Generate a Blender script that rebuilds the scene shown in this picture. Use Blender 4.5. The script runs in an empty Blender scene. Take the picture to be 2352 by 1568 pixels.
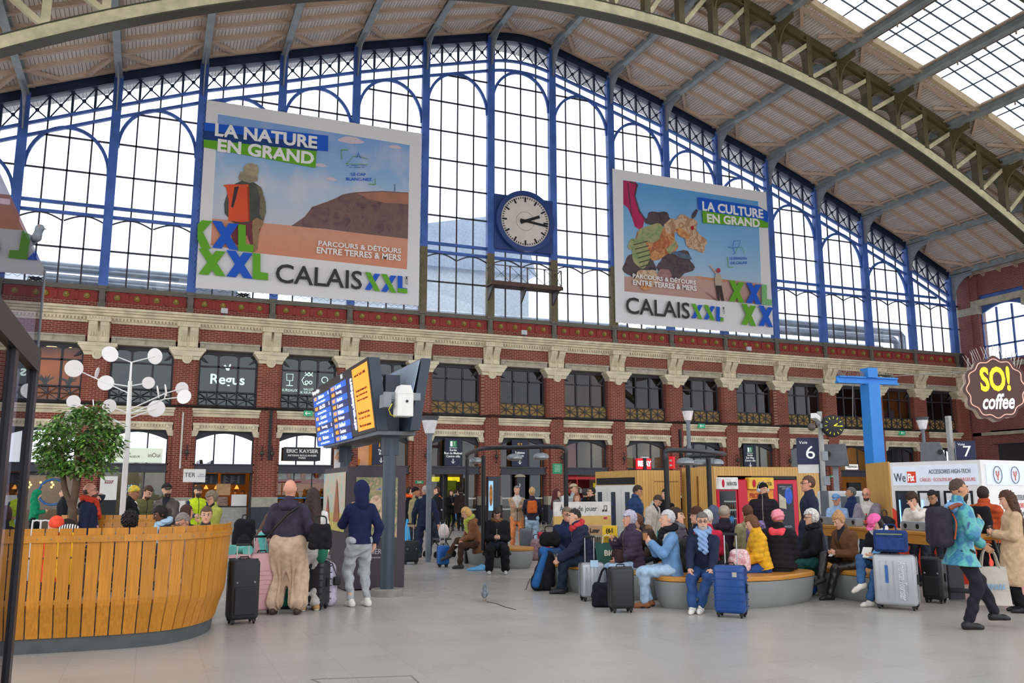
import bpy, bmesh, math, random
import numpy as np
from mathutils import Vector, Matrix
R = math.radians
random.seed(7)
SC = bpy.context.scene
COL = SC.collection
# ------------------------------------------------------------------ camera, sky, light, exposure
# world: X along the brick gable wall, Y towards it, Z up, metres; the camera stands at the origin
CAM_Z = 1.62; FPX = 2014.5; IW, IH = 2352, 1568
YAW, PIT, ROLL = R(22.31), R(9.694), R(-0.079)
cd = bpy.data.cameras.new('camera'); cam = bpy.data.objects.new('camera', cd); COL.objects.link(cam)
cd.sensor_width = 36; cd.lens = FPX/IW*36; cd.clip_end = 500
cam.location = (0, 0, CAM_Z)
cam.matrix_world = Matrix.Translation((0, 0, CAM_Z)) @ Matrix.Rotation(-YAW, 4, 'Z') @ Matrix.Rotation(R(90)+PIT, 4, 'X') @ Matrix.Rotation(ROLL, 4, 'Z')
SC.camera = cam
w = bpy.data.worlds.new('overcast_sky'); SC.world = w; w.use_nodes = True
wn = w.node_tree.nodes; bg = wn['Background']
tc = wn.new('ShaderNodeTexCoord'); nz = wn.new('ShaderNodeTexNoise'); cr = wn.new('ShaderNodeValToRGB')
nz.inputs['Scale'].default_value = 2.2; nz.inputs['Detail'].default_value = 3
cr.color_ramp.elements[0].color = (.80, .88, 1, 1); cr.color_ramp.elements[1].color = (1, 1, 1, 1)
cr.color_ramp.elements[0].position = .3; cr.color_ramp.elements[1].position = .62
w.node_tree.links.new(tc.outputs['Generated'], nz.inputs['Vector'])
w.node_tree.links.new(nz.outputs['Fac'], cr.inputs['Fac']); w.node_tree.links.new(cr.outputs['Color'], bg.inputs['Color'])
bg.inputs['Strength'].default_value = 1.25
def area(name, loc, rot, sx, sy, power, col=(1, 1, 1)):
    l = bpy.data.lights.new(name, 'AREA'); l.shape = 'RECTANGLE'; l.size = sx; l.size_y = sy; l.energy = power; l.color = col
    o = bpy.data.objects.new(name, l); COL.objects.link(o); o.location = loc; o.rotation_euler = rot
    return o
vs = SC.view_settings
vs.view_transform = 'Standard'; vs.look = 'None'; vs.gamma = 1; vs.use_curve_mapping = False
vs.exposure = 0.82
SC.cycles.max_bounces = 7; SC.cycles.diffuse_bounces = 4; SC.cycles.glossy_bounces = 3; SC.cycles.transmission_bounces = 4
SC.cycles.caustics_reflective = False; SC.cycles.caustics_refractive = False
SC.cycles.sample_clamp_indirect = 6
# ------------------------------------------------------------------ placing helpers
_f = np.array([math.sin(YAW)*math.cos(PIT), math.cos(YAW)*math.cos(PIT), math.sin(PIT)])
_r = np.array([math.cos(YAW), -math.sin(YAW), 0]); _u = np.cross(_r, _f)
_r, _u = _r*math.cos(ROLL)+_u*math.sin(ROLL), -_r*math.sin(ROLL)+_u*math.cos(ROLL)
_C = np.array([0, 0, CAM_Z])
def ray(px, py): return _f*FPX + _r*(px-IW/2) - _u*(py-IH/2)
def G(px, py, z=0.0):                       # the floor (or height z) point seen in the photo at a pixel
    d = ray(px, py); return _C + d*((z-CAM_Z)/d[2])
def K(px, py, dist):                        # a point at a horizontal distance along the view
    d = ray(px, py); k = math.hypot(_f[0], _f[1]); h = (d[0]*_f[0]+d[1]*_f[1])/k
    return _C + d*(dist/h)
def onY(px, py, y): d = ray(px, py); return _C + d*(y/d[1])
def onX(px, py, x): d = ray(px, py); return _C + d*(x/d[0])
def face_cam(x, y): return math.atan2(-x, y)  # z-rotation that turns local -Y to the camera
# ------------------------------------------------------------------ materials
def lin(h):
    if isinstance(h, str):
        c = [int(h[i:i+2], 16)/255 for i in (0, 2, 4)]
        return tuple(v/12.92 if v <= .04045 else ((v+.055)/1.055)**2.4 for v in c)+(1,)
    return tuple(h[:3])+(1,)
MATS = {}
def newmat(name):
    m = bpy.data.materials.new(name); m.use_nodes = True; nt = m.node_tree
    return m, nt, nt.nodes['Principled BSDF']
def mixc(nt, fac, a, b):
    n = nt.nodes.new('ShaderNodeMix'); n.data_type = 'RGBA'
    for k, v in ((0, fac), (6, a), (7, b)):
        if hasattr(v, 'is_linked') or hasattr(v, 'links'): nt.links.new(v, n.inputs[k])
        else: n.inputs[k].default_value = v
    return n.outputs[2]
def noise(nt, scale, detail=3, vec='Object'):
    t = nt.nodes.new('ShaderNodeTexCoord'); n = nt.nodes.new('ShaderNodeTexNoise')
    n.inputs['Scale'].default_value = scale; n.inputs['Detail'].default_value = detail
    nt.links.new(t.outputs[vec], n.inputs['Vector']); return n.outputs['Fac']
def ramp(nt, fac, a, b, ca=(0, 0, 0, 1), cb=(1, 1, 1, 1)):
    n = nt.nodes.new('ShaderNodeValToRGB'); e = n.color_ramp.elements
    e[0].position, e[1].position = a, b; e[0].color, e[1].color = ca, cb
    nt.links.new(fac, n.inputs['Fac']); return n.outputs['Color']
def math_n(nt, op, a, b=None):
    n = nt.nodes.new('ShaderNodeMath'); n.operation = op
    for i, v in enumerate((a, b)):
        if v is None: continue
        if hasattr(v, 'links'): nt.links.new(v, n.inputs[i])
        else: n.inputs[i].default_value = v
    return n.outputs[0]
def scaled(c, k): return tuple(min(1, v*k) for v in c[:3])+(1,)
def P(hexc, rough=.6, metal=0, var=.18, scale=7, bump=0, emit=0, spec=.4, name=None):
    """plain procedural surface: base colour with a soft noise variation"""
    key = (hexc, rough, metal, var, scale, bump, emit)
    if key in MATS: return MATS[key]
    m, nt, b = newmat(name or 'surface_%s' % (hexc if isinstance(hexc, str) else 'mix'))
    c = lin(hexc)
    col = mixc(nt, ramp(nt, noise(nt, scale), .3, .7), scaled(c, 1-var), scaled(c, 1+var*.6))
    nt.links.new(col, b.inputs['Base Color'])
    b.inputs['Roughness'].default_value = rough; b.inputs['Metallic'].default_value = metal
    b.inputs['Specular IOR Level'].default_value = spec
    if emit:
        nt.links.new(col, b.inputs['Emission Color']); b.inputs['Emission Strength'].default_value = emit
    if bump:
        bn = nt.nodes.new('ShaderNodeBump'); bn.inputs['Strength'].default_value = bump; bn.inputs['Distance'].default_value = .02
        nt.links.new(noise(nt, scale*6), bn.inputs['Height']); nt.links.new(bn.outputs['Normal'], b.inputs['Normal'])
    MATS[key] = m; return m
def brick_mat(name, c1, c2, mortar, bw=.26, bh=.082, ms=.012):
    m, nt, b = newmat(name)
    g = nt.nodes.new('ShaderNodeTexCoord'); sp = nt.nodes.new('ShaderNodeSeparateXYZ'); cb = nt.nodes.new('ShaderNodeCombineXYZ')
    nt.links.new(g.outputs['Object'], sp.inputs[0])
    nt.links.new(math_n(nt, 'ADD', sp.outputs[0], sp.outputs[1]), cb.inputs[0]); nt.links.new(sp.outputs[2], cb.inputs[1])
    t = nt.nodes.new('ShaderNodeTexBrick'); nt.links.new(cb.outputs[0], t.inputs['Vector'])
    t.inputs['Scale'].default_value = 1; t.inputs['Brick Width'].default_value = bw; t.inputs['Row Height'].default_value = bh
    t.inputs['Mortar Size'].default_value = ms; t.inputs['Mortar Smooth'].default_value = .3; t.inputs['Bias'].default_value = -.1
    t.inputs['Color1'].default_value = lin(c1); t.inputs['Color2'].default_value = lin(c2); t.inputs['Mortar'].default_value = lin(mortar)
    col = mixc(nt, ramp(nt, noise(nt, .9, 5), .35, .75), t.outputs['Color'], scaled(lin(c1), .55))
    mx = nt.nodes.new('ShaderNodeMix'); mx.data_type = 'RGBA'; mx.inputs[0].default_value = .35
    nt.links.new(t.outputs['Color'], mx.inputs[6]); nt.links.new(col, mx.inputs[7])
    nt.links.new(mx.outputs[2], b.inputs['Base Color']); b.inputs['Roughness'].default_value = .75
    return m
def stripe_mat(name, axis, period, gap, c, cgap, rough=.7, grain=0, var=.2, axis2=None):
    """boards: dark joints every `period` along an object axis, each board a shade of its own"""
    m, nt, b = newmat(name)
    g = nt.nodes.new('ShaderNodeTexCoord'); sp = nt.nodes.new('ShaderNodeSeparateXYZ'); nt.links.new(g.outputs['Object'], sp.inputs[0])
    a = sp.outputs[axis]
    if axis2 is not None: a = math_n(nt, 'ADD', a, sp.outputs[axis2])
    q = math_n(nt, 'DIVIDE', a, period); fr = math_n(nt, 'FRACT', q); fl = math_n(nt, 'FLOOR', q)
    wn_ = nt.nodes.new('ShaderNodeTexWhiteNoise'); wn_.noise_dimensions = '1D'; nt.links.new(fl, wn_.inputs['W'])
    lc = lin(c)
    col = mixc(nt, wn_.outputs['Value'], scaled(lc, 1-var), scaled(lc, 1+var))
    if grain:
        col = mixc(nt, math_n(nt, 'MULTIPLY', noise(nt, grain, 6), .35), col, scaled(lc, .6))
    col = mixc(nt, math_n(nt, 'LESS_THAN', fr, gap), col, lin(cgap))
    nt.links.new(col, b.inputs['Base Color']); b.inputs['Roughness'].default_value = rough
    return m
def wood_mat(name, c, rough=.4, stretch=(9, 9, .6)):
    m, nt, b = newmat(name); lc = lin(c)
    t = nt.nodes.new('ShaderNodeTexCoord'); mp = nt.nodes.new('ShaderNodeMapping'); mp.inputs['Scale'].default_value = stretch
    n = nt.nodes.new('ShaderNodeTexNoise'); n.inputs['Scale'].default_value = 3; n.inputs['Detail'].default_value = 6
    nt.links.new(t.outputs['Object'], mp.inputs[0]); nt.links.new(mp.outputs[0], n.inputs['Vector'])
    oi = nt.nodes.new('ShaderNodeObjectInfo')
    col = mixc(nt, ramp(nt, n.outputs['Fac'], .3, .72), scaled(lc, .72), scaled(lc, 1.12))
    col = mixc(nt, math_n(nt, 'MULTIPLY', oi.outputs['Random'], .45), col, scaled(lc, .68))
    nt.links.new(col, b.inputs['Base Color']); b.inputs['Roughness'].default_value = rough
    return m
def glass_mat(name, tint=(1, 1, 1), mirror=.12, dirt=0.0, rough=0.0, facing=True, dirtcol=(.8, .85, .9)):
    """thin pane: lets light through, mirrors more at grazing angles, optional film of dirt"""
    m = bpy.data.materials.new(name); m.use_nodes = True; nt = m.node_tree; nt.nodes.clear()
    out = nt.nodes.new('ShaderNodeOutputMaterial'); tr = nt.nodes.new('ShaderNodeBsdfTransparent'); gl = nt.nodes.new('ShaderNodeBsdfGlossy')
    tr.inputs[0].default_value = lin(tint); gl.inputs['Roughness'].default_value = rough; gl.inputs[0].default_value = (.95, .97, 1, 1)
    mx = nt.nodes.new('ShaderNodeMixShader')
    if facing:
        fr = nt.nodes.new('ShaderNodeFresnel'); fr.inputs['IOR'].default_value = 1.22
        nt.links.new(math_n(nt, 'MINIMUM', math_n(nt, 'ADD', fr.outputs[0], mirror), .92), mx.inputs[0])
    else: mx.inputs[0].default_value = mirror
    nt.links.new(tr.outputs[0], mx.inputs[1]); nt.links.new(gl.outputs[0], mx.inputs[2])
    last = mx.outputs[0]
    if dirt:
        df = nt.nodes.new('ShaderNodeBsdfTranslucent'); df.inputs[0].default_value = lin(dirtcol)
        m2 = nt.nodes.new('ShaderNodeMixShader')
        nt.links.new(math_n(nt, 'MULTIPLY', ramp(nt, noise(nt, 1.3, 6), .3, .8), dirt*2), m2.inputs[0])
        nt.links.new(last, m2.inputs[1]); nt.links.new(df.outputs[0], m2.inputs[2]); last = m2.outputs[0]
    nt.links.new(last, out.inputs[0]); return m
# ------------------------------------------------------------------ mesh helpers
class MB:
    """collects shapes and links them as ONE mesh object"""
    def __init__(s, m=None): s.v = []; s.f = []; s.m = m or Matrix()
    def add(s, vs_, fs_):
        n = len(s.v); s.v += [tuple(s.m @ Vector(p)) for p in vs_]; s.f += [tuple(i+n for i in f) for f in fs_]; return s
    def box(s, x0, x1, y0, y1, z0, z1):
        return s.add([(x, y, z) for z in (z0, z1) for x, y in ((x0, y0), (x1, y0), (x1, y1), (x0, y1))],
                     [(3, 2, 1, 0), (4, 5, 6, 7), (0, 1, 5, 4), (1, 2, 6, 5), (2, 3, 7, 6), (3, 0, 4, 7)])
    def cbox(s, c, d): return s.box(c[0]-d[0]/2, c[0]+d[0]/2, c[1]-d[1]/2, c[1]+d[1]/2, c[2]-d[2]/2, c[2]+d[2]/2)
    def bar(s, a, b, w, h, up=(0, 0, 1)):
        a, b = Vector(a), Vector(b); d = (b-a).normalized(); up = Vector(up)
        x = d.cross(up)
        if x.length < 1e-4: x = d.cross(Vector((1, 0, 0)))
        x.normalize(); z = x.cross(d)
        vv = [p+x*sx*w/2+z*sz*h/2 for p in (a, b) for sx, sz in ((-1, -1), (1, -1), (1, 1), (-1, 1))]
        return s.add(vv, [(3, 2, 1, 0), (4, 5, 6, 7), (0, 1, 5, 4), (1, 2, 6, 5), (2, 3, 7, 6), (3, 0, 4, 7)])
    def path(s, pts, r, n=8, closed=False, caps=True):
        pts = [Vector(p) for p in pts]; k = len(pts); rr = r if isinstance(r, (list, tuple)) else [r]*k
        ring = []; up = None
        for i, p in enumerate(pts):
            a = pts[i-1] if (i > 0 or closed) else p; b = pts[(i+1) % k] if (i < k-1 or closed) else p
            d = (b-a); d = d.normalized() if d.length > 1e-9 else Vector((0, 0, 1))
            if up is None: up = Vector((0, 0, 1)) if abs(d.z) < .9 else Vector((1, 0, 0))
            x = d.cross(up).normalized(); up = x.cross(d)
            ring.append([p+(x*math.cos(2*math.pi*j/n)+up*math.sin(2*math.pi*j/n))*rr[i] for j in range(n)])
        fs = []
        for i in range(k if closed else k-1):
            i2 = (i+1) % k
            for j in range(n): fs.append((i*n+j, i*n+(j+1) % n, i2*n+(j+1) % n, i2*n+j))
        if not closed and caps: fs += [tuple(range(n))[::-1], tuple((k-1)*n+j for j in range(n))]
        return s.add([q for r_ in ring for q in r_], fs)
    def tube(s, a, b, r0, r1=None, n=12): return s.path([a, b], [r0, r0 if r1 is None else r1], n)
    def lathe(s, prof, c=(0, 0, 0), n=24, sx=1, sy=1):
        vv = [(c[0]+r*math.cos(2*math.pi*j/n)*sx, c[1]+r*math.sin(2*math.pi*j/n)*sy, c[2]+z) for r, z in prof for j in range(n)]
        k = len(prof); fs = [(i*n+j, i*n+(j+1) % n, (i+1)*n+(j+1) % n, (i+1)*n+j) for i in range(k-1) for j in range(n)]
        fs += [tuple(range(n))[::-1], tuple((k-1)*n+j for j in range(n))]
        return s.add(vv, fs)
    def prism(s, poly, o, u, v, n):
        """polygon (2D) in the frame o,u,v pushed along vector n"""
        o, u, v, n = map(Vector, (o, u, v, n)); k = len(poly)
        a = [o+u*p[0]+v*p[1] for p in poly]
        return s.add(a+[p+n for p in a], [tuple(range(k))[::-1], tuple(range(k, 2*k))]+[(i, (i+1) % k, k+(i+1) % k, k+i) for i in range(k)])
    def grid(s, rows):
        h, w_ = len(rows), len(rows[0])
        return s.add([p for r_ in rows for p in r_], [(i*w_+j, i*w_+j+1, (i+1)*w_+j+1, (i+1)*w_+j) for i in range(h-1) for j in range(w_-1)])
    def ball(s, c, r, nu=16, nv=10):
        r = r if isinstance(r, (tuple, list)) else (r, r, r)
        prof = [(math.sin(math.pi*i/nv), -math.cos(math.pi*i/nv)) for i in range(nv+1)]; prof[0] = (.001, -1); prof[-1] = (.001, 1)
        vv = [(c[0]+a*math.cos(2*math.pi*j/nu)*r[0], c[1]+a*math.sin(2*math.pi*j/nu)*r[1], c[2]+z*r[2]) for a, z in prof for j in range(nu)]
        return s.add(vv, [(i*nu+j, i*nu+(j+1) % nu, (i+1)*nu+(j+1) % nu, (i+1)*nu+j) for i in range(nv) for j in range(nu)])
    def build(s, name, mat, parent=None, smooth=0, bevel=0, loc=None, rotz=0):
        me = bpy.data.meshes.new(name); me.from_pydata(s.v, [], s.f); me.update()
        if smooth:
            me.polygons.foreach_set('use_smooth', [True]*len(me.polygons))
            if smooth < 180: me.set_sharp_from_angle(angle=R(smooth))
        if mat: me.materials.append(mat)
        o = bpy.data.objects.new(name, me); COL.objects.link(o)
        if parent: o.parent = parent
        if loc is not None: o.location = loc; o.rotation_euler.z = rotz
        if bevel:
            b = o.modifiers.new('bevel', 'BEVEL'); b.width = bevel; b.segments = 2; b.limit_method = 'ANGLE'
        return o
def tag(o, label=None, cat=None, group=None, kind=None):
    for k, v in (('label', label), ('category', cat), ('group', group), ('kind', kind)):
        if v: o[k] = v
    return o
def struct(o, label=None, cat=None, group=None): return tag(o, label, cat, group, 'structure')
def thing(name, label, cat, loc=(0, 0, 0), rotz=0, group=None):
    o = bpy.data.objects.new(name, None); COL.objects.link(o); o.empty_display_size = .1
    o.location = tuple(float(v) for v in loc); o.rotation_euler.z = rotz
    return tag(o, label, cat, group)
KIDS = {}
def copy_tree(o, parent=None):
    c = o.copy(); COL.objects.link(c)
    if parent: c.parent = parent
    for ch in list(o.children): copy_tree(ch, c)
    return c
def text(s, size, o, u, v, mat, parent=None, name='lettering', align='CENTER', bold=0, ext=.002, sx=1, spacing=1, shear=0, lead=1):
    c = bpy.data.curves.new(name, 'FONT'); c.body = s; c.size = size; c.align_x = align; c.align_y = 'CENTER'
    c.offset = bold; c.extrude = ext; c.space_character = spacing; c.shear = shear; c.space_line = lead; c.resolution_u = 3
    c.materials.append(mat)
    ob = bpy.data.objects.new(name, c); COL.objects.link(ob)
    u = Vector(u).normalized(); v = Vector(v).normalized(); n = u.cross(v).normalized(); v = n.cross(u)
    mt = Matrix.Translation(Vector(o)) @ Matrix((u, v, n)).transposed().to_4x4() @ Matrix.Diagonal((sx, 1, 1, 1))
    if parent: ob.parent = parent
    ob.matrix_local = mt
    return ob

TEXTS = []
_text0 = text
def text(s, size, o, u, v, mat, parent=None, fit=None, **k):
    ob = _text0(s, size, o, u, v, mat, parent, **k); TEXTS.append((ob, fit)); return ob
def finish_texts():
    """turns the lettering into plain meshes, stretched to the measured width and height where one was given"""
    bpy.context.view_layer.update(); dg = bpy.context.evaluated_depsgraph_get()
    for ob, fit in TEXTS:
        me = bpy.data.meshes.new_from_object(ob.evaluated_get(dg)); n = len(me.vertices)
        if fit and n:
            co = np.empty(n*3); me.vertices.foreach_get('co', co); co = co.reshape(-1, 3)
            a, c = co.min(0), co.max(0)
            co[:, 0] = (co[:, 0]-(a[0]+c[0])/2)*fit[0]/(c[0]-a[0]); co[:, 1] = (co[:, 1]-(a[1]+c[1])/2)*fit[1]/(c[1]-a[1])
            me.vertices.foreach_set('co', co.ravel())
        nm = ob.name.split('.')[0]; par = ob.parent; mt = ob.matrix_local.copy()
        bpy.data.objects.remove(ob)
        o = bpy.data.objects.new(nm, me); COL.objects.link(o); o.parent = par; o.matrix_local = mt
# ------------------------------------------------------------------ the hall
B = 3.56; D = 40.82
def X(i): return (i+4.351)*B
XC = X(.5)
HT = [25.31, 24.336, 23.3075, 22.14, 21.018, 19.673, 18.245, 16.777, 15.125, 13.4]
def H(x):                                   # underside of the gable's top girder
    t = abs(x-XC)/B
    if t < .5: return HT[0]+.25*(1-(2*t)**2)
    k = min(int(t-.5), 8); a = t-.5-k
    return HT[k]*(1-a)+HT[k+1]*a
BRICK = brick_mat('red_brick', '74241a', '8a3324', 'b08a72')
BRICKR = brick_mat('red_brick_side', '7e3a3a', '8f4844', 'a98378')
CREAM = P('e0d3b6', .7, var=.22, scale=2.5, bump=.1); BEIGE = P('b9b09c', .75, var=.25, scale=3, bump=.1); GREYP = P('6d675c', .6, var=.2, scale=4)
REDP = P('92302a', .6, var=.2, scale=2); FLAREBLUE = P('4568b4', .5, var=.3, scale=1.2); OLIVE = P('6b5f42', .55, var=.25, scale=2)  # mullion blue: grey-blue paint brightened by a lens flare tint in the colour
NAVYP = P('1d2a45', .5, var=.25, scale=1.5); IRON = P('3a3a42', .5, var=.15); DARK = P('15161b', .5, var=.1); STEEL = P('8c9299', .45, var=.2, scale=2)
CHAR = P('2f3038', .5, var=.12); BLACK = P('0c0c0e', .45, var=.1); WHITE = P('e8e6e2', .5, var=.05); GREY = P('77787a', .5, var=.1)
GILT = P('a08a48', .5, var=.35, scale=9); TAN = P('b08d55', .7, var=.15)
# floor
m, nt, b_ = newmat('granite_tiles')
g_ = nt.nodes.new('ShaderNodeTexCoord'); t_ = nt.nodes.new('ShaderNodeTexBrick'); nt.links.new(g_.outputs['Object'], t_.inputs['Vector'])
for k, v in (('Scale', 1), ('Brick Width', .6), ('Row Height', .6), ('Mortar Size', .0055), ('Mortar Smooth', .2)): t_.inputs[k].default_value = v
t_.offset = 0; t_.inputs['Color1'].default_value = lin('c2beb8'); t_.inputs['Color2'].default_value = lin('b6b1aa'); t_.inputs['Mortar'].default_value = lin('9a958f')
sp_ = ramp(nt, noise(nt, 90, 2), .35, .65); c_ = mixc(nt, sp_, t_.outputs['Color'], lin('a29c95'))
c_ = mixc(nt, math_n(nt, 'MULTIPLY', noise(nt, .35, 2), .35), c_, lin('aca69f'))
nt.links.new(c_, b_.inputs['Base Color']); b_.inputs['Roughness'].default_value = .28; b_.inputs['Specular IOR Level'].default_value = .45
bn = nt.nodes.new('ShaderNodeMapRange'); bn.inputs[3].default_value = .2; bn.inputs[4].default_value = .38
nt.links.new(noise(nt, 1.2, 2), bn.inputs[0]); nt.links.new(bn.outputs[0], b_.inputs['Roughness'])
FLOORM = m
struct(MB().box(-30, 62, -14, D+14, -.3, 0).build('floor', FLOORM), 'pale grey granite tiled station floor', 'floor')
hatch = MB().bar(tuple(G(715, 1560)+[0, 0, .002]), tuple(G(945, 1552)+[0, 0, .002]), .012, .003).bar(tuple(G(715, 1560)+[0, 0, .002]), tuple(G(735, 1568)+[0, 0, .002]), .012, .003).bar(tuple(G(945, 1552)+[0, 0, .002]), tuple(G(962, 1568)+[0, 0, .002]), .012, .003)
struct(hatch.build('floor_hatch_trim', GREY), 'thin metal edging of a hatch let into the floor', 'hatch')
crk = MB(); cp = [G(x, y) for x, y in ((1118, 1382), (1140, 1386), (1160, 1394), (1185, 1400))]
crk.path([p+[0, 0, .002] for p in cp], .006, 5)
struct(crk.build('floor_crack', DARK), 'dark crack between floor tiles by the pigeon', 'crack')

N0, N1 = -8, 9
YF = D-.4                                    # front of piers
# --- brick wall
wb = MB()
for i in range(N0, N1+1):
    x = X(i); wd = .52; c = .13
    poly = [(-wd, .8), (-wd, c), (-wd+c, 0), (wd-c, 0), (wd, c), (wd, .8)]
    wb.prism(poly, (x, YF, 5.2), (1, 0, 0), (0, 1, 0), (0, 0, 2.15))
    wb.box(x-.37, x+.37, YF-.02, D+.4, 1.38, 5.25); wb.box(x-.55, x+.55, YF+.14, D+.4, 1.38, 4.1)
    wb.box(x-.3, x+.3, YF+.02, D+.3, 7.3, 9.05)
    if i < N1:
        x0, x1 = x+.3, X(i+1)-.3
        wb.box(x0, x1, YF+.1, D+.4, 4.52, 4.9); wb.box(x0, x1, YF+.1, D+.4, 8.08, 9.0)
wb.box(X(N0), X(N1), D-.18, D+.3, 9.2, 9.65)
struct(wb.build('wall_back', BRICK), 'red brick arcade wall of two storeys under the glazed gable', 'wall')
# --- stone plinths of the ground floor piers
pl = MB().box(-.55, .55, YF-.03, D+.4, .96, 1.38)
for i in range(N0, N1+1):
    o = pl.build('pier_stone', P('a9a496', .7)) if i == N0 else o.copy()
    if i > N0: COL.objects.link(o)
    o.location.x = X(i); struct(o)
    if i == N0: o2 = MB().box(-.56, .56, YF-.06, D+.4, 0, .96).build('pier_plinth', P('2e3440', .5))
    else: o2 = o2.copy(); COL.objects.link(o2)
    o2.location.x = X(i); struct(o2)
# --- cream stone trim
cn = MB()
for z0, z1, p in ((9.22, 9.33, .62), (9.12, 9.22, .52), (9.0, 9.12, .42), (8.9, 9.0, .3), (8.67, 8.72, .2)): cn.box(X(N0)-.5, X(N1)+.6, YF+.3-p, D+.2, z0, z1)
struct(cn.build('trim_1', CREAM, bevel=.02), 'long cream stone cornice above the upper windows', 'cornice')
def per_bay(fn, names):
    first = {}
    for i in range(N0, N1):
        pass
def bay_copy(o, i): c = copy_tree(o); c.location.x += X(i)-X(N0); return c
x0, x1 = X(N0), X(N0+1)
fz = MB().box(x0+.3, x1-.3, YF+.05, D+.2, 8.7, 8.92)
k = 0
xx = x0+.4
while xx < x1-.42: fz.box(xx, xx+.07, YF-.04, YF+.06, 8.8, 8.92); xx += .14
f1 = struct(fz.build('frieze_trim', CREAM))
l2 = MB().box(x0+.5, x1-.5, YF+.02, D+.2, 7.8, 8.1).box(x0+.5, x1-.5, YF-.04, D+.2, 8.06, 8.13)
for q in (.62, B/2, B-.62): l2.ball((x0+q, YF+.02, 7.96), (.1, .05, .1), 12, 6)
xx = x0+.55
while xx < x1-.55: l2.box(xx, xx+.04, YF-.01, YF+.05, 8.02, 8.07); xx += .1
f2 = struct(l2.build('upper_lintel_trim', BEIGE))
sc_ = MB().box(x0+.37, x1-.37, YF+.08, D+.2, 4.85, 5.0).box(x0+.37, x1-.37, YF-.02, D+.2, 5.0, 5.1).box(x0+.34, x1-.34, YF-.1, D+.2, 5.1, 5.2)
f3 = struct(sc_.build('string_course_trim', CREAM, bevel=.015))
l3 = MB().box(x0+.42, x1-.42, YF+.02, D+.2, 4.24, 4.48).box(x0+.4, x1-.4, YF-.05, D+.2, 4.46, 4.56)
xx = x0+.5
while xx < x1-.5: l3.box(xx, xx+.06, YF-.03, YF+.05, 4.36, 4.46); xx += .12
for q in (.62, B/2, B-.62): l3.ball((x0+q, YF+.0, 4.38), (.09, .05, .09), 12, 6)
for sx in (x0+.37, x1-.37):
    s = 1 if sx < (x0+x1)/2 else -1
    l3.prism([(0, 0), (s*.2, .02), (s*.24, .1), (s*.3, .26), (0, .26)], (sx, YF+.05, 3.98), (1, 0, 0), (0, 0, 1), (0, .3, 0))
f4 = struct(l3.build('lower_lintel_trim', CREAM))
for i in range(N0+1, N1):
    for f in (f1, f2, f3, f4): bay_copy(f, i)
# capitals and scroll consoles
cap = thing('capital', None, None, (X(N0), YF, 0)); struct(cap)
c1 = MB()
for z0, z1, a, b2 in ((7.3, 7.45, .5, .56), (7.45, 7.68, .56, .72), (7.68, 7.83, .76, .76)):
    c1.prism([(-a, z0), (a, z0), (b2, z1), (-b2, z1)], (0, -.06-(b2-.5)*.5, 0), (1, 0, 0), (0, 0, 1), (0, .6, 0))
c1.build('capital_block', CREAM, cap, bevel=.015)
md = MB()
md.prism([(.2*math.cos(a), .22*math.sin(a)) for a in [math.pi+j*math.pi/12 for j in range(13)]]+[(.2, .16), (-.2, .16)], (0, -.16, 7.34), (1, 0, 0), (0, 0, 1), (0, .2, 0))
md.path([(.12*math.cos(j*R(20)), -.17, 7.34+.12*math.sin(j*R(20))) for j in range(18)], .018, 6, closed=True)
md.build('medallion', CREAM, cap)
cs = MB()
for s in (-1, 1):
    pr = [(.05, 7.85), (-.1, 7.87), (-.06, 8.05), (-.1, 8.3), (-.3, 8.55), (-.34, 8.7), (.05, 8.7)]
    cs.prism([(p[0], p[1]) for p in pr], (s*.22-.17, 0, 0), (0, 1, 0), (0, 0, 1), (.34, 0, 0))
    for q in range(3): cs.box(s*.22-.12+q*.1, s*.22-.08+q*.1, -.14, -.05, 8.1, 8.5)
cs.box(-.46, .46, -.42, .1, 8.7, 8.92); cs.box(-.42, .42, -.04, .1, 7.84, 8.7)
for q in range(8): cs.box(-.44+q*.115, -.38+q*.115, -.46, -.4, 8.78, 8.88)
cs.build('console', CREAM, cap, bevel=.012)
for i in range(N0+1, N1+1): bay_copy(cap, i)
# dado under the glazing: red panels with gilt rosettes, grey posts
pa = thing('dado_panel', None, None, (X(N0), D, 0)); struct(pa)
pm_ = MB().box(.15, B-.15, -.1, .2, 9.63, 10.12)
for q in range(4):
    xa = .2+q*.79; 
    for bx in ((xa, xa+.79, 9.64, 9.7), (xa, xa+.79, 10.05, 10.11), (xa, xa+.06, 9.64, 10.11), (xa+.73, xa+.79, 9.64, 10.11)): pm_.box(bx[0], bx[1], -.14, -.05, bx[2], bx[3])
pm_.build('panel', REDP, pa)
for q in range(4):
    MB().lathe([(.001, .12), (.05, .12), (.06, .07), (.1, .09), (.13, .05), (.13, 0)], n=12).build('rosette', GILT, pa, smooth=40)
    r_ = bpy.data.objects[-1] if False else pa.children[-1]
    r_.location = (.2+q*.79+.395, -.1, 9.87); r_.rotation_euler = (R(90), 0, 0)
MB().box(0, B, -.2, .25, 10.12, 10.2).box(0, B, -.14, .25, 10.2, 10.34).build('sill', GREYP, pa)
for i in range(N0+1, N1): bay_copy(pa, i)
po = MB().box(-.15, .15, -.26, .2, 9.33, 9.62).box(-.12, .12, -.22, .2, 9.62, 10.2).box(-.17, .17, -.28, .2, 10.2, 10.34).box(-.06, .06, -.25, -.2, 9.7, 10.12).build('dado_post', GREYP, loc=(X(N0), D, 0)); struct(po)
for i in range(N0+1, N1+1): bay_copy(po, i)
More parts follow.
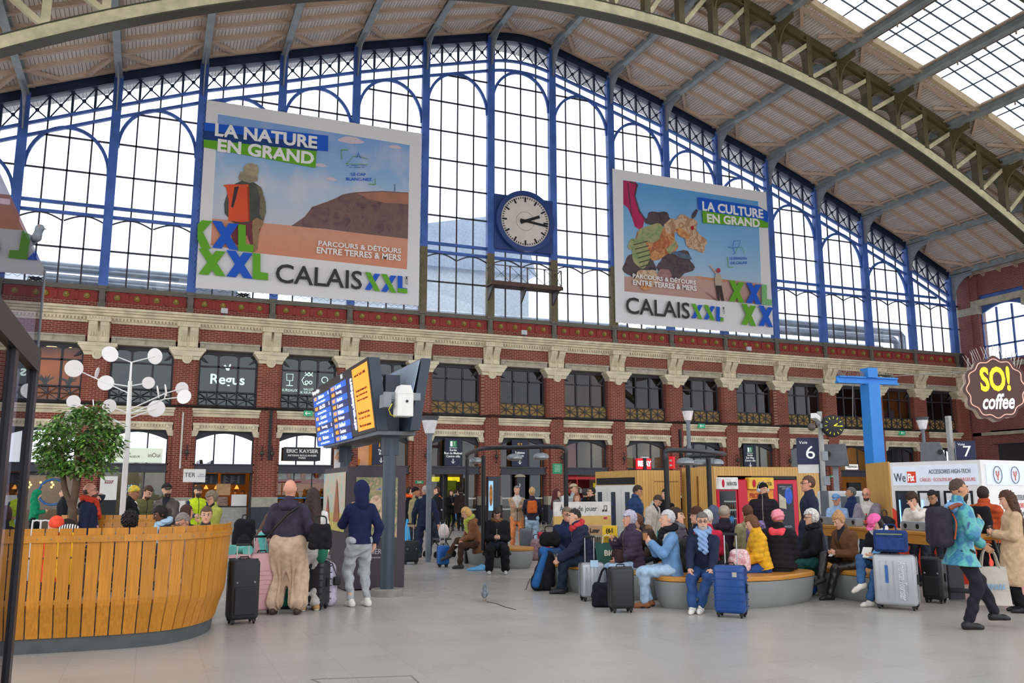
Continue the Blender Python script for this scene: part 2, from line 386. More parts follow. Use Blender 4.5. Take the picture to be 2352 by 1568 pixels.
# --- glazed gable, one window per bay
GL = glass_mat('gable_glass', (.93, .97, 1), .04, .10); ZB = 10.34
for i in range(N0, N1):
    xa, xb = X(i), X(i+1); xm = (xa+xb)/2
    fr = MB(); fb = MB()
    hb = lambda x: H(x)-1.6
    span = [xa+.12+(xb-xa-.24)*j/8 for j in range(9)]
    apex = min(hb(xm), min(hb(xa), hb(xb))+1.0 if i != 0 else 99)-.06
    apex = hb(xm)-.06
    rx = (xb-xa)/2-.14; ry = 2.0
    if i in (N0, N1-1): ry = .01
    arch = [(xm+rx*math.cos(a), apex-ry+ry*math.sin(a)) for a in [math.pi*j/20 for j in range(21)]]
    if ry > 1:
        for (p, q) in zip(arch, arch[1:]): fb.bar((p[0], D, p[1]), (q[0], D, q[1]), .14, .12, (0, 1, 0))
    def ztop(x):
        return hb(x) 
    for q in (1, 2, 3):
        x = xa+q*B/4; fr.box(x-.033, x+.033, D-.03, D+.03, ZB, max(H(x)-1.0, ZB+1))
    z = 15.4
    for z in (11.93, 15.35, 16.85, 18.35, 19.9, 21.5, 23.0):
        # horizontal bar clipped by the arch
        if z > apex: continue
        if z < 13: a0, a1 = xa, xb
        elif z > apex-ry and ry > 1:
            hw = rx*math.sqrt(max(0, 1-((z-apex+ry)/ry)**2)); a0, a1 = xm-hw, xm+hw
            # outside the arch the bar runs on to the mullion on the high side
            if hb(xa) > z+.3 and i > 0: a0 = xa
            if hb(xb) > z+.3 and i < 0: a1 = xb
        else: a0, a1 = xa, xb
        if z > min(hb(a0), hb(a1)) and ry < 1: continue
        if a1-a0 > .3: fr.box(a0, a1, D-.03, D+.03, z-.038, z+.038)
    lowz = 13.85 if hb(xm) > 14 else 99
    if True:
        for z in (13.88, 13.45):
            if z < max(hb(xa), hb(xb)): fb.box(xa if hb(xa) > z else xm, xb if hb(xb) > z else xm+.6, D-.08, D+.06, z-.07, z+.07)
        for h in (0, 1):
            c0 = xa+.1+h*(B/2-.05); wd = B/2-.12
            pts = [(c0+wd*j/8, 13.1+.28*math.sin(math.pi*j/8)) for j in range(9)]
            for p, q in zip(pts, pts[1:]): fr.bar((p[0], D, p[1]), (q[0], D, q[1]), .06, .05, (0, 1, 0))
    # sloped chords and the lattice between them
    for dz, hh in ((-1.05, .12), (-1.6, .12)):
        for p, q in zip(span, span[1:]):
            fb.bar((p, D, H(p)+dz), (q, D, H(q)+dz), .16, hh)
    win = struct(fr.build('window_%d' % (i-N0+1), IRON))
    up = NAVYP if i in (-1, 0, 1) and False else FLAREBLUE
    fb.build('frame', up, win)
    lt = MB()
    for q in range(4):
        a, c = xa+q*B/4, xa+(q+1)*B/4
        z0, z1, z2, z3 = H(a)-1.05, H(a), H(c)-1.05, H(c)
        lt.bar((a, D, z0), (c, D, z3), .05, .045, (0, 1, 0)); lt.bar((a, D+.02, z1), (c, D+.02, z2), .05, .045, (0, 1, 0))
        cx, cz = (a+c)/2, (z0+z1+z2+z3)/4
        lt.prism([(.085*math.cos(j*R(45)), .085*math.sin(j*R(45))) for j in range(8)], (cx, D-.05, cz), (1, 0, 0), (0, 0, 1), (0, .08, 0))
        if q: lt.box(a-.05, a+.05, D-.06, D+.06, z0, z1)
    lt.build('lattice', NAVYP, win)
    n = 8; tp = [(xa+.1+(xb-xa-.2)*j/n) for j in range(n+1)]
    MB().grid([[(x, D+.01, ZB) for x in tp], [(x, D+.01, H(x)) for x in tp]]).build('pane', GL, win)
    # girder over the glazing
    gd = MB()
    for p, q in zip(tp, tp[1:]):
        p2 = xa if p == tp[0] else p; q2 = xb if q == tp[-1] else q
        gd.bar((p2, D-.02, H(p2)+.25), (q2, D-.02, H(q2)+.25), .3, .5); gd.bar((p2, D-.02, H(p2)+.02), (q2, D-.02, H(q2)+.02), .5, .06)
    struct(gd.build('gable_girder_beam', NAVYP))
for i in range(N0, N1+1):
    x = X(i); top = H(x)+.3
    lo = OLIVE if i in (-1, 0, 1, 2) else FLAREBLUE  # flare tint left out of the colour on the lower middle mullions
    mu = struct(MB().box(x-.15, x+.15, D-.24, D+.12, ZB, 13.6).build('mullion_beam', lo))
    MB().box(x-.15, x+.15, D-.24, D+.12, 13.6, top).box(x-.19, x+.19, D-.28, D-.24, 13.6, top).build('upper_mullion', FLAREBLUE, mu)
    MB().box(x-.19, x+.19, D-.28, D-.24, ZB, 13.6).build('lower_flange', lo, mu)
    # curved bracket under the purlin
    pts = [(0, -1.7)]+[(-1.55+1.5*math.cos(a), -1.7+1.55*math.sin(a)) for a in [j*math.pi/2/10 for j in range(11)]]+[(-1.6, 0), (0, 0)]
    bk = MB().prism([(p[0], p[1]) for p in pts], (x-.03, D-.26, top+.0), (0, 1, 0), (0, 0, 1), (.06, 0, 0))
    pr = pts[1:12]
    for p, q in zip(pr, pr[1:]): bk.bar((x, D-.26+p[0], top+p[1]), (x, D-.26+q[0], top+q[1]), .3, .05, (1, 0, 0))
    struct(bk.build('bracket_beam', P('8d8f94', .5, var=.2)))
# thin last strip of glazing next to the side wall
xs = X(N1); st = struct(MB().box(xs+.15, xs+.85, D-.1, D+.1, 9.0, 10.34).box(xs+.8, xs+.92, D-.2, D+.2, 10.3, 15.3).box(xs, xs+.9, D-.06, D+.06, 13.4, 13.5).box(xs, xs+.9, D-.04, D+.04, 11.9, 11.96).build('window_18', IRON))
MB().box(xs+.1, xs+.85, D, D+.01, 10.34, 15).build('pane', GL, st)
# --- roof: boards, purlins, rafters, arched trusses, skylights
PLANK = stripe_mat('roof_boards', 0, .15, .13, 'ecdfd4', '5e5148', .8, 3, .1)
RAFT = wood_mat('old_rafters', 'd4b8a2', .7, (1, 8, 8)); PURL = P('959c9c', .5, var=.2, scale=2); TRUSS = P('655c40', .5, var=.25, scale=1.6)
TRC = P('d6caa4', .5, var=.25, scale=2.2); MOULD = P('cdb592', .6, var=.15)
YT = (30.88, 20.8, 10.7, .6)
SKY = ((22.4, 29.0), (12.3, 19.0), (2.2, 8.9))
YEND = -6.0
sky_gl = glass_mat('wired_roof_glass', (.9, .95, 1), .03, .22)
OFF = .62
for i in range(N0-1, N1+1):
    xa, xb = X(i), X(i+1)
    n = 6 if i == 0 else 1
    xs_ = [xa+(xb-xa)*j/n for j in range(n+1)]
    cl = MB()
    ys = [YEND]+[v for s in sorted(SKY) for v in s]+[D+2.2]
    for y0, y1 in zip(ys[::2], ys[1::2]):
        for p, q in zip(xs_, xs_[1:]):
            za, zb = H(p)+OFF, H(q)+OFF
            cl.add([(p, y0, za), (q, y0, zb), (q, y1, zb), (p, y1, za), (p, y0, za+.1), (q, y0, zb+.1), (q, y1, zb+.1), (p, y1, za+.1)],
                   [(0, 3, 2, 1), (4, 5, 6, 7), (0, 1, 5, 4), (2, 3, 7, 6), (1, 2, 6, 5), (3, 0, 4, 7)])
    ce = struct(cl.build('ceiling' if i == N0-1 else 'ceiling_panel', PLANK))
    # rafters across the bay with the chevron braces at the gable
    rf = MB(); wd = .16
    def across(y, dz=0, h=.2):
        for p, q in zip(xs_, xs_[1:]): rf.bar((p, y, H(p)+OFF-.1+dz), (q, y, H(q)+OFF-.1+dz), wd, h)
    y = 38.87
    across(D-.42); across(D-.05)
    while y > 31.4: across(y); y -= 1.17
    for y in (29.55, 22.0, 21.4, 19.4, 11.9, 11.2): across(y)
    def on(fx, y): x = xa+(xb-xa)*fx; return (x, y, H(x)+OFF-.12)
    for y0, y1 in ((38.87, D-.42), (29.1, 30.5)):
        rf.bar(on(.03, y0), on(.36, y1), wd, .18); rf.bar(on(.97, y0), on(.64, y1), wd, .18)
    rf.box(xa+.12, xa+.3, YEND, D, H(xa)+OFF-.12+(.06 if xb <= XC else -.06), H(xa)+OFF-.01); rf.box(xb-.3, xb-.12, YEND, D, H(xb)+OFF-.14+(-.05 if xb <= XC else .06), H(xb)+OFF-.01)
    struct(rf.build('rafter_beam', RAFT))
    # skylight
    for (y0, y1) in SKY:
        if i < -3 and y0 > 20: pass
        fr = MB(); y = y0+.6
        while y < y1-.2:
            for p, q in zip(xs_, xs_[1:]): fr.bar((p, y, H(p)+OFF+.22), (q, y, H(q)+OFF+.22), .05, .06)
            y += .655
        for f in (.34, .67): x = xa+B*f; fr.bar((x, y0, H(x)+OFF+.22), (x, y1, H(x)+OFF+.22), .04, .05)
        o = struct(fr.build('skylight_window', P('4d5560', .5)))
        MB().add([(x, yy, H(x)+OFF+.27) for yy in (y0, y1) for x in xs_], [(j, j+1, len(xs_)+j+1, len(xs_)+j) for j in range(len(xs_)-1)]).build('pane', sky_gl, o)
        s = -1 if xa < XC else 1; xp = xa+.45 if s > 0 else xb-.45
        if i != 0:
            gt = MB().bar((xp, y0, H(xp)+OFF+.0), (xp, y1, H(xp)+OFF+.0), .3, .14); gt.build('gutter', P('6b584c', .7), o)
            hr = MB(); xq = xp-s*.25; hr.bar((xq, y0, H(xq)+.95), (xq, y1, H(xq)+.95), .03, .03)
            y = y0+.3
            while y < y1: hr.bar((xq, y, H(xq)+.1), (xq, y, H(xq)+.95), .05, .05); y += 1.5
            hr.build('handrail', P('a98f78', .6), o)
        md = MB()
        for yb in (y0, y1):
            for p, q in zip(xs_, xs_[1:]):
                md.bar((p, yb, H(p)+OFF), (q, yb, H(q)+OFF), .12, .34); md.bar((p, yb+(.1 if yb == y0 else -.1)*-1, H(p)+OFF-.1), (q, yb+(.1 if yb == y0 else -.1)*-1, H(q)+OFF-.1), .2, .08)
        md.build('moulding', MOULD, o)
for i in range(N0, N1+1):
    x = X(i)
    pu = MB().box(x-.03, x+.03, YEND, D, H(x)+.2, H(x)+.6).box(x-.15, x+.15, YEND, D, H(x)+.17, H(x)+.22).box(x-.15, x+.15, YEND, D, H(x)+.55, H(x)+.6)
    struct(pu.build('purlin_beam', PURL))
def truss(y):
    t = thing('arch_truss_beam', None, None, (0, y, 0)); struct(t)
    zl = lambda x: 21.85-.0121*(x-XC)**2
    zt = lambda x: H(x)+.8
    xs_ = [X(N0)+(X(N1)-X(N0))*j/68 for j in range(69)]
    lo = MB(); fc = MB(); tp = MB()
    for p, q in zip(xs_, xs_[1:]):
        lo.bar((p, 0, zl(p)), (q, 0, zl(q)), .56, .06); fc.bar((p, -.2, zl(p)+.27), (q, -.2, zl(q)+.27), .06, .5); fc.bar((p, .2, zl(p)+.27), (q, .2, zl(q)+.27), .06, .5)
        lo.bar((p, 0, zl(p)+.55), (q, 0, zl(q)+.55), .5, .05)
        tp.bar((p, 0, zt(p)-.3), (q, 0, zt(q)-.3), .08, .9); tp.bar((p, 0, zt(p)-.75), (q, 0, zt(q)-.75), .45, .06); tp.bar((p, 0, zt(p)+.2), (q, 0, zt(q)+.2), .5, .06)
    lo.build('lower_flange', P('4a4636', .5, var=.2), t); fc.build('lower_chord', TRC, t); tp.build('upper_chord', TRUSS, t)
    k = 0
    for j in range(2*(N1-N0)+1):
        x = X(N0)+j*B/2
        z0, z1 = zl(x)+.5, zt(x)-.7
        if z1-z0 < .1: continue
        vt = MB().box(x-.1, x+.1, -.2, .2, z0, z1+.3).box(x-.14, x+.14, -.24, -.18, z0, z1); vt.build('strut', TRUSS if x > XC else TRC, t)  # struts: lit cream tone left of the middle, shaded olive tone right
        if j < 2*(N1-N0):
            xn = x+B/2
            s = 1 if x >= XC-.1 else -1
            a, c = (x, xn) if s > 0 else (xn, x)
            MB().bar((a+.1*s, -.1, zl(a)+.55), (c-.1*s, -.1, zt(c)-.9), .2, .24, (0, 1, 0)).build('diagonal', TRC, t)
            ar = MB(); rx = B/4-.1; xm = x+B/4
            pts = [(xm+rx*math.cos(a_), min(zt(x), zt(xn))-1.55+.75*math.sin(a_)+ (zt(xm)-min(zt(x), zt(xn)))*.0) for a_ in [math.pi*q/10 for q in range(11)]]
            for p, q in zip(pts, pts[1:]):
                ar.bar((p[0], 0, p[1]), (q[0], 0, q[1]), .4, .05, (0, 1, 0) if False else (0, 0, 1))
                ar.add([(p[0], 0, p[1]), (q[0], 0, q[1]), (q[0], 0, zt(q[0])-.7), (p[0], 0, zt(p[0])-.7)], [(0, 1, 2, 3)])
            ar.build('arch_web', TRUSS, t)
        if j % 2 == 0:
            for s in (-1, 1):
                pts = [(0, -1.35)]+[(s*(1.3-1.25*math.cos(a_)), -1.35+1.25*math.sin(a_)) for a_ in [q*math.pi/16 for q in range(9)]]+[(s*1.35, 0), (0, 0)]
                bk = MB().prism(pts, (x-.03, 0, zt(x)-.75), (0, 1, 0), (0, 0, 1), (.06, 0, 0))
                for p, q in zip(pts[1:9], pts[2:10]): bk.bar((x, p[0], zt(x)-.75+p[1]), (x, q[0], zt(x)-.75+q[1]), .32, .05, (1, 0, 0))
                bk.build('bracket', TRUSS, t)
    return t
tr0 = truss(YT[0])
for y in YT[1:]: c = copy_tree(tr0); c.location.y = y
# --- side wall with arched windows
XR = X(N1)+.9
sw = MB()
bays = [(36.2, 39.4), (31.8, 35.0), (27.4, 30.6)]
sw.box(XR, XR+.5, 26.5, D+.5, 5.2, 9.6); sw.box(XR, XR+.5, 26.5, D+.5, 13.9, 16.2); sw.box(XR, XR+.5, 26.5, D+.5, 4.5, 5.3)
yy = [D+.5]+[v for b_ in bays for v in b_[::-1]]+[26.5]
for a, c in zip(yy[::2], yy[1::2]): sw.box(XR-.12, XR+.5, c, a, 0, 15.2)
sw.box(XR-.25, XR+.5, 39.9, D+.5, 0, 15.2)
struct(sw.build('wall_right', BRICKR), 'brick side wall at the far corner with tall arched windows', 'wall')
tw = MB()
for z0, z1, p in ((9.25, 9.35, .5), (9.1, 9.25, .4), (5.0, 5.2, .25), (13.2, 13.6, .2)): tw.box(XR-p, XR+.3, 26.5, D-.3, z0, z1)
for a, c in zip(yy[::2], yy[1::2]): tw.box(XR-.3, XR+.2, c-.1, a+.1, 12.7, 13.2)
struct(tw.build('trim_2', BEIGE), 'grey stone bands and capitals on the side wall', 'trim')
for k, (a, c) in enumerate(bays):
    fr = MB()
    for q in (0, .333, .667, 1): y = a+(c-a)*q; fr.box(XR+.1, XR+.2, y-.05, y+.05, 9.6, 13.0)
    for z in (9.65, 10.6, 12.1): fr.box(XR+.1, XR+.2, a, c, z-.05, z+.05)
    n = 10; pts = [(a+(c-a)*j/n, 12.7+.45*math.sin(math.pi*j/n)) for j in range(n+1)]
    fr.prism(pts+[(c, 13.9), (a, 13.9)], (XR+.08, 0, 0), (0, 1, 0), (0, 0, 1), (.14, 0, 0))
    o = struct(fr.build('window_%d' % (19+k), FLAREBLUE))
    MB().box(XR+.14, XR+.15, a, c, 9.6, 13.3).build('pane', GL, o)
    up = struct(MB().box(XR+.1, XR+.2, a, c, 5.3, 5.45).box(XR+.1, XR+.2, a, c, 5.9, 6.0).build('window_%d' % (22+k), IRON))
    lt = MB()
    for q in range(3):
        y0, y1 = a+(c-a)*q/3, a+(c-a)*(q+1)/3
        lt.bar((XR+.1, y0, 5.4), (XR+.1, y1, 5.95), .05, .05); lt.bar((XR+.1, y1, 5.4), (XR+.1, y0, 5.95), .05, .05); lt.box(XR+.06, XR+.14, y0-.03, y0+.03, 5.3, 7.6)
    lt.build('balustrade', IRON, up)
struct(MB().box(XR+2.2, XR+2.3, 26.5, D, 0, 9.3).build('wall_right_inner', P('3a3236')))
# outside: pipes and a neighbouring building seen through the gable
def silver(pts, lab): return tag(MB().path(pts, .24, 14).build('duct', P('a8b2c0', .3, .7, var=.2, scale=3), smooth=60), lab, 'pipe', 'silver ducts outside the gable')
for z, y, lb in ((11.6, D+2.2, 'upper'), (11.0, D+2.0, 'middle'), (10.5, D+2.4, 'lower')):
    silver([(X(-8), y, z), (X(-3.4), y, z-.1)], lb+' of the silver ducts behind the glass left of the big hiking banner')
for z, y, lb, xe in ((11.9, D+2.2, 'upper', 8.35), (11.35, D+2.0, 'middle', 8.15), (10.75, D+2.4, 'lower', 7.95)):
    silver([(X(3.0), y, z), (X(xe), y, z), (X(xe)+.3, y, z-.25), (X(xe)+.3, y, 9.6)], lb+' of the silver ducts behind the glass at the right end of the gable')
for z, y, lb in ((10.74, D+2.2, 'upper'), (10.28, D+2.0, 'lower')):
    silver([(X(-1.4), y, z), (X(2.6), y, z)], lb+' of the silver ducts behind the glass under the big clock')
nb = thing('neighbour_building', 'pale building with a pitched roof behind the glass around the big clock', 'building', (X(.6), D+16, 0))
MB().box(-8.5, 7, 0, 8, 0, 17.2).build('wall', P('d3dce6', .8), nb)
MB().prism([(-9, 17), (7.5, 17), (6.2, 21.6), (-6, 18.8)], (0, -.3, 0), (1, 0, 0), (0, 0, 1), (0, 9, 0)).build('roof', P('aebed4', .7), nb)
struct(MB().box(X(N0), X(N1), D+.5, D+14, 9.9, 10.05).build('exterior_roof_terrace', P('9aa0a8')))
# ------------------------------------------------------------------ windows, shops and rooms of the arcade
YW = D+.12
TEAL = glass_mat('tinted_office_glass', (.38, .5, .5), .04); CLEAR = glass_mat('shop_glass', (.85, .9, .9), .02); MIRR = glass_mat('coated_glass', (.6, .68, .75), .62, facing=False)
DIM = glass_mat('dark_glass', (.55, .52, .56), .02)
BAL = P('33343a', .5); WFR = P('3b373d', .5)
def win1(i):
    xa, xb = X(i)+.5, X(i+1)-.5; w3 = (xb-xa)/3; left = i <= -2
    m = MB(); z0, z1 = 5.3, 7.82
    m.box(xa, xa+.1, YW-.08, YW+.08, z0, z1); m.box(xb-.1, xb, YW-.08, YW+.08, z0, z1); m.box(xa, xb, YW-.08, YW+.08, 7.66, z1); m.box(xa, xb, YW-.1, YW+.08, z0, 5.42); m.box(xa, xb, YW-.1, YW+.08, 5.95, 6.02)
    for q in (1, 2): x = xa+w3*q; m.box(x-.045, x+.045, YW-.06, YW+.06, z0, z1)
    m.box(xa, xb, YW-.06, YW+.06, 7.08, 7.15)
    n = 6
    for s, xo in ((1, xa), (-1, xb)):
        m.prism([(0, 0)]+[(s*.42*(1-math.sin(a)), .42*(1-math.cos(a)) - .42) for a in [j*math.pi/2/n for j in range(n+1)]][::-1], (xo, YW-.08, 7.7), (1, 0, 0), (0, 0, 1), (0, .15, 0))
    if left:
        for q in range(3):
            c = xa+w3*(q+.5)
            m.prism([(-w3/2, .0), (-w3/2, -.22)]+[(w3/2*math.cos(a), -.2+.16*math.sin(a)) for a in [math.pi-j*math.pi/8 for j in range(9)]]+[(w3/2, -.22), (w3/2, 0)], (c, YW-.03, 7.7), (1, 0, 0), (0, 0, 1), (0, .05, 0))
    o = struct(m.build('window_%d' % (i+40), WFR))
    b = MB()
    for q in range(3):
        a, c = xa+w3*q, xa+w3*(q+1); yb = YW-.16
        b.bar((a, yb, 5.4), (c, yb, 5.97), .03, .035, (0, 1, 0)); b.bar((a, yb, 5.97), (c, yb, 5.4), .03, .035, (0, 1, 0))
        b.box((a+c)/2-.015, (a+c)/2+.015, yb-.02, yb+.02, 5.4, 5.97); b.box(a, c, yb-.02, yb+.02, 5.67, 5.7); b.box(a-.03, a+.03, yb-.03, yb+.03, 5.36, 6.0)
        b.prism([(.07*math.cos(j*R(60)), .07*math.sin(j*R(60))) for j in range(6)], ((a+c)/2, yb-.03, 5.685), (1, 0, 0), (0, 0, 1), (0, .05, 0))
    b.box(xb-.03, xb+.03, YW-.19, YW-.13, 5.36, 6.0); b.box(xa, xb, YW-.19, YW-.13, 5.95, 6.0); b.box(xa, xb, YW-.19, YW-.13, 5.37, 5.41)
    b.build('balustrade', BAL, o)
    if not left: MB().box(xa, xb, YW-.1, YW-.06, 5.4, 5.96).build('panel', TAN, o)
    MB().box(xa, xb, YW, YW+.01, 5.95 if not left else 5.4, 7.7).build('pane', TEAL if left and i > -6 else DIM, o)
    return o
W1 = {i: win1(i) for i in range(-7, 9)}
# rooms behind, upper floor
struct(MB().box(X(-8), X(9), D+.3, D+6, 5.0, 5.3).build('floor_upper', P('4a4540', .6)))
struct(MB().box(X(-8), X(9), D+.3, D+6, 8.0, 8.2).build('ceiling_upper', P('8a8580', .8)))
struct(MB().box(X(-8), X(9), D+5.6, D+5.8, 0, 9.6).box(X(-8)-.1, X(-8), D+.3, D+5.8, 0, 9.6).build('wall_upper_back', P('46414a', .8)))
RW = {-7: '6a4a2c', -6: 'c49448', -5: '6c5a48', -4: '3c4645', -3: '3a4444', -2: '35302f', -1: '3a1f2c', 0: '33263a', 1: 'b79c6a', 2: '6b5a52', 3: '4a4146', 4: '4a4e50', 5: '50484a', 6: '55533c', 7: 'a08a4a', 8: '6a6460'}
for i, c in RW.items():
    struct(MB().box(X(i)+.1, X(i+1)-.1, D+3.2, D+3.3, 5.3, 8.0).box(X(i+1)-.1, X(i+1)+.05, D+.45, D+3.3, 5.3, 8.0).build('wall_room', P(c, .8, var=.3, scale=1)))
LAMP = P('fff0d8', .5, emit=9, var=0); LAMPW = P('ffc070', .5, emit=15, var=0); LAMPC = P('ffffff', .5, emit=5, var=0)
def lampbox(x, y, z, sx, sy, mat, label, group=None):
    return tag(MB().box(x-sx/2, x+sx/2, y-sy/2, y+sy/2, z-.04, z).build('ceiling_light', mat), label, 'ceiling light', group)
for i, mt, lb in ((-6, LAMPW, 'warm ceiling light in the orange upstairs room behind the tree'), (-5, LAMPW, 'warm ceiling light over the woman at the upstairs window'), (1, LAMP, 'white ceiling panel in the cream upstairs office right of the clock'),
                  (-1, LAMP, 'ceiling panel in the dark upstairs room right of the departure board'), (3, LAMP, 'ceiling panel upstairs above the red bucket'), (5, LAMP, 'ceiling panel upstairs above the red chairs'), (7, LAMPW, 'warm ceiling panel upstairs right of the blue mast')):
    lampbox((X(i)+X(i+1))/2-.3, D+1.6, 7.95, .8 if i > -6 else 1.8, .4 if i > -6 else .8, mt, lb)
MINT = P('cfeade', .5, emit=.45, var=0); SIGNW = P('f4f4f2', .5, var=0, emit=.15); SIGNB = P('16181c', .5, var=.05)
XA, ZU, YS = (1, 0, 0), (0, 0, 1), YW-.04
xc = (X(-4)+X(-3))/2
text('Regus', .62, (xc-.02, YS, 6.55), XA, ZU, MINT, W1[-4], bold=.012, sx=1.02)
MB().prism([(-.16, .1), (-.08, .12), (.02, -.02), (.1, .17), (.16, .16), (.08, -.12), (-.02, -.12)], (xc-.05, YS, 7.1), XA, ZU, (0, .01, 0)).build('tick_mark', MINT, W1[-4])
MB().lathe([(.07, 0), (.07, .01)], n=14).build('dot_mark', P('7a2a3a'), W1[-4]).matrix_local = Matrix.Translation((xc+.17, YS, 7.12)) @ Matrix.Rotation(R(90), 4, 'X')
xc = (X(-3)+X(-2))/2
text('BUREAUX', .17, (xc-.85, YS, 6.2), XA, ZU, MINT, W1[-3]); text('SALLES\nDE REUNION', .15, (xc+.02, YS, 6.2), XA, ZU, MINT, W1[-3])
ic = MB()
def ring(mb, x, z, r, t=.02, y=YS): mb.path([(x+r*math.cos(j*R(24)), y, z+r*math.sin(j*R(24))) for j in range(15)], t, 5, closed=True)
for q in (-.18, 0): ring(ic, xc+.1+q, 7.05, .07); ring(ic, xc+.1+q, 6.6, .07); ic.path([(xc+.1+q-.1, YS, 6.9), (xc+.1+q, YS, 6.95), (xc+.1+q+.1, YS, 6.9)], .02, 5)
ic.path([(xc-.2, YS, 6.85), (xc-.3, YS, 6.7), (xc-.2, YS, 6.5), (xc-.05, YS, 6.48)], .02, 5)
ic.path([(xc-1.0, YS, 6.95), (xc-.7, YS, 6.95), (xc-.72, YS, 6.65), (xc-.98, YS, 6.65)], .02, 5, closed=True); ic.path([(xc-.85, YS, 6.65), (xc-.85, YS, 6.42)], .02, 5); ic.path([(xc-1.0, YS, 6.42), (xc-.7, YS, 6.42)], .02, 5)
ring(ic, xc+.75, 6.75, .14)
ic.build('icons', MINT, W1[-3])
# things on the upstairs sills
def pot(name, label, cat, x, y, z, col, kind):
    t = thing(name, label, cat, (x, y, z))
    MB().lathe([(.09, 0), (.13, .24), (.12, .24)], n=14).build('pot', P(col, .5), t, smooth=40)
    pl_ = MB(); rr = random.Random(int(x*10))
    for q in range(12 if kind == 'bush' else 7):
        a = rr.random()*6.28
        if kind == 'snake': pl_.path([(.04*math.cos(a), .04*math.sin(a), .2), (.1*math.cos(a), .1*math.sin(a), .6), (.14*math.cos(a), .14*math.sin(a), .9+rr.random()*.25)], [.03, .035, .004], 5)
        else:
            pl_.path([(0, 0, .2), (.14*math.cos(a), .14*math.sin(a), .45), (.36*math.cos(a), .3*math.sin(a), .4+rr.random()*.3)], [.02, .05, .005], 5)
    pl_.build('leaves', P('2f5a2c', .5, var=.4), t); return t
xb = X(0)+.5
pot('potted_plant', 'bushy plant on the upstairs window sill below the clock', 'plant', xb+.2, D+.75, 6.0, '6b3a2a', 'bush'); pot('flower_pot', 'lime green pot on the upstairs sill between two plants', 'flower pot', xb+.95, D+.4, 6.0, '62d02a', 'none2')
pot('snake_plant', 'tall snake plant in a terracotta box upstairs', 'plant', xb+1.45, D+.42, 6.0, 'a4502e', 'snake')
pot('potted_palm', 'palm in the orange upstairs room beside the lamp tree', 'plant', X(-5)-1.1, D+1.0, 5.9, '333333', 'bush'); pot('potted_palm', 'second palm in the orange upstairs room, nearer the glass kiosk', 'plant', X(-5)-2.0, D+1.0, 5.9, '333333', 'bush')
tag(MB().lathe([(.17, 0), (.2, .36), (.19, .37)], n=16).build('bucket', P('c21f2c', .4), loc=(X(3)+2.55, D+.5, 6.0)), 'red bucket standing behind an upstairs window left of the street lamp', 'bucket')
tag(MB().ball((0, 0, .0), .15).build('balloon', P('d8242c', .4), loc=(X(4)+2.1, D+.3, 6.25)), 'round red balloon behind an upstairs window over the vending machines', 'balloon')
for k, (dx, z) in enumerate(((.9, 6.1), (.9, 6.9), (1.75, 6.2), (1.75, 7.0))):
    t = thing('stacked_chair', ('lower' if k % 2 == 0 else 'upper')+' red shell chair in the '+('first' if k < 2 else 'second')+' column upstairs over the yellow clock', 'chair', (X(5)+.5+dx, D+2.2, z), 0, 'red chairs upstairs')
    MB().box(-.22, .22, -.2, .2, 0, .05).build('seat', P('b83022', .5), t, bevel=.02); MB().box(-.22, .22, .15, .2, .05, .42).build('backrest', P('b83022', .5), t, bevel=.02); MB().box(-.24, .24, -.2, .2, -.06, -.01).build('shelf', DARK, t)
tag(MB().box(-.2, .2, -.1, .1, 0, .8).ball((0, 0, .8), (.22, .12, .1)).build('coat', P('121522', .8), loc=(X(0)+2.6, D+.9, 6.0)), 'dark coat hung behind the upstairs window right of the snake plant', 'coat')
tag(MB().box(-.3, .3, -.15, .15, 0, .55).build('carton', WHITE, loc=(X(7)+.9, D+.5, 6.0)), 'white carton on the upstairs sill behind the blue mast', 'box')
tag(MB().box(-.25, .25, -.2, .2, 0, .5).build('carton', WHITE, loc=(X(7)+1.7, D+.5, 6.0)), 'white carton on the upstairs sill right of the blue mast', 'box')
# ------------------------------------------------ ground floor
for i in range(-7, 9):
    xa, xb = X(i)+.52, X(i+1)-.52; w3 = (xb-xa)/3; yb = D-.12
    m = MB(); z0 = 2.82
    m.box(xa, xa+.08, YW-.05, YW+.05, z0, 4.2); m.box(xb-.08, xb, YW-.05, YW+.05, z0, 4.2)
    for q in (1, 2): x = xa+w3*q; m.box(x-.03, x+.03, YW-.04, YW+.04, z0, 4.3)
    n = 10; arc = [(xa+(xb-xa)*j/n, 3.82+.34*math.sin(math.pi*j/n)) for j in range(n+1)]
    m.prism(arc+[(xb, 4.4), (xa, 4.4)], (0, YW-.1, 0), XA, ZU, (0, .16, 0))
    o = struct(m.build('window_%d' % (i+60), P('34363f', .5)))
    MB().box(xa, xb, YW, YW+.01, z0, 4.3).build('pane', MIRR if i <= -3 else CLEAR, o)
    bm_ = MB().box(xa-.02, xb+.02, yb-.06, D+.3, 2.48, 2.78).box(xa-.02, xb+.02, yb-.14, D+.3, 2.76, 2.82).box(xa-.02, xb+.02, yb-.14, D+.3, 2.44, 2.5)
    struct(bm_.build('shopfront_beam', P('3a3a44', .45)))
struct(MB().box(X(-8), X(-2)-.2, D+.3, D+6, 4.6, 4.75).build('ceiling_lower', P('8a7f70', .8)))
struct(MB().box(X(1)+.2, X(9), D+.3, D+6, 4.6, 4.75).build('ceiling_lower_shops', P('8a7f70', .8)))
struct(MB().box(X(-2)-.2, X(1)+.2, D+.3, D+9, 4.6, 4.75).build('ceiling_lobby', P('c8bfa8', .8)))
for i in (-6, -5, -4, -3, -2, 1, 2, 3, 4, 5, 6, 7): struct(MB().box(X(i)-.1, X(i)+.1, D+.45, D+5.6, 0, 4.7).build('wall_shop_side', P('6a5f54', .8)))
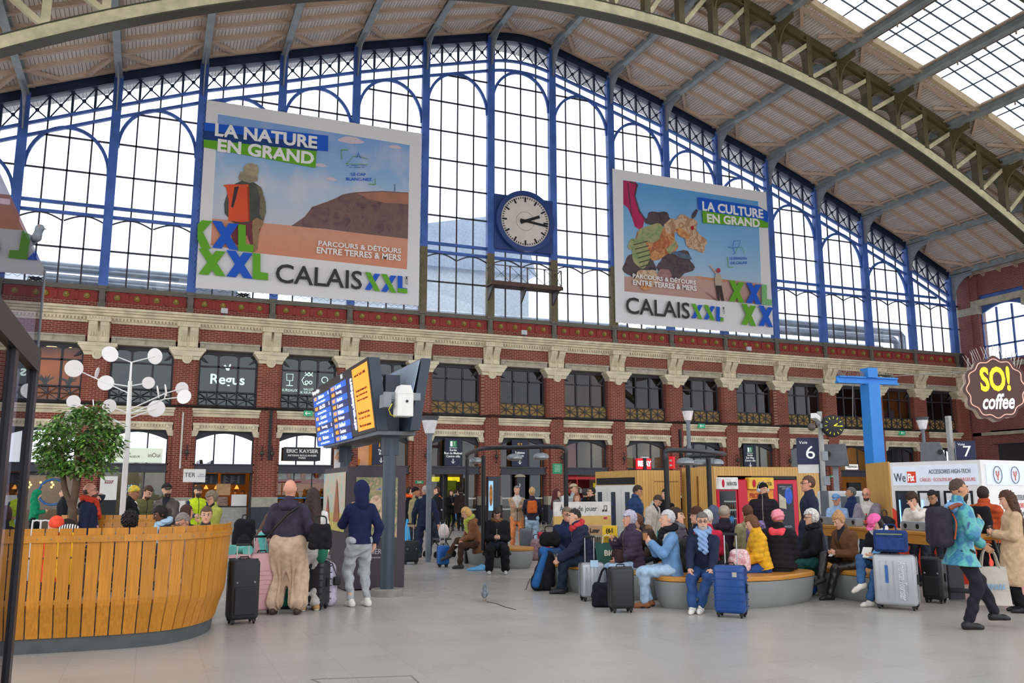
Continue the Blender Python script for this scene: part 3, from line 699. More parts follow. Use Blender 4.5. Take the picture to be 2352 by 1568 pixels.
BW = {-7: '4a4640', -6: '8a8264', -5: 'b0a694', -4: 'a2713f', -3: 'c08a46', -2: 'c99a48', 1: '9a1f22', 2: 'b8ab8e', 3: 'a09a90', 4: 'a89d86', 5: '5a5350', 6: 'b9782f', 7: '6a6460', 8: '3a3640'}
for i, c in BW.items():
    struct(MB().box(X(i)+.1, X(i+1)-.1, D+4.2, D+4.3, 0, 4.6).build('wall_shop_back', P(c, .8, var=.35, scale=1.2)))
# lobby back wall with tall bright windows to the street
lb = MB(); xs_ = [X(-1)-.3]
lb.box(X(-2), X(2), D+9, D+9.3, 3.95, 4.7); lb.box(X(-2), X(2), D+9, D+9.3, 0, .5)
wins = [(X(-1)+.2, X(-1)+1.1), (X(-1)+2.5, X(-1)+3.3), (X(0)+.4, X(0)+1.2), (X(0)+2.5, X(0)+3.2)]
e = X(-2)
for a, c in wins: lb.box(e, a, D+9, D+9.3, .5, 3.95); e = c
lb.box(e, X(2), D+9, D+9.3, .5, 3.95)
struct(lb.build('wall_lobby_back', P('c9b27a', .8)))
for k, (a, c) in enumerate(wins):
    fr = MB()
    for q in range(5): x = a+(c-a)*q/4; fr.box(x-.02, x+.02, D+9.1, D+9.16, .5, 3.95)
    for q in range(8): z = .5+q*.49; fr.box(a, c, D+9.1, D+9.16, z-.02, z+.02)
    struct(fr.build('window_%d' % (80+k), WHITE))
struct(MB().box(X(1)-.1, X(1), D+.45, D+9, 0, 4.6).build('wall_lobby_side', P('4a2a24', .8)))
LG = 'shop and lobby ceiling lights'
for i, mt in ((-6, LAMPW), (-5, LAMP), (-4, LAMPW), (-3, LAMPW), (-2, LAMPW), (-1, LAMPW), (0, LAMPW), (1, LAMP), (2, LAMP), (4, LAMP), (6, LAMPW)):
    nm = {-6: 'the shop with the blue ring', -5: 'the travellers lounge', -4: 'the cafe with menu boards', -3: 'the bakery', -2: 'the shop behind the painted kiosk', -1: 'the exit lobby', 0: 'the toilets passage', 1: 'the red news shop', 2: 'the passage under the red news sign', 4: 'the exit behind the vending machines', 6: 'the coffee shop under the blue mast'}[i]
    lampbox((X(i)+X(i+1))/2, D+2.2, 4.55, 1.9, .5, mt, 'ceiling light inside '+nm, LG)
# --- shop of the blue ring (bay -6)
xa, xb = X(-6)+.52, X(-5)-.52
t = struct(MB().box(xa, xb, YW-.03, YW, .0, .12).box(xa, xb, YW-.03, YW+.03, 2.3, 2.44).build('window_90', IRON)); MB().box(xa, xb, YW, YW+.012, .1, 2.44).build('pane', glass_mat('frosted_olive_glass', (.6, .58, .45), .05, .25, dirtcol=(.5, .48, .36)), t)
BLUE = P('2f6fb0', .5, var=.05)
rg = MB(); ring(rg, xb-.75, 1.62, .52, .05, YS); ring(rg, xa-.1, 1.95, .5, .05, YS); rg.build('ring_mark', BLUE, t)
for k in range(4):
    for q in range(3):
        tag(MB().ball((0, 0, 0), .045, 8, 6).build('light_bulb', LAMPW, loc=(xa+.35+k*.42+(q % 2)*.06, D+1.2, 2.02-q*.1)), 'small warm bulb hanging behind the olive glass of the blue ring shop', 'light bulb', 'bulbs in the blue ring shop')
# --- travellers lounge (bay -5)
xa, xb = X(-5)+.52, X(-4)-.52
t = struct(MB().box(xa, xa+.06, YW-.04, YW+.04, 0, 2.44).box(xa+.8, xa+.86, YW-.04, YW+.04, 0, 2.44).box(xa+1.6, xa+1.66, YW-.04, YW+.04, 0, 2.44).box(xb-.06, xb, YW-.04, YW+.04, 0, 2.44).build('door_1', IRON)); MB().box(xa, xb, YW, YW+.01, 0, 2.44).build('pane', CLEAR, t)
s = thing('lounge_sign', 'pale green lounge sign under the arch behind the lamp tree', 'sign', (xa+1.15, D-.18, 3.15)); MB().box(-1.15, 1.15, -.05, .05, -.3, .3).build('board', P('cfd8c6', .5, emit=.25, var=.02), s)
text('SALON\nGRAND VOYAGEUR', .13, (-.32, -.06, 0), XA, ZU, SIGNB, s); text('inOui', .26, (.82, -.06, 0), XA, ZU, P('5a2038'), s, sx=.85)
text('tib', .45, (xa+1.1, YS, 1.75), XA, ZU, P('7fc4ea', .5, emit=.6, var=0), t, name='blue_lettering')
s = thing('railway_board', 'white railway board on a black foot in front of the brick pier', 'sign', tuple(onY(243, 1200, D-1.2)*[1, 1, 0])); MB().box(-.32, .32, -.04, .04, 1.3, 2.25).build('white_panel', WHITE, s); MB().box(-.32, .32, -.04, .04, 0, 1.3).build('black_foot', SIGNB, s)
MB().prism([(-.16, -.06), (.12, -.06), (.18, .06), (-.13, .06)], (0, -.045, 2.02), XA, ZU, (0, .004, 0)).build('logo_mark', P('8a2038'), s); text('SNCF', .1, (0, -.05, 2.02), XA, ZU, WHITE, s, bold=.003)
for k, (px, w_, z0, z1, lbl) in enumerate(((330, 1.0, .45, 1.25, 'white poster panel with green shapes behind the man in the olive vest'), (410, .55, .45, 1.25, 'white notice panel behind the man in the cap'))):
    p_ = onY(px, 1150, D-.6); s = thing('notice_panel', lbl, 'notice', (p_[0], p_[1], z0)); MB().box(-w_/2, w_/2, -.03, .03, 0, z1-z0).build('board', WHITE, s); MB().box(-.04, .04, -.02, .02, -z0, 0).build('post', IRON, s)
    if k == 0: MB().prism([(-.1, .1), (.45, .1), (.45, .32), (.1, .34), (.05, .25), (-.1, .22)], (0, -.04, 0), XA, ZU, (0, .006, 0)).build('green_shape', P('b5c520'), s); text('ILE-DE-FRANCE', .1, (-.1, -.035, .65), XA, ZU, P('7a8a90'), s)
    else: MB().box(-.27, .27, -.036, -.03, .28, .34).build('blue_stripe', P('3a6fb0'), s); MB().box(-.27, .27, -.036, -.03, .24, .28).build('green_stripe', P('6aa83a'), s)
# --- cafe counter with menu boards (bay -4)
xa, xb = X(-4)+.52, X(-3)-.52
struct(MB().box(xa, xa+.06, YW-.2, YW+.2, 0, 2.44).box(xb-.1, xb, YW-.2, YW+.2, 0, 2.44).build('door_2', IRON))
for k, (u0, u1) in enumerate(((.1, 1.12), (1.25, 2.3))):
    s = thing('menu_board', ('first' if k == 0 else 'second')+' dark menu board hung above the cafe counter', 'menu', (xa+(u0+u1)/2, D+.9, 2.18)); MB().box(-(u1-u0)/2, (u1-u0)/2, -.03, .03, -.24, .24).build('board', P('262a33', .5), s)
    tx = MB()
    for c in range(3):
        for r in range(7): tx.box(-.42+c*.3, -.42+c*.3+.1+.12*((r*c+r) % 3)/2, -.036, -.03, .13-r*.05, .145-r*.05)
    tx.build('menu_text', P('9aa0a8'), s)
t = thing('cafe_counter', 'cafe counter with a dark top and white front under the menu boards', 'counter', ((xa+xb)/2, D+.6, 0)); MB().box(-1.1, 1.1, -.3, .3, 0, .95).build('front', P('a8a6a2', .5), t); MB().box(-1.15, 1.15, -.33, .33, .95, 1.0).build('worktop', DARK, t)
MB().box(-1.1, .3, -.1, .3, 1.0, 1.4).build('display_glass', CLEAR, t)
rr = random.Random(3)
for k in range(26):
    x = xa+.25+rr.random()*1.35
    tag(MB().ball((0, 0, 0), (.07, .05, .04), 8, 5).build('pastry', P(rr.choice(['c47a2c', 'a85a20', 'd79a4a', '8a4a1e']), .5), loc=(x, D+.55+rr.random()*.2, 1.04+.12*(k % 3))), 'golden pastry heaped in the cafe display under the menu boards', 'pastry', 'pastries in the cafe display')
tag(MB().box(-.3, .3, -.03, .03, -.25, .25).build('paper_notice', P('c9a070'), loc=(xa+1.35, D+.5, 1.72)), 'brown paper notice hanging over the cafe counter', 'notice')
tag(MB().box(-.32, .32, -.2, .2, 0, .5).build('till_screen', WHITE, loc=(xb-.5, D+.45, 1.0)), 'white till screen on the cafe counter beside the brick pier', 'screen')
for k in range(5):
    t = thing('pendant_lamp', ['first', 'second', 'third', 'fourth', 'last'][k]+' of the warm pendant lamps inside the cafe, counted from the tree', 'lamp', (xa+.3+k*.45, D+2.6+.2*(k % 2), 1.75)); MB().lathe([(.02, .18), (.11, 0), (.1, 0)], n=12).build('shade', P('c98a3a', .4, emit=1.2), t); MB().box(-.006, .006, -.006, .006, .18, 2.8).build('cord', BLACK, t)
s = thing('regional_train_sign', 'white square sign on a pole in front of the cafe pier', 'sign', tuple(onY(440, 1200, D-3)*[1, 1, 0])); MB().tube((0, 0, 0), (0, 0, 2.55), .025).build('pole', BLACK, s)
MB().box(-.42, .42, -.04, .04, 2.0, 2.52).build('board', WHITE, s); text('TER', .24, (-.17, -.045, 2.28), XA, ZU, SIGNB, s); text('hauts\nde France', .08, (.27, -.045, 2.28), XA, ZU, P('5a6a8a'), s)
# --- bakery (bay -3)
xa, xb = X(-3)+.52, X(-2)-.52
dr = MB()
for f in (0, .3, .62, .98): dr.box(xa+(xb-xa)*f, xa+(xb-xa)*f+.05, YW-.03, YW+.03, 0, 2.44)
t = struct(dr.build('door_3', IRON)); MB().box(xa, xb, YW, YW+.01, 0, 2.44).build('pane', CLEAR, t)
MB().box(xa, xb, YW-.02, YW-.01, 1.32, 1.37).box(xa, xb, YW-.02, YW-.01, .72, .77).build('blue_tape', P('2f86c8'), t)
s = thing('bakery_sign', 'dark bakery sign with white lettering under the arch', 'sign', (xa+1.05, D-.22, 3.3)); MB().box(-.82, .82, -.05, .05, -.3, .3).build('board', P('22262c', .5), s)
text('ERIC KAYSER', .22, (0, -.06, .12), XA, ZU, WHITE, s, bold=.006, sx=1.1); text('ARTISAN BOULANGER\nPARIS', .11, (0, -.06, -.13), XA, ZU, WHITE, s, bold=.003, sx=1.15)
s = MB()
aw = thing('striped_awning', 'red and white draped awning inside the bakery', 'awning', ((xa+xb)/2, D+.7, 2.05))
for k in range(4):
    x0 = -1.2+k*.62
    MB().add([(x0, 0, .35), (x0+.55, 0, .42), (x0+.6, -.1, .0), (x0-.05, -.1, -.06), (x0, .05, .35), (x0+.55, .05, .42), (x0+.6, -.05, .0), (x0-.05, -.05, -.06)], [(0, 1, 2, 3), (4, 7, 6, 5), (0, 4, 5, 1), (3, 2, 6, 7), (1, 5, 6, 2), (0, 3, 7, 4)]).build('red_cloth', P('c8262a', .6), aw)
    MB().add([(x0+.05, -.02, .4), (x0+.4, -.02, .45), (x0+.5, -.12, .17), (x0+.1, -.12, .12), (x0+.05, 0, .4), (x0+.4, 0, .45), (x0+.5, -.1, .17), (x0+.1, -.1, .12)], [(0, 1, 2, 3), (4, 7, 6, 5), (0, 4, 5, 1), (3, 2, 6, 7), (1, 5, 6, 2), (0, 3, 7, 4)]).build('white_cloth', P('e8e2dc', .6), aw)
t = thing('bakery_counter', 'dark counter with warm shelves inside the bakery', 'counter', ((xa+xb)/2, D+3.4, 0)); MB().box(-1.2, 1.2, -.3, .3, 0, 1.1).build('front', P('4a3a2c'), t); MB().box(-1.2, 1.2, .3, .4, 1.6, 1.64).box(-1.2, 1.2, .3, .4, 2.0, 2.04).build('shelf', P('8a5a2c'), t)
# --- exit lobby (bay -1), toilets (bay 0)
def dirsign(px, i, label, lines, icon):
    x = float(onY(px, 1040, D-.2)[0]); s = thing('direction_sign', label, 'sign', (x, D-.2, 2.84))
    MB().box(-.42, .42, -.05, .05, 0, 1.32).build('board', P('1c2340', .5, var=.05), s)
    text(lines, .15, (0, -.055, .6), XA, ZU, SIGNW, s, bold=.002)
    MB().box(-.018, .018, -.06, -.05, .12, .34).bar((-.1, -.055, .22), (0, -.055, .11), .03, .01).bar((.1, -.055, .22), (0, -.055, .11), .03, .01).build('arrow', SIGNW, s)
    if icon == 'exit':
        MB().box(-.17, .17, -.06, -.05, .9, 1.2).build('green_panel', P('2f9a62', .5), s); MB().box(-.15, -.04, -.066, -.06, .93, 1.17).box(-.2, .2, -.06, -.05, .85, .87).build('door_mark', SIGNW, s)
        MB().ball((.06, -.062, 1.13), (.025, .006, .025), 8, 6).bar((.05, -.063, 1.1), (.05, -.063, 1.0), .035, .006).bar((.05, -.063, 1.01), (.0, -.063, .94), .02, .006).bar((.05, -.063, 1.01), (.11, -.063, .96), .02, .006).bar((.05, -.063, 1.08), (.12, -.063, 1.04), .018, .006).build('runner_mark', SIGNW, s)
    else:
        pg = MB()
        for q in (-.09, .09): pg.ball((q, -.06, 1.12), (.03, .008, .03), 8, 6).bar((q, -.06, 1.08), (q, -.06, .95), .07, .01).bar((q-.02, -.06, .96), (q-.02, -.06, .84), .025, .01).bar((q+.02, -.06, .96), (q+.02, -.06, .84), .025, .01)
        pg.box(-.006, .006, -.065, -.05, .84, 1.18).build('person_marks', P('e0a52c', .5, emit=.3), s)
    return s
dirsign(1040, -1, 'navy hanging exit sign over the lobby entrance right of the brick pier', 'Sortie\nRue du Molinel\nCentre ville', 'exit')
dirsign(1193, 0, 'navy hanging toilets sign with yellow figures', 'Toilettes\nToilets', 'wc')
dirsign(1721, 4, 'navy hanging exit sign above the wooden vending machine cabin', 'Sortie\nExit Way\nCentre ville', 'exit')
dirsign(1470, 3, 'dark hanging sign behind the street lamp and the wooden cabins', 'Sortie\nGare Europe\nMetro', 'none') if False else None
s = dirsign(875, -2, 'navy hanging sign with yellow icons behind the steel post', 'Taxis\nBus', 'wc')
for i in (-1, 0):
    xa, xb = X(i)+.52, X(i+1)-.52
    for k, f in enumerate((.0, .68)):
        x = xa+(xb-xa)*f; t = struct(MB().box(x, x+.05, YW-.03, YW+.03, 0, 2.44).box(x+.72, x+.77, YW-.03, YW+.03, 0, 2.44).box(x, x+.77, YW-.03, YW+.03, 0, .08).build('door_%d' % (4+k+(i+1)*2), IRON))
        MB().box(x, x+.77, YW, YW+.01, 0, 2.44).build('pane', CLEAR, t); MB().box(x+.05, x+.72, YW-.015, YW-.005, 1.25, 1.32).box(x+.05, x+.72, YW-.015, YW-.005, .72, .79).build('white_band', WHITE, t)
tag(MB().box(-.16, .16, -.16, .16, 0, 4.6).build('lobby_column', BLACK, loc=(float(onY(1018, 1190, D+1.2)[0]), D+1.2, 0)), 'square black column inside the exit lobby', 'column')['kind'] = 'structure'
tag(MB().box(-.5, .5, -.05, .05, 0, 2.2).build('display_wall', P('4a7a2c', .6), loc=(float(onY(1028, 1190, D+5)[0]), D+5, 0)), 'green wall panel deep inside the exit lobby', 'panel')
tag(MB().box(-.8, .8, -.2, .2, 2.15, 2.4).build('shop_lintel', P('c8c81e', .5, emit=.5), loc=(float(onY(1020, 1190, D+5.4)[0]), D+5.4, 0)), 'yellow lit shop band deep inside the exit lobby', 'sign')
t = thing('menu_board', 'black menu board on the lobby wall behind the lamp frame', 'menu', (float(onY(1063, 1190, D+4)[0]), D+4, 1.75)); MB().box(-.38, .38, -.04, .04, -.35, .35).build('board', SIGNB, t)
t = thing('sandwich_board', 'white poster stand with an orange picture in the exit lobby', 'poster', (float(onY(1058, 1190, D+3)[0]), D+3, 0)); MB().box(-.4, .4, -.04, .04, .9, 1.5).build('board', WHITE, t); MB().box(-.25, .25, -.05, -.04, .98, 1.4).build('picture', P('e0a25c'), t); MB().box(-.04, .04, -.03, .03, 0, .9).build('leg', IRON, t)
for k, (px, w_, lbl) in enumerate(((1133, .62, 'dark advertising totem with a sandwich picture beside the lamp frame'), (1195, .42, 'dark advertising totem under the toilets sign'))):
    p_ = onY(px, 1190, D-1.5-.8*(1-k)); t = thing('advertising_totem', lbl, 'totem', (p_[0], p_[1], 0)); MB().box(-w_/2, w_/2, -.12, .12, 0, 2.3).build('body', P('2c3038', .4), t, bevel=.01)
    if k == 0:
        MB().box(-.28, -.06, -.13, -.12, .75, 2.1).build('blue_screen', P('86b4dc', .4, emit=.5), t)
        MB().ball((-.17, -.14, 1.45), (.09, .02, .5), 10, 8).build('sandwich_picture', P('b87a34', .5, var=.4), t)
    else: MB().lathe([(.28, 2.3), (.2, 2.4), (.05, 2.44)], n=16).build('dome_cap', P('b8b09a'), t, smooth=40); text('3', .2, (-.08, -.13, 1.9), XA, ZU, SIGNW, t)
# --- news shop (bays 1, 2)
RED = P('d0212c', .45, var=.08)
xa, xb = X(1)+.52, X(2)-.52
struct(MB().box(xa, xb, YW-.04, YW+.06, 2.22, 2.36).box(xa+.8, xa+.85, YW-.03, YW+.03, 0, 2.44).build('door_8', RED))
t = thing('magazine_shelf', 'shelves of magazines on the red wall of the news shop', 'shelf', ((xa+xb)/2, D+1.6, 0))
for z in (.5, 1.0, 1.5): MB().box(-1.1, 1.1, -.2, .2, z, z+.03).build('shelf_board', P('8a2a24'), t)
MB().box(-1.15, 1.15, .2, .25, 0, 2.3).build('back_panel', P('7a1a22', .6), t)
text('RELAY', .45, (-.6, .18, 1.95), XA, ZU, P('e8a08a'), t, bold=.015)
for k in range(30): tag(MB().box(-.07, .07, -.02, .02, 0, .24).build('magazine', P(rr.choice(['d8c020', 'c83030', '3060a0', 'e0e0d8', '30803a', 'd07030']), .5), loc=(xa+.15+(k % 10)*.22, D+1.43, .53+.5*(k//10))), 'bright magazine standing on the shelves of the red news shop', 'magazine', 'magazines in the news shop')
t = thing('yellow_poster', 'yellow poster with a dark face on the news shop wall', 'poster', (xb-.35, D+.5, 1.75)); MB().box(-.22, .22, -.02, .02, -.3, .3).build('sheet', P('e0d020'), t); MB().ball((0, -.025, 0), (.09, .005, .12), 10, 8).build('face', DARK, t)
p_ = onY(1478, 1065, D-.5); s = thing('news_sign', 'red lit news shop sign over the first wooden cabin', 'sign', (p_[0], p_[1], p_[2])); MB().box(-.42, .42, -.08, .08, -.28, .28).build('board', P('d01f2a', .4, emit=.5, var=.03), s); text('RELAY', .36, (0, -.09, 0), XA, ZU, P('ffffff', .5, emit=.9, var=0), s, bold=.018, sx=.75)
MB().box(-.09, .09, -.16, -.1, -.4, .3).build('lamp_post', DARK, s); MB().box(-.05, .05, .05, .6, -.05, .05).build('bracket', DARK, s); MB().box(-.2, .2, -.2, .0, .3, .36).build('cap', WHITE, s)
p_ = onY(1541, 1062, D-.5); s = thing('blade_sign', 'small red blade sign on the brick pier beside the news sign', 'sign', (p_[0], p_[1], p_[2])); MB().box(-.06, .06, -.3, .1, -.32, .32).build('board', P('d01f2a', .4, emit=.4), s); MB().box(-.1, -.06, -.2, 0, -.2, -.1).box(-.1, -.06, -.2, 0, .05, .15).build('mark', WHITE, s)
p_ = onY(1280, 1076, YF-.03); s = thing('green_sign', 'green notice plate on the brick pier right of the lamp frame', 'sign', p_); MB().box(-.26, .26, -.02, .02, -.25, .25).build('plate', P('22a06e', .4), s)
tx = MB()
for k in range(8): tx.box(-.17+.02*(k % 3), .17-.03*(k % 2), -.026, -.02, .17-k*.045, .18-k*.045)
tx.build('small_text', WHITE, s)
for k, (px, py, yy_, lbl) in enumerate(((963, 1107, YF-.03, 'small green first aid plate on the pier beside the lamp post'), (1912, 1094, YF-.03, 'small green first aid plate on the pier beside the coffee shop'))):
    p_ = onY(px, py, yy_); s = thing('first_aid_sign', lbl, 'sign', p_); MB().box(-.2, .2, -.02, .02, -.07, .07).build('plate', P('1f8a5a', .4), s); text('DAE', .1, (0, -.025, 0), XA, ZU, WHITE, s, bold=.003)
# --- coffee shop (bay 6)
p_ = onY(1956, 1072, D-.3); s = thing('coffee_shop_sign', 'white lit coffee shop sign beside the blue mast', 'sign', p_); MB().box(-.44, .44, -.06, .06, -.15, .15).build('board', P('f2efe6', .5, emit=.3, var=0), s); text('NESPRESSO', .17, (0, -.07, 0), XA, ZU, SIGNB, s, bold=.004, sx=.9)
t = thing('lit_shelves', 'glowing amber shelves inside the coffee shop', 'shelf', ((X(6)+X(7))/2, D+2.5, 0)); MB().box(-1.1, 1.1, 0, .2, .8, 2.4).build('back_panel', P('f0a840', .5, emit=1.6, var=.3, scale=3), t)
for z in (1.1, 1.5, 1.9): MB().box(-1.1, 1.1, -.15, 0, z, z+.04).build('shelf', DARK, t)
tag(MB().box(-.45, .45, -.1, .1, 0, 2.1).build('display_screen', SIGNB, loc=(X(6)+.9, D-.8, 0)), 'dark display screen in front of the coffee shop', 'screen')
# ------------------------------------------------------------------ fixtures standing in the hall
WOODS = wood_mat('honey_slats', 'cf8a2c', .45); WOODT = wood_mat('oiled_bench_top', 'c98a38', .35, (1.5, 1.5, 20)); SLATK = stripe_mat('cabin_boards', 0, .085, .1, 'd6a75c', '8a5f2a', .5, 5, .07, axis2=1)
BGREY = P('8a8c8b', .45, var=.12, scale=2); STEELB = P('3d4a55', .4, var=.1)
def smooth_path(pts, n=6):
    pts = [Vector((p[0], p[1], p[2] if len(p) > 2 else 0)) for p in pts]; out = []
    for i in range(len(pts)-1):
        p0, p1, p2, p3 = pts[max(i-1, 0)], pts[i], pts[i+1], pts[min(i+2, len(pts)-1)]
        for k in range(n):
            t = k/n; out.append(.5*((2*p1)+(p2-p0)*t+(2*p0-5*p1+4*p2-p3)*t*t+(3*p1-p0-3*p2+p3)*t**3))
    return out+[pts[-1]]
def outline(cl, w):
    """closed outline of a ribbon of half width w with round ends"""
    k = len(cl); L, Rr = [], []
    for i, p in enumerate(cl):
        d = (cl[min(i+1, k-1)]-cl[max(i-1, 0)]).normalized(); n = Vector((-d.y, d.x, 0)); L.append(p+n*w); Rr.append(p-n*w)
    def capp(p, a, b2):
        r = a-p; return [p+Matrix.Rotation(-math.pi*j/8, 3, 'Z') @ r for j in range(1, 8)]
    return L+capp(cl[-1], L[-1], Rr[-1])+Rr[::-1]+capp(cl[0], Rr[0], L[0])
def loft(mb, cl, w, levels):
    rings = [[p+Vector((0, 0, z)) for p in outline(cl, w+dw)] for z, dw in levels]; n = len(rings[0])
    fs = [(i*n+j, i*n+(j+1) % n, (i+1)*n+(j+1) % n, (i+1)*n+j) for i in range(len(rings)-1) for j in range(n)]
    fs += [tuple(range(n))[::-1], tuple((len(rings)-1)*n+j for j in range(n))]
    fs = [f[::-1] for f in fs]
    return mb.add([p for r_ in rings for p in r_], fs)
def bench(label, pts, w=.36):
    cl = smooth_path(pts); c = cl[len(cl)//2]; t = thing('curved_bench', label, 'bench', (c.x, c.y, 0), 0, 'curved waiting benches'); q = [p-c for p in cl]
    loft(MB(), q, w, [(0, -.09), (.03, -.07), (.1, -.035), (.33, 0), (.37, 0)]).build('base', BGREY, t, smooth=35)
    loft(MB(), q, w, [(.375, .0), (.385, .012), (.425, .012), (.44, -.005)]).build('seat_top', WOODT, t, smooth=35)
    return t
bench('long curved grey bench with a wooden top in the middle foreground', [(7.12, 11.05), (7.5, 10.85), (8.25, 10.75), (9.05, 11.05)])
bench('curved bench under the first lamp frame', [(7.75, 21.2), (7.3, 19.9), (7.15, 18.75), (7.45, 17.9)])
bench('curved bench behind the silver suitcase', [(7.0, 14.7), (6.75, 14.0), (6.8, 13.3), (7.0, 12.6), (7.12, 12.15)])
bench('curved bench behind the large silver suitcase with the laptop bag', [(11.0, 12.9), (10.55, 11.9), (10.2, 11.0), (10.15, 10.3)])
bench('short bench between the seated man in the scarf and the yellow jacket', [(8.35, 13.0), (8.9, 12.6), (9.5, 12.6)], .33)
bench('far bench glimpsed above the blue suitcase handle', [(9.3, 15.3), (9.9, 15.0), (10.6, 15.1)], .33)
# --- slatted wooden seating island
def island(label, pts, z1, prof, parent=None, name='slatted_screen'):
    cl = smooth_path(pts, 10); c = cl[len(cl)//2]; t = parent or thing(name, label, 'seating screen', (c.x, c.y, 0))
    q = [p-c for p in cl]
    # resample by arc length
    L = [0]
    for a, b_ in zip(q, q[1:]): L.append(L[-1]+(b_-a).length)
    def at(s):
        for i in range(len(q)-1):
            if s <= L[i+1] or i == len(q)-2:
                f = (s-L[i])/(L[i+1]-L[i]); p = q[i].lerp(q[i+1], f); d = (q[i+1]-q[i]).normalized()
                return p, Vector((d.y, -d.x, 0))
    sl = MB(); s = 0; wd, gap = .115, .014
    while s+wd < L[-1]:
        r0 = []
        (pa, na), (pb, nb_) = at(s), at(s+wd)
        for off in (0, -.022):
            for p, n in ((pa, na), (pb, nb_)):
                r0.append([p+n*(o_+off)+Vector((0, 0, z)) for z, o_ in prof])
        k = len(prof); vv = [v for r_ in r0 for v in r_]; fs = []
        for i in range(k-1):
            fs += [(i, k+i, k+i+1, i+1), (2*k+i, 2*k+i+1, 3*k+i+1, 3*k+i), (i, i+1, 2*k+i+1, 2*k+i), (k+i, 3*k+i, 3*k+i+1, k+i+1)]
        fs += [(0, 2*k, 3*k, k), (k-1, 2*k-1, 4*k-1, 3*k-1)]
        sl.add(vv, fs); s += wd+gap
    sl.build('slats', WOODI, t)
    rl = MB(); zt, ot = prof[-1]
    for zc, hh, oo, th in ((zt-.14, .07, .012, .03),):
        for i in range(int(L[-1]/.1)):
            (pa, na), (pb, nb_) = at(i*.1), at(min(i*.1+.1, L[-1]))
            rl.add([pa+na*(ot+oo)+Vector((0, 0, zc)), pb+nb_*(ot+oo)+Vector((0, 0, zc)), pb+nb_*(ot+oo)+Vector((0, 0, zc+hh)), pa+na*(ot+oo)+Vector((0, 0, zc+hh)),
                    pa+na*(ot+oo-th)+Vector((0, 0, zc)), pb+nb_*(ot+oo-th)+Vector((0, 0, zc)), pb+nb_*(ot+oo-th)+Vector((0, 0, zc+hh)), pa+na*(ot+oo-th)+Vector((0, 0, zc+hh))],
                   [(0, 1, 2, 3), (5, 4, 7, 6), (4, 5, 1, 0), (3, 2, 6, 7)])
    rl.build('rail', WOODI, t)
    sc = MB()
    s = .06
    while s < L[-1]: p, n = at(s); sc.ball(tuple(p+n*(ot+.014)+Vector((0, 0, zt-.105))), .007, 6, 4); s += wd+gap
    sc.build('screws', STEEL, t)
    bs = MB()
    for i in range(int(L[-1]/.1)):
        (pa, na), (pb, nb_) = at(i*.1), at(min(i*.1+.1, L[-1]))
        bs.add([pa-na*.02, pb-nb_*.02, pb+Vector((0, 0, .16)), pa+Vector((0, 0, .16)), pa-na*.3, pb-nb_*.3, pb-nb_*.3+Vector((0, 0, .16)), pa-na*.3+Vector((0, 0, .16))], [(0, 1, 2, 3), (5, 4, 7, 6), (3, 2, 6, 7)])
    bs.build('plinth', P('565a5c', .5), t)
    st = MB()
    for z in (.62, .95):
        for i in range(int(L[-1]/.1)):
            (pa, na), (pb, nb_) = at(i*.1), at(min(i*.1+.1, L[-1])); st.bar(tuple(pa+na*.06+Vector((0, 0, z))), tuple(pb+nb_*.06+Vector((0, 0, z))), .012, .02)
    st.build('inner_rods', STEEL, t)
    return t, q, c
m, nt, b_ = newmat('island_slats'); gi = nt.nodes.new('ShaderNodeNewGeometry'); lc = lin('d08a2a')
mp_ = nt.nodes.new('ShaderNodeTexCoord'); mm_ = nt.nodes.new('ShaderNodeMapping'); mm_.inputs['Scale'].default_value = (40, 40, 1.2); n_ = nt.nodes.new('ShaderNodeTexNoise'); n_.inputs['Scale'].default_value = 1.5; n_.inputs['Detail'].default_value = 5
nt.links.new(mp_.outputs['Object'], mm_.inputs[0]); nt.links.new(mm_.outputs[0], n_.inputs['Vector'])
c_ = mixc(nt, ramp(nt, n_.outputs['Fac'], .35, .7), scaled(lc, .78), scaled(lc, 1.1)); c_ = mixc(nt, math_n(nt, 'MULTIPLY', gi.outputs['Random Per Island'], .55), c_, scaled(lc, .6))
nt.links.new(c_, b_.inputs['Base Color']); b_.inputs['Roughness'].default_value = .38; WOODI = m
PROF = [(.15, .02), (.3, .06), (.46, .115), (.52, .125), (.6, .128), (1.25, .165)]
isl, _, _ = island('honey coloured slatted wooden screen of the seating island in the foreground, curved at its end', [(-2.6, 10.45), (-1.2, 10.45), (-.4, 10.42), (.2, 10.5), (.55, 10.8), (.78, 11.3), (.86, 11.9)], 1.25, PROF)
island('far slatted screen of the seating island, behind the people sitting inside', [(-1.3, 16.7), (-.8, 16.4), (-.2, 16.3), (.35, 16.35)][::1], 1.25, [(.15, .1), (.5, .08), (1.24, 0)])
bi = thing('island_seat', 'long wooden seat hidden inside the slatted island', 'bench', (0, 0, 0)); loft(MB(), smooth_path([(-2.4, 11.05), (-.3, 11.0), (.2, 11.3), (.4, 11.9)]), .2, [(.0, 0), (.4, 0)]).build('base', BGREY, bi); loft(MB(), smooth_path([(-2.4, 11.05), (-.3, 11.0), (.2, 11.3), (.4, 11.9)]), .22, [(.4, 0), (.44, 0)]).build('seat_top', WOODT, bi)
hi = thing('standing_counter', 'high wooden counter behind the far slatted screen', 'counter', (-.3, 16.85, 0)); MB().box(-.9, 1.25, -.18, .18, 1.0, 1.04).build('counter_top', WOODT, hi); MB().box(-.6, -.5, -.1, .1, 0, 1.0).box(.8, .9, -.1, .1, 0, 1.0).build('leg', IRON, hi)
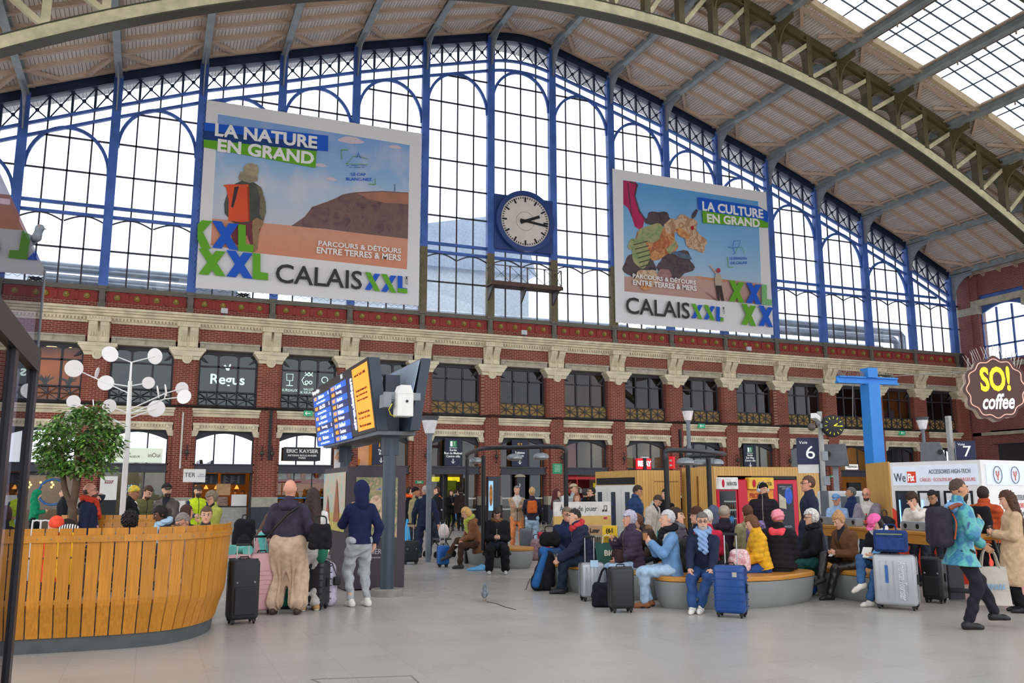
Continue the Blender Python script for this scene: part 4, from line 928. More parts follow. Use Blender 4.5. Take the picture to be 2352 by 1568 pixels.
# --- dark glass kiosk at the near end on the left
kg = thing('glass_kiosk', 'dark framed glass kiosk cut off by the left edge of the picture', 'kiosk', (-.69, 6.22, 0)); FRK = P('1d1a20', .35, var=.1)
KGL = glass_mat('kiosk_glass', (.5, .48, .55), .42, facing=False)
MB().box(-.03, .0, -.045, 0, .0, 3.02).build('corner_edge', P('6a7078', .3), kg)
MB().box(-.08, .01, -.12, -.0, 0, 2.4).build('corner_post', FRK, kg); MB().box(-.08, .01, -1.05, -.93, 0, 2.4).build('post', FRK, kg); MB().box(-.08, .01, -2.6, -2.48, 0, 2.4).build('post', FRK, kg)
MB().box(-.08, .015, -4, 0, 2.36, 2.5).build('top_rail', FRK, kg); MB().box(-.06, .01, -4, 0, 0, .1).build('bottom_rail', FRK, kg)
MB().box(-.015, -.005, -4, 0, 2.5, 3.02).build('upper_pane', KGL, kg); MB().box(-.02, -.01, -.93, -.12,   .1, 2.36).build('pane', KGL, kg); MB().box(-.02, -.01, -2.48, -1.05,   .1, 2.36).build('pane', KGL, kg)
MB().box(-1.6, -.02, -.02, -.01, .1, 3.02).build('end_pane', KGL, kg)
MB().box(-.035, -.025, -2.4, -1.06, .1, 1.25).build('poster_brown', P('4a3228', .4), kg); MB().box(-.032, -.022, -2.4, -1.5, .1, .8).build('poster_blue', P('3a7ab8', .4), kg)
MB().prism([(-.95, .1), (-.13, .1), (-.13, .55), (-.5, 1.0), (-.95, .75)], (-.03, 0, 0), (0, 1, 0), (0, 0, 1), (.004, 0, 0)).build('poster_white', P('d8d4d0', .4), kg); MB().prism([(-.95, .1), (-.13, .1), (-.13, .4), (-.95, .6)], (-.024, 0, 0), (0, 1, 0), (0, 0, 1), (.003, 0, 0)).build('poster_sky', P('5a9ad0', .4), kg)
# --- departure board
dpb = thing('departure_board', 'dark double sided departure board of leaning screens on steel posts', 'departure board', (3.6, 14, 0)); HOUS = P('303c4a', .4, var=.12); SCRF = P('2e2a2c', .35)
def leaning(x0, x1, y0, y1, z0, z1, th, s):
    v = [(x0, y0, z0), (x0, y1, z0), (x1, y1, z1), (x1, y0, z1), (x0+th*s, y0, z0), (x0+th*s, y1, z0), (x1+th*s, y1, z1), (x1+th*s, y0, z1)]
    f = [(0, 1, 2, 3), (5, 4, 7, 6), (4, 5, 1, 0), (3, 2, 6, 7), (0, 3, 7, 4), (1, 5, 6, 2)]
    return MB().add([(p[0]-3.6, p[1]-14, p[2]) for p in v], f if s > 0 else [g[::-1] for g in f])
leaning(3.30, 3.13, 13.68, 18.92, 2.57, 3.74, .19, 1).build('screen_housing', HOUS, dpb, bevel=.008)
leaning(3.93, 4.10, 13.42, 18.45, 2.57, 3.73, .16, -1).build('screen_housing', HOUS, dpb, bevel=.008)
leaning(3.77, 3.92, 13.44, 18.43, 2.95, 3.70, .012, -1).build('pale_back_panel', P('8fa0b4', .4, var=.15), dpb)
# front face frame: u runs from the far end to the near end (left to right for the viewer), v up along the lean
FO = Vector((3.30-3.6-.006, 18.92-14, 2.57)); FU = Vector((0, -1, 0)); FV = Vector((-.17, 0, 1.17)); FVn = FV.normalized(); FN = FU.cross(FVn).normalized()
def fq(u0, u1, v0, v1, mat, name, lift=.004):
    a = MB(); p = lambda u, v: FO+FU*(5.24*u)+FV*v+FN*lift
    return a.add([p(u0, v0), p(u1, v0), p(u1, v1), p(u0, v1)], [(0, 1, 2, 3)]).build(name, mat, dpb)
fq(.0, 1, 0, 1, SCRF, 'screen_face', .001)
SB1, SB2 = P('1c56b8', .4, emit=.55, var=.05), P('1a2460', .4, emit=.4, var=.05); SWH = P('e8ecf4', .4, emit=.7, var=0); SOR = P('f0a030', .4, emit=.7, var=0)
def ft(s, u, v, h, mat, fit=None, **k): return text(s, h, FO+FU*(5.24*u)+FV*v+FN*.012, FU, FVn, mat, dpb, fit, **k)
ft('Départs  grandes lignes', .10, .93, .1, SWH, (.75, .1))
towns = ['Béthune', 'Lille CHR', 'Courtrai', 'Tourcoing', 'Valenciennes']; via = ['via Don Sainghin', 'via Lens Arras', 'via Mouscron', 'via Croix Wasquehal', 'via Ascq Orchies']
for r in range(10):
    fq(.02, .36, .86-.088*(r+1)+.004, .86-.088*r-.004, SB1 if (r//2) % 2 == 0 or r % 2 else SB2, 'board_row')
    if r % 2 == 0:
        ft('14h%02d' % (20+r*4), .075, .817-.088*r, .1, SOR, (.28, .07)); ft(towns[r//2], .20, .817-.088*r, .1, SWH, (.6, .075)); ft('A', .34, .817-.088*r, .1, SWH)
    else: ft(via[r//2], .18, .817-.088*r, .08, SWH, (.95, .05))
for r in range(9):
    fq(.38, .66, .88-.1*(r+1)+.004, .88-.1*r-.004, SB1 if r % 2 == 0 else SB2, 'board_row')
    ft('14h%02d' % (31+r*3), .43, .83-.1*r, .1, SOR, (.28, .07)); ft(['Lens', 'Tourcoing', 'Amiens', 'Lens', 'Béthune', 'Dunkerque', 'Bailleul', 'Comines', 'Orchies'][r], .53, .83-.1*r, .1, SWH, (.5, .075))
fq(.58, .62, .91, .98, P('8a8f98', .4, emit=.3), 'clock_panel'); ft('15', .6, .945, .1, SWH)
fq(.69, .735, .1, .86, SB2, 'vertical_panel'); 
tt = text('circulation', .26, FO+FU*(5.24*.735)+FV*.46+FN*.012, FVn, -FU, SWH, dpb, (.9, .2), bold=.01)
fq(.765, .985, .05, .95, P('f08a26', .4, emit=.75, var=.03), 'orange_notice')
for r, (s, v) in enumerate((('mercredi 7 août à 14h00', .84), ('En raison de travaux sur la', .62), ('ligne, certains trains sont', .55), ('déviés ou supprimés', .48), ('Plus d’infos sur nos écrans', .3), ('et sur le site', .23), ('Merci de votre attention', .12))): ft(s, .875, v, .08, P('5a2c0c', .5), (.8, .045))
bt = MB()
for k in range(14): bt.tube((FO.x+.1, FO.y-.3*k-.5, 2.5), (FO.x+.1, FO.y-.3*k-.5, 2.57), .012, n=6)
for k in range(3): bt.tube((-.4, 4.6-2*k, 3.74), (-.4, 4.6-2*k, 3.86), .004, n=5)
bt.build('bolts', STEEL, dpb)
MB().box(-.28, .34, -.3, 4.4, 2.51, 2.57).build('underside_tray', P('6a6e74', .5), dpb)
for y in (0, 3.6):
    MB().tube((0, y, 0), (0, y, 2.46), .105, n=24).build('post', STEELB, dpb, smooth=40); MB().box(-.12, .12, y-.1, y+.1, 2.2, 3.5).build('post_head', HOUS, dpb); MB().lathe([(.25, 0), (.25, .1), (.24, .11)], (0, y, 0), 28).build('base_plate', P('8f8a84', .5), dpb, smooth=40)
cb = K(926, 985, 13.2); t = thing('white_device_box', 'white weatherproof projector box clamped between the departure screens', 'projector', tuple(K(926, 957, 13.4)))
MB().box(-.13, .13, -.14, .14, .0, .36).build('housing', WHITE, t, bevel=.012); MB().prism([(-.13, 0), (.13, 0), (.08, .14), (-.08, .14)], (0, -.14, .36), (1, 0, 0), (0, 0, 1), (0, .28, 0)).build('hood', WHITE, t); MB().lathe([(.022, 0), (.022, .01), (.001, .01)], n=14).build('lens', BLACK, t).matrix_local = Matrix.Translation((0.02, -.14, .24)) @ Matrix.Rotation(R(90), 4, 'X')
MB().box(-.3, .3, .05, .15, .28, .4).box(-.05, .05, .1, .6, .3, .38).box(-.32, -.2, .0, .3, .15, .36).build('bracket', STEEL, t); MB().path([(-.2, -.05, .2), (-.26, -.08, .1), (-.22, -.06, .02), (-.12, 0, .0)], .008, 6).build('yellow_cable', P('d8c020'), t)
t.scale = (.95,)*3
# --- painted kiosk with poster faces (generic painterly pictures)
def painting(name, cols, scale):
    m, nt, b = newmat(name); t = nt.nodes.new('ShaderNodeTexCoord'); n = nt.nodes.new('ShaderNodeTexNoise'); n.inputs['Scale'].default_value = scale; n.inputs['Detail'].default_value = 4; n.inputs['Distortion'].default_value = 1.6
    nt.links.new(t.outputs['Object'], n.inputs['Vector']); r_ = nt.nodes.new('ShaderNodeValToRGB'); e = r_.color_ramp.elements
    while len(e) < len(cols): e.new(.5)
    for k, c in enumerate(cols): e[k].position = .25+.5*k/(len(cols)-1); e[k].color = lin(c)
    nt.links.new(n.outputs['Fac'], r_.inputs['Fac']); nt.links.new(r_.outputs['Color'], b.inputs['Base Color']); b.inputs['Roughness'].default_value = .45; return m
pk = thing('poster_kiosk', 'dark plum poster kiosk with painted pictures behind the hooded man', 'kiosk', (3.62, 15.95, 0)); PLUM = P('3d343c', .45, var=.08)
MB().box(-.51, .51, -1.05, 1.05, .02, 2.04).build('body', PLUM, pk, bevel=.006)
lf = MB()
MB().box(-.53, -.52, -.98, .98, .95, 1.95).build('landscape_picture', painting('loose_landscape', ['7fa8c8', 'b8c8b0', 'd8b8a8', 'a8c090'], 2.2), pk)
MB().box(-.535, -.525, -.98, .98, .95, 1.25).build('meadow_band', painting('loose_meadow', ['c8b048', 'd8c070', 'a8a858', 'c89060'], 5), pk)
for y, h, w_ in ((-.35, .75, .28), (.45, .45, .2)): MB().prism([(-w_, 0), (w_, 0), (.05, h)], (-.54, y, 1.1), (0, 1, 0), (0, 0, 1), (-.004, 0, 0)).build('haystack_shape', painting('rust_strokes', ['8a4a34', 'b06a40', '6a4a5a'], 7), pk)
MB().box(-.36, .36, -1.07, -1.06, .85, 1.86).build('portrait_picture', painting('loose_foliage', ['3a5aa0', 'b09a70', '6a7a50', 'c8a080', '4a5a70'], 4.5), pk)
MB().ball((-.02, -1.072, 1.42), (.1, .004, .14), 14, 10).ball((.12, -1.072, 1.12), (.22, .004, .16), 14, 10).build('pale_shapes', painting('loose_flesh', ['c8a080', 'd8b898', 'a88068'], 6), pk)
text('LUMIÈRE', .12, (-.05, -1.062, .62), XA, ZU, P('c8c0c4'), pk, sx=.9); text('des impressionnistes', .05, (.0, -1.062, .53), XA, ZU, P('c8c0c4'), pk)
text('LUMIERE\nDES PEINTRES', .09, (-.522, .3, .42), (0, -1, 0), ZU, P('b8b0b8'), pk); text('au musée de la ville', .05, (-.522, .5, .85), (0, -1, 0), ZU, P('b8b0b8'), pk)
wf = K(783, 1060, 17.6); t = thing('wifi_sign', 'white and orange wifi sign on a grey post behind the poster kiosk', 'sign', (wf[0], wf[1], 0)); MB().box(-.13, .13, -.03, .03, 1.9, 2.45).build('panel', P('e8e4e0', .4), t); text('WIFI', .12, (0, -.035, 2.03), XA, ZU, P('e08a40'), t, bold=.004)
ar = MB()
for k in range(3): ar.path([(.26*(.4+.3*k)*math.cos(a)*.5, -.034, 2.2+.2*(.3+.35*k)*math.sin(a)) for a in [math.pi*(.1+.8*j/8) for j in range(9)]], .016, 5)
ar.build('wave_marks', P('e0a060'), t); MB().box(-.1, .1, -.02, .02, 0, 1.9).build('post', STEELB, t); MB().box(-.06, .06, .04, .1, 1.9, 2.75).build('back_post', P('1c2434'), t)
# --- lamp frames of bent black tube
def lampframe(label, posts, arms, lamps, z):
    o = Vector((posts[0][0], posts[0][1], 0)); t = thing('lamp_frame', label, 'lamp frame', o)
    for p in posts: MB().tube((p[0]-o.x, p[1]-o.y, p[2]), (p[0]-o.x, p[1]-o.y, z-.12), .045, n=14).build('post', BLACK, t, smooth=40)
    for a in arms: MB().path([Vector(p)-o for p in smooth_path(a, 5)], .042, 10).build('arm', P('2a2c30', .4), t, smooth=60)
    for (x, y) in lamps:
        l = MB().lathe([(.05, .09), (.12, .07), (.16, .03), (.16, -.01), (.12, -.04), (.05, -.05)], (x-o.x, y-o.y, z-.2), 18).build('lamp_shade', glass_mat('smoked_shade', (.75, .75, .8), .25, .2) if False else P('8a8d92', .2, .3), t, smooth=50); MB().tube((x-o.x, y-o.y, z-.12), (x-o.x, y-o.y, z), .01).build('stem', BLACK, t)
    return t
def pxy(px, d): p = K(px, 1128, d); return float(p[0]), float(p[1])
a_, b2, c3 = pxy(1072, 20.6), pxy(1110, 18.2), pxy(1300, 17)
z = 2.47
lampframe('black tube lamp frame with three lamps beside the phone reader in black', [(*a_, 0), (*b2, .44), (*c3, 0)], [[(*a_, z-.14), (a_[0], a_[1], z-.04), (a_[0]-.05, a_[1]-.2, z), (*b2, z+.02), (b2[0]+.5, b2[1]-.7, z+.02), (c3[0]-.15, c3[1]+.15, z), (c3[0], c3[1], z-.06), (*c3, z-.16)]],
          [pxy(1093, 19.5), pxy(1182, 17.6), pxy(1243, 17.2)], z)
a_, b2, c3, d4 = pxy(1532, 15.2), pxy(1630, 16), pxy(1668, 17.5), pxy(1582, 17.8); z = 2.32
lampframe('black tube lamp frame with three lamps between the two wooden cabins', [(*a_, 0), (*b2, 0), (*d4, 0)], [[(*a_, z-.2), (a_[0], a_[1], z-.06), (a_[0]+.12, a_[1]+.02, z), (*b2, z+.0), (*c3, z+.02)], [(*d4, z-.14), (d4[0], d4[1], z-.02), (d4[0]+.5, d4[1]-.4, z), (*c3, z+.02)]], [pxy(1577, 15.8), pxy(1612, 16.6), pxy(1645, 16.3)], z)
# --- white disc lamp tree
dt = thing('disc_lamp_tree', 'white lamp tree with round discs on thin branches', 'lamp tree', (*pxy(285, 15.4), 0)); DISC = P('efeae8', .5, var=.04)
ox, oy = dt.location.x, dt.location.y
def dl(px, py, d=15.4): p = K(px, py, d); return Vector((p[0]-ox, p[1]-oy, p[2]))
MB().path([(0, 0, 0), dl(293, 1000), dl(299, 875)], [.05, .045, .035], 12).path([dl(299, 875), dl(302, 832)], [.022, .018], 10).build('pole', WHITE, dt, smooth=60)
discs = [(253, 813, 19, .3), (356, 818, 19, -.5), (170, 846, 20, .2), (243, 879, 18, -.2), (341, 879, 14, .2), (418, 892, 15, .4), (423, 911, 17, -.5), (169, 922, 15, .1), (251, 932, 16, .5), (359, 938, 20, -.3), (166, 960, 20, .6), (223, 856, 13, 9), (215, 932, 15, 9), (363, 900, 15, 8), (381, 896, 14, 8)]
for k, (px, py, r, tw) in enumerate(discs):
    dd = 15.4+(.25 if k % 2 else -.25); p = dl(px, py, dd); rad = r*dd/FPX
    o = MB().lathe([(rad*.98, -.008), (rad, 0), (rad*.98, .008)], n=26).build('disc', DISC, dt)
    # discs face the viewer more or less, some are edge-on
    yaw = face_cam(p.x+ox, p.y+oy)+(tw if tw < 5 else (1.45 if tw == 9 else -1.4))
    o.matrix_local = Matrix.Translation(p) @ Matrix.Rotation(yaw, 4, 'Z') @ Matrix.Rotation(.35 if tw < 5 else .5, 4, 'Y') @ Matrix.Rotation(R(90+(14 if k % 3 else -10)), 4, 'X')
br = MB()
for a, b_ in (((302, 832), (253, 813)), ((302, 832), (356, 818)), ((294, 902), (170, 846)), ((296, 887), (243, 879)), ((300, 886), (341, 879)), ((298, 940), (380, 903)), ((380, 903), (418, 892)), ((298, 950), (378, 916)), ((378, 916), (423, 911)), ((378, 916), (381, 896)), ((293, 948), (251, 932)), ((296, 948), (359, 938)), ((298, 960), (359, 938)), ((290, 978), (169, 922)), ((290, 978), (230, 947)), ((301, 834), (299, 880))):
    br.path([dl(*a), dl(*b_)], .011, 6)
br.build('branches', WHITE, dt)
# --- ornamental tree in the island
tr = thing('indoor_tree', 'bushy green ficus tree growing inside the seating island', 'tree', (*pxy(165, 14.2), 0)); tx_, ty_ = tr.location.x, tr.location.y
def tl(px, py, d=14.2): p = K(px, py, d); return Vector((p[0]-tx_, p[1]-ty_, p[2]))
MB().path(smooth_path([(0, 0, 0), tl(166, 1200), tl(165, 1160), tl(150, 1128), tl(142, 1070), tl(140, 1010)], 4), [.075]*5+[.06]*5+[.045]*11, 9).path(smooth_path([tl(166, 1165), tl(176, 1110), tl(180, 1060), tl(190, 1010)], 4), [.06]*6+[.04]*7, 9).build('trunk', P('5a4636', .8, var=.35, scale=9, bump=.4), tr, smooth=70)
MB().lathe([(.28, 0), (.34, .5), (.3, .5), (.28, .45)], n=20).build('planter', P('5a5550', .6), tr, smooth=40)
rr = random.Random(5); lv = MB()
blobs = [(182, 985, 85, 45), (120, 1005, 42, 35), (235, 1010, 45, 45), (160, 1045, 60, 35), (230, 1060, 30, 30), (110, 1040, 32, 28), (200, 950, 40, 20), (232, 930, 12, 12), (185, 1075, 45, 18), (128, 1075, 30, 18)]
sc_ = 14.2/FPX
for cx_, cy_, rx_, ry_ in blobs:
    for k in range(int(rx_*ry_/16)):
        while True:
            u, v, q = rr.uniform(-1, 1), rr.uniform(-1, 1), rr.uniform(-1, 1)
            if .35 < u*u+v*v+q*q <= 1: break
        c = tl(cx_+u*rx_, cy_-v*ry_)+Vector((rr.uniform(-.05, .05), q*rx_*sc_*.8, 0))
        base_a = rr.uniform(0, 6.28)
        for j in range(5):
            a = base_a+rr.uniform(-1.1, 1.1); dr_ = Vector((math.cos(a), math.sin(a), rr.uniform(-1.1, .15))).normalized(); s = Vector((-math.sin(a), math.cos(a), rr.uniform(-.4, .4))).normalized()
            L_ = rr.uniform(.07, .125); w_ = L_*.22; st = c+dr_*.02*j; n = dr_.cross(s)*.012
            lv.add([st, st+dr_*L_*.35+s*w_+n, st+dr_*L_*.8+s*w_*.6, st+dr_*L_, st+dr_*L_*.8-s*w_*.6, st+dr_*L_*.35-s*w_+n], [(0, 1, 2, 3), (0, 3, 4, 5)])
m, nt, b_ = newmat('ficus_leaves'); gi = nt.nodes.new('ShaderNodeNewGeometry'); r_ = nt.nodes.new('ShaderNodeValToRGB'); e = r_.color_ramp.elements; e[0].color = lin('3a5a2c'); e[1].color = lin('8cc23e'); e2 = e.new(.55); e2.color = lin('5f8f38'); e3 = e.new(.75); e3.color = lin('94987a')
nt.links.new(gi.outputs['Random Per Island'], r_.inputs['Fac']); nt.links.new(r_.outputs['Color'], b_.inputs['Base Color']); b_.inputs['Roughness'].default_value = .45; b_.inputs['Transmission Weight'].default_value = 0
lv.build('foliage', m, tr)
# --- wooden cabins
def onplane(px, x=None, y=None): p = onX(px, 1128, x) if x is not None else onY(px, 1128, y); return float(p[0]), float(p[1])
c1x, c1y = pxy(1463, 23); y2 = onplane(1368, x=c1x)[1]; x2 = onplane(1563, y=c1y)[0]; h1 = 2.16
cab = thing('locker_cabin', 'slatted wooden cabin with white lockers behind the piano board', 'cabin', (c1x, c1y, 0)); dx, dy = x2-c1x, y2-c1y
MB().box(0, dx, 0, dy, 0, h1).build('timber_shell', SLATK, cab); MB().box(dx*.4, dx*.95, -.006, 0, 0, h1*.86).build('service_door', SLATK, cab)
MB().box(dx*.4, dx*.95, -.012, -.004, h1*.86, h1*.87).build('door_gap', P('8a6030'), cab)
lk = MB().box(-.03, 0, .05, dy-.05, 0, 1.78).build('locker_front', P('dedcd8', .4, var=.03), cab); MB().box(-.02, .005, .1, dy-.1, 1.8, 1.98).build('vent_band', DARK, cab)
for k in range(3): MB().box(-.045, -.03, .08+k*dy/3, dy/3*(k+1)-.06, .12, 1.72).build('locker_door', P('e8e6e2', .35, var=.03), cab); MB().box(-.05, -.044, .3+k*dy/3, dy/3*(k+1)-.22, .25 if k < 2 else 1.0, 1.6).build('tinted_pane', P('3d4656', .2, var=.25), cab)
for k in range(6): MB().box(-.056, -.05, .42+(k % 2)*dy/3, .5+(k % 2)*dy/3, .55+.35*(k//2), .62+.35*(k//2)).build('locker_mark', P('2a4a80'), cab)
# vending machines in their cabin
c2x, c2y = pxy(1640, 22.2); x3 = onplane(1883, y=c2y)[0]; y3 = onplane(1605, x=c2x)[1]; h2 = 2.24
vc = thing('vending_cabin', 'slatted wooden cabin housing the snack machines', 'cabin', (c2x, c2y, 0)); dx = x3-c2x
xm = onplane(1832, y=c2y)[0]-c2x
MB().box(0, .12, 0, y3-c2y, 0, h2).box(xm, dx, 0, 1.6, 0, h2).box(.12, xm, 0, 1.6, 2.0, h2-.01).box(.1, xm, .9, 1.6, 0, 2.0).build('timber_shell', SLATK, vc)
MB().box(xm*.45, xm, .02, .9, 1.92, 2.0).build('dark_soffit', BLACK, vc)
VRED = P('d5163a', .35, var=.05)
def vend(px0, px1, label, kind):
    x0, x1 = onplane(px0, y=c2y)[0], onplane(px1, y=c2y)[0]; w_ = x1-x0; t = thing('vending_machine', label, 'vending machine', (x0, c2y-.02, 0), 0, 'snack machines in the wooden cabin')
    hh = 1.93 if kind != 'coffee' else 1.9
    MB().box(.02, w_-.02, .02, .8, 0, hh).build('cabinet', VRED, t)
    if kind == 'coffee':
        MB().box(.0, w_, -.03, .02, 0, hh).build('red_front', VRED, t); MB().box(.2*w_, .82*w_, -.04, -.03, .62, 1.8).build('poster', P('14182c', .35), t)
        MB().ball((.62*w_, -.045, 1.5), (.16*w_, .003, .22), 14, 10).build('poster_glow', P('2a5ac8', .4), t); MB().prism([(.22*w_, 1.2), (.5*w_, 1.16), (.5*w_, 1.42), (.3*w_, 1.52), (.22*w_, 1.56)], (0, -.05, 0), XA, ZU, (0, .004, 0)).build('cup_picture', P('c8c0a8'), t)
        text('PREMIÈRE CLASSE\nESPRESSO', .05, (.5*w_, -.045, 1.7), XA, ZU, P('b8bcc8'), t); text('LAVAZZA', .07, (.5*w_, -.045, .72), XA, ZU, P('c8ccd8'), t); return t
    hd = P('efece6', .4) if kind == 'snack' else P('f2c040', .4)
    MB().box(0, w_*.98, -.12, .05, 1.66, 1.96).build('header', hd, t, bevel=.02); MB().ball((.2*w_, -.125, 1.81), (.07*w_, .008, .1), 12, 8).build('logo_mark', P('c8142c'), t); text('selecta', .16, (.63*w_, -.125, 1.82), XA, ZU, P('3a3a3c'), t, (.5*w_, .12))
    MB().box(0, w_, -.03, .02, 0, 1.66).build('red_front', VRED, t)
    if kind == 'snack':
        MB().box(.1*w_, .92*w_, -.035, -.03, .5, 1.62).build('dark_window', P('20242c', .15), t)
        for z in (.72, .93, 1.14, 1.35): MB().box(.3*w_, .9*w_, -.05, -.035, z, z+.03).build('shelf', P('a8b4ac', .4), t)
        r2 = random.Random(8)
        for z in (.75, .96, 1.17):
            for q in range(5): MB().ball((.36*w_+q*.11*w_, -.05, z+.08), (.04*w_, .02, .07), 8, 6).build('snack_pack', P(r2.choice(['4a2c20', '2a2420', '8a3a28', '5a4a3a']), .4), t)
        MB().box(.52*w_, .74*w_, -.06, -.05, .7, 1.02).build('payment_notice', P('2f7ab0', .4), t); MB().box(.02*w_, .98*w_, -.05, -.03, .1, .4).build('blue_stickers', P('a8c8e0', .4), t); MB().box(.6*w_, .8*w_, -.055, -.05, .2, .42).build('red_sticker', VRED, t)
    else:
        MB().box(.0, w_, -.045, -.03, 1.36, 1.64).build('promo_band', P('f0982a', .4), t); text('PROMO', .16, (.36*w_, -.05, 1.5), XA, ZU, P('b83a20'), t, bold=.008, sx=.8); MB().box(.5*w_, w_, -.04, -.03, .7, 1.36).build('white_panel', WHITE, t); text('Un café\nun instant', .12, (.76*w_, -.045, 1.2), XA, ZU, P('8a5a5a'), t, sx=.7); MB().box(.08*w_, .45*w_, -.04, -.03, .6, 1.3).build('screen', P('4a5a78', .3), t)
    return t
vend(1645, 1690, 'red snack machine with a white header and a dark glass front', 'snack'); vend(1713, 1772, 'red snack machine with a yellow header behind the person in headphones', 'promo'); vend(1772, 1828, 'red coffee machine with a dark blue poster', 'coffee')
tag(MB().box(onplane(1691, y=c2y)[0], onplane(1712, y=c2y)[0], c2y-.08, c2y+.7, 0, 1.9).build('red_payment_pillar', VRED, bevel=.01), 'plain red pillar between the two headed snack machines', 'machine')
# --- accessories kiosk
A, Bp, Cc, Dd = (Vector(pxy(1995, 18.6)), Vector(pxy(2048, 17.2)), Vector(pxy(2257, 15.6)), Vector(pxy(2420, 16.8)))
hk = 2.16; ak = thing('accessory_kiosk', 'white and orange accessories kiosk with a lettered header', 'kiosk', (Bp.x, Bp.y, 0)); ORG = P('e8452c', .45, var=.06); KW = P('e9e7e6', .4, var=.04)
o2_ = Vector((Bp.x, Bp.y)); la, lc_, ld = A-o2_, Cc-o2_, Dd-o2_; bk_ = ld+la*1.0
MB().prism([tuple(p) for p in (Vector((0, 0)), lc_, ld, bk_, la)], (0, 0, 0), XA, (0, 1, 0), (0, 0, hk)).build('body', KW, ak)
n_l = Vector((-(la.y), la.x)).normalized(); n_l = -n_l if n_l.dot(Vector((-1, -.3))) < 0 else n_l
MB().prism([tuple(p) for p in (Vector((0, 0)), la, la+n_l*.03, n_l*.03)], (0, 0, 0), XA, (0, 1, 0), (0, 0, hk+.02)).build('timber_side', SLATK, ak)
def face(P0, P1, label):
    u = Vector((P1.x-P0.x, P1.y-P0.y, 0)); L_ = u.length; u.normalize(); n = Vector((u.y, -u.x, 0)); o = Vector((P0.x, P0.y, 0))
    def q(a, b_, z0, z1, mat, name, lift=.01, par=None): return MB().prism([(a*L_, z0), (b_*L_, z0), (b_*L_, z1), (a*L_, z1)], o+n*lift, u, (0, 0, 1), -n*lift*.9).build(name, mat, par or ak)
    def t(s, a, z, size, mat, fit=None, **k): return text(s, size, o+u*(a*L_)+Vector((0, 0, z))+n*.03, u, (0, 0, 1), mat, ak, fit, **k)
    return q, t, L_, o, u, n
q, tx2, L1, fo, fu, fn = face(Vector((0, 0)), lc_, 'front')
HB = P('c3ccd8', .35, emit=.25, var=.04)
q(.03, .97, 1.72, 2.08, HB, 'header_panel', .015); tx2('We', .12, 1.87, .3, P('3a3e48'), (.25, .16)); q(.205, .305, 1.77, 1.98, ORG, 'orange_logo_panel', .02); tx2('Fix', .255, 1.87, .3, SIGNW, (.14, .14), bold=.01)
tx2('ACCESSOIRES HIGH-TECH', .68, 1.97, .1, P('3a3e48'), (.82, .075)); tx2('CÂBLES · ÉCOUTEURS · CHARGEURS', .65, 1.83, .1, P('d85a48'), (1.1, .075))
for a0, a1 in ((.05, .27), (.31, .55), (.6, .9)):
    q(a0, a1, .6, 1.62, P('16191f', .3), 'dark_frame', .02); q(a0+.03, a1-.02, .65, 1.58, KW if a0 > .3 else P('20283a', .2), 'display_window', .03)
    MB().prism([((a0+.05)*L1, .7), ((a0+.06)*L1, .7), ((a0+.06)*L1, 1.45), ((a0+.05)*L1, 1.45)], fo+fn*.05, fu, (0, 0, 1), -fn*.01).build('blue_strip_light', P('70a8f0', .4, emit=2, var=0), ak)
q(.37, .48, .75, 1.3, P('8a9098', .3), 'grey_screen', .04); q(.66, .84, .8, 1.45, P('20283a', .2), 'product_window', .04)
MB().prism([(0, 0), (L1, 0), (L1, .75), (.55*L1, 1.25), (.3*L1, .9), (0, 1.3)], fo+fn*.012, fu, (0, 0, 1), -fn*.01).build('orange_skirt', ORG, ak)
q2, tx3, L2, go, gu, gn = face(lc_, ld, 'side')
q2(.06, .98, 1.72, 2.08, HB, 'side_header_panel', .015)
for k in range(3):
    c = go+gu*(L2*(.2+.24*k))+gn*.03+Vector((0, 0, 1.9)); ic = MB(); ic.path([c+gu*(.13*math.cos(j*R(20)))+Vector((0, 0, .15*math.sin(j*R(20)))) for j in range(18)], .007, 5, closed=True); ic.build('round_icon', P('5a6478'), ak)
    MB().path([c+gu*(-.04)+Vector((0, 0, .07)), c+gu*(-.03), c+Vector((0, 0, -.03)), c+gu*.03, c+gu*.04+Vector((0, 0, .07))], .009, 5).path([c+Vector((0, 0, -.03)), c+Vector((0, 0, -.1))], .009, 5).build('plug_mark', P('d86a5a'), ak)
tx3('DISTRIBUTEUR', .42, 1.5, .1, P('3a3e48'), (.62, .09)); tx3("D'ACCESSOIRES", .42, 1.36, .1, P('d85a48'), (.62, .085)); tx3('DE CÂBLES', .47, 1.22, .1, P('3a3e48'), (.5, .085)); tx3('OUVERT 24H/24', .5, 1.02, .1, P('d85a48'), (.5, .07))
MB().prism([(0, 0), (L2, 0), (L2, .9), (.4*L2, .7), (0, .75)], go+gn*.012, gu, (0, 0, 1), -gn*.01).build('orange_skirt', ORG, ak)
# white ticket machine behind the long table
pt = pxy(1935, 20.2); t = thing('ticket_machine', 'pale ticket machine behind the blue cap, beside the timber kiosk', 'machine', (*pt, 0), face_cam(*pt)); MB().box(-.55, .45, 0, .5, 0, 1.62).build('cabinet', P('d5d7d6', .4, var=.04), t, bevel=.05); MB().box(-.05, .35, -.02, 0, 1.2, 1.5).build('screen', P('5a6470', .2), t); MB().box(-.5, .4, -.02, 0, .6, 1.1).build('photo_panel', P('8a9aa0', .4, var=.3, scale=4), t)
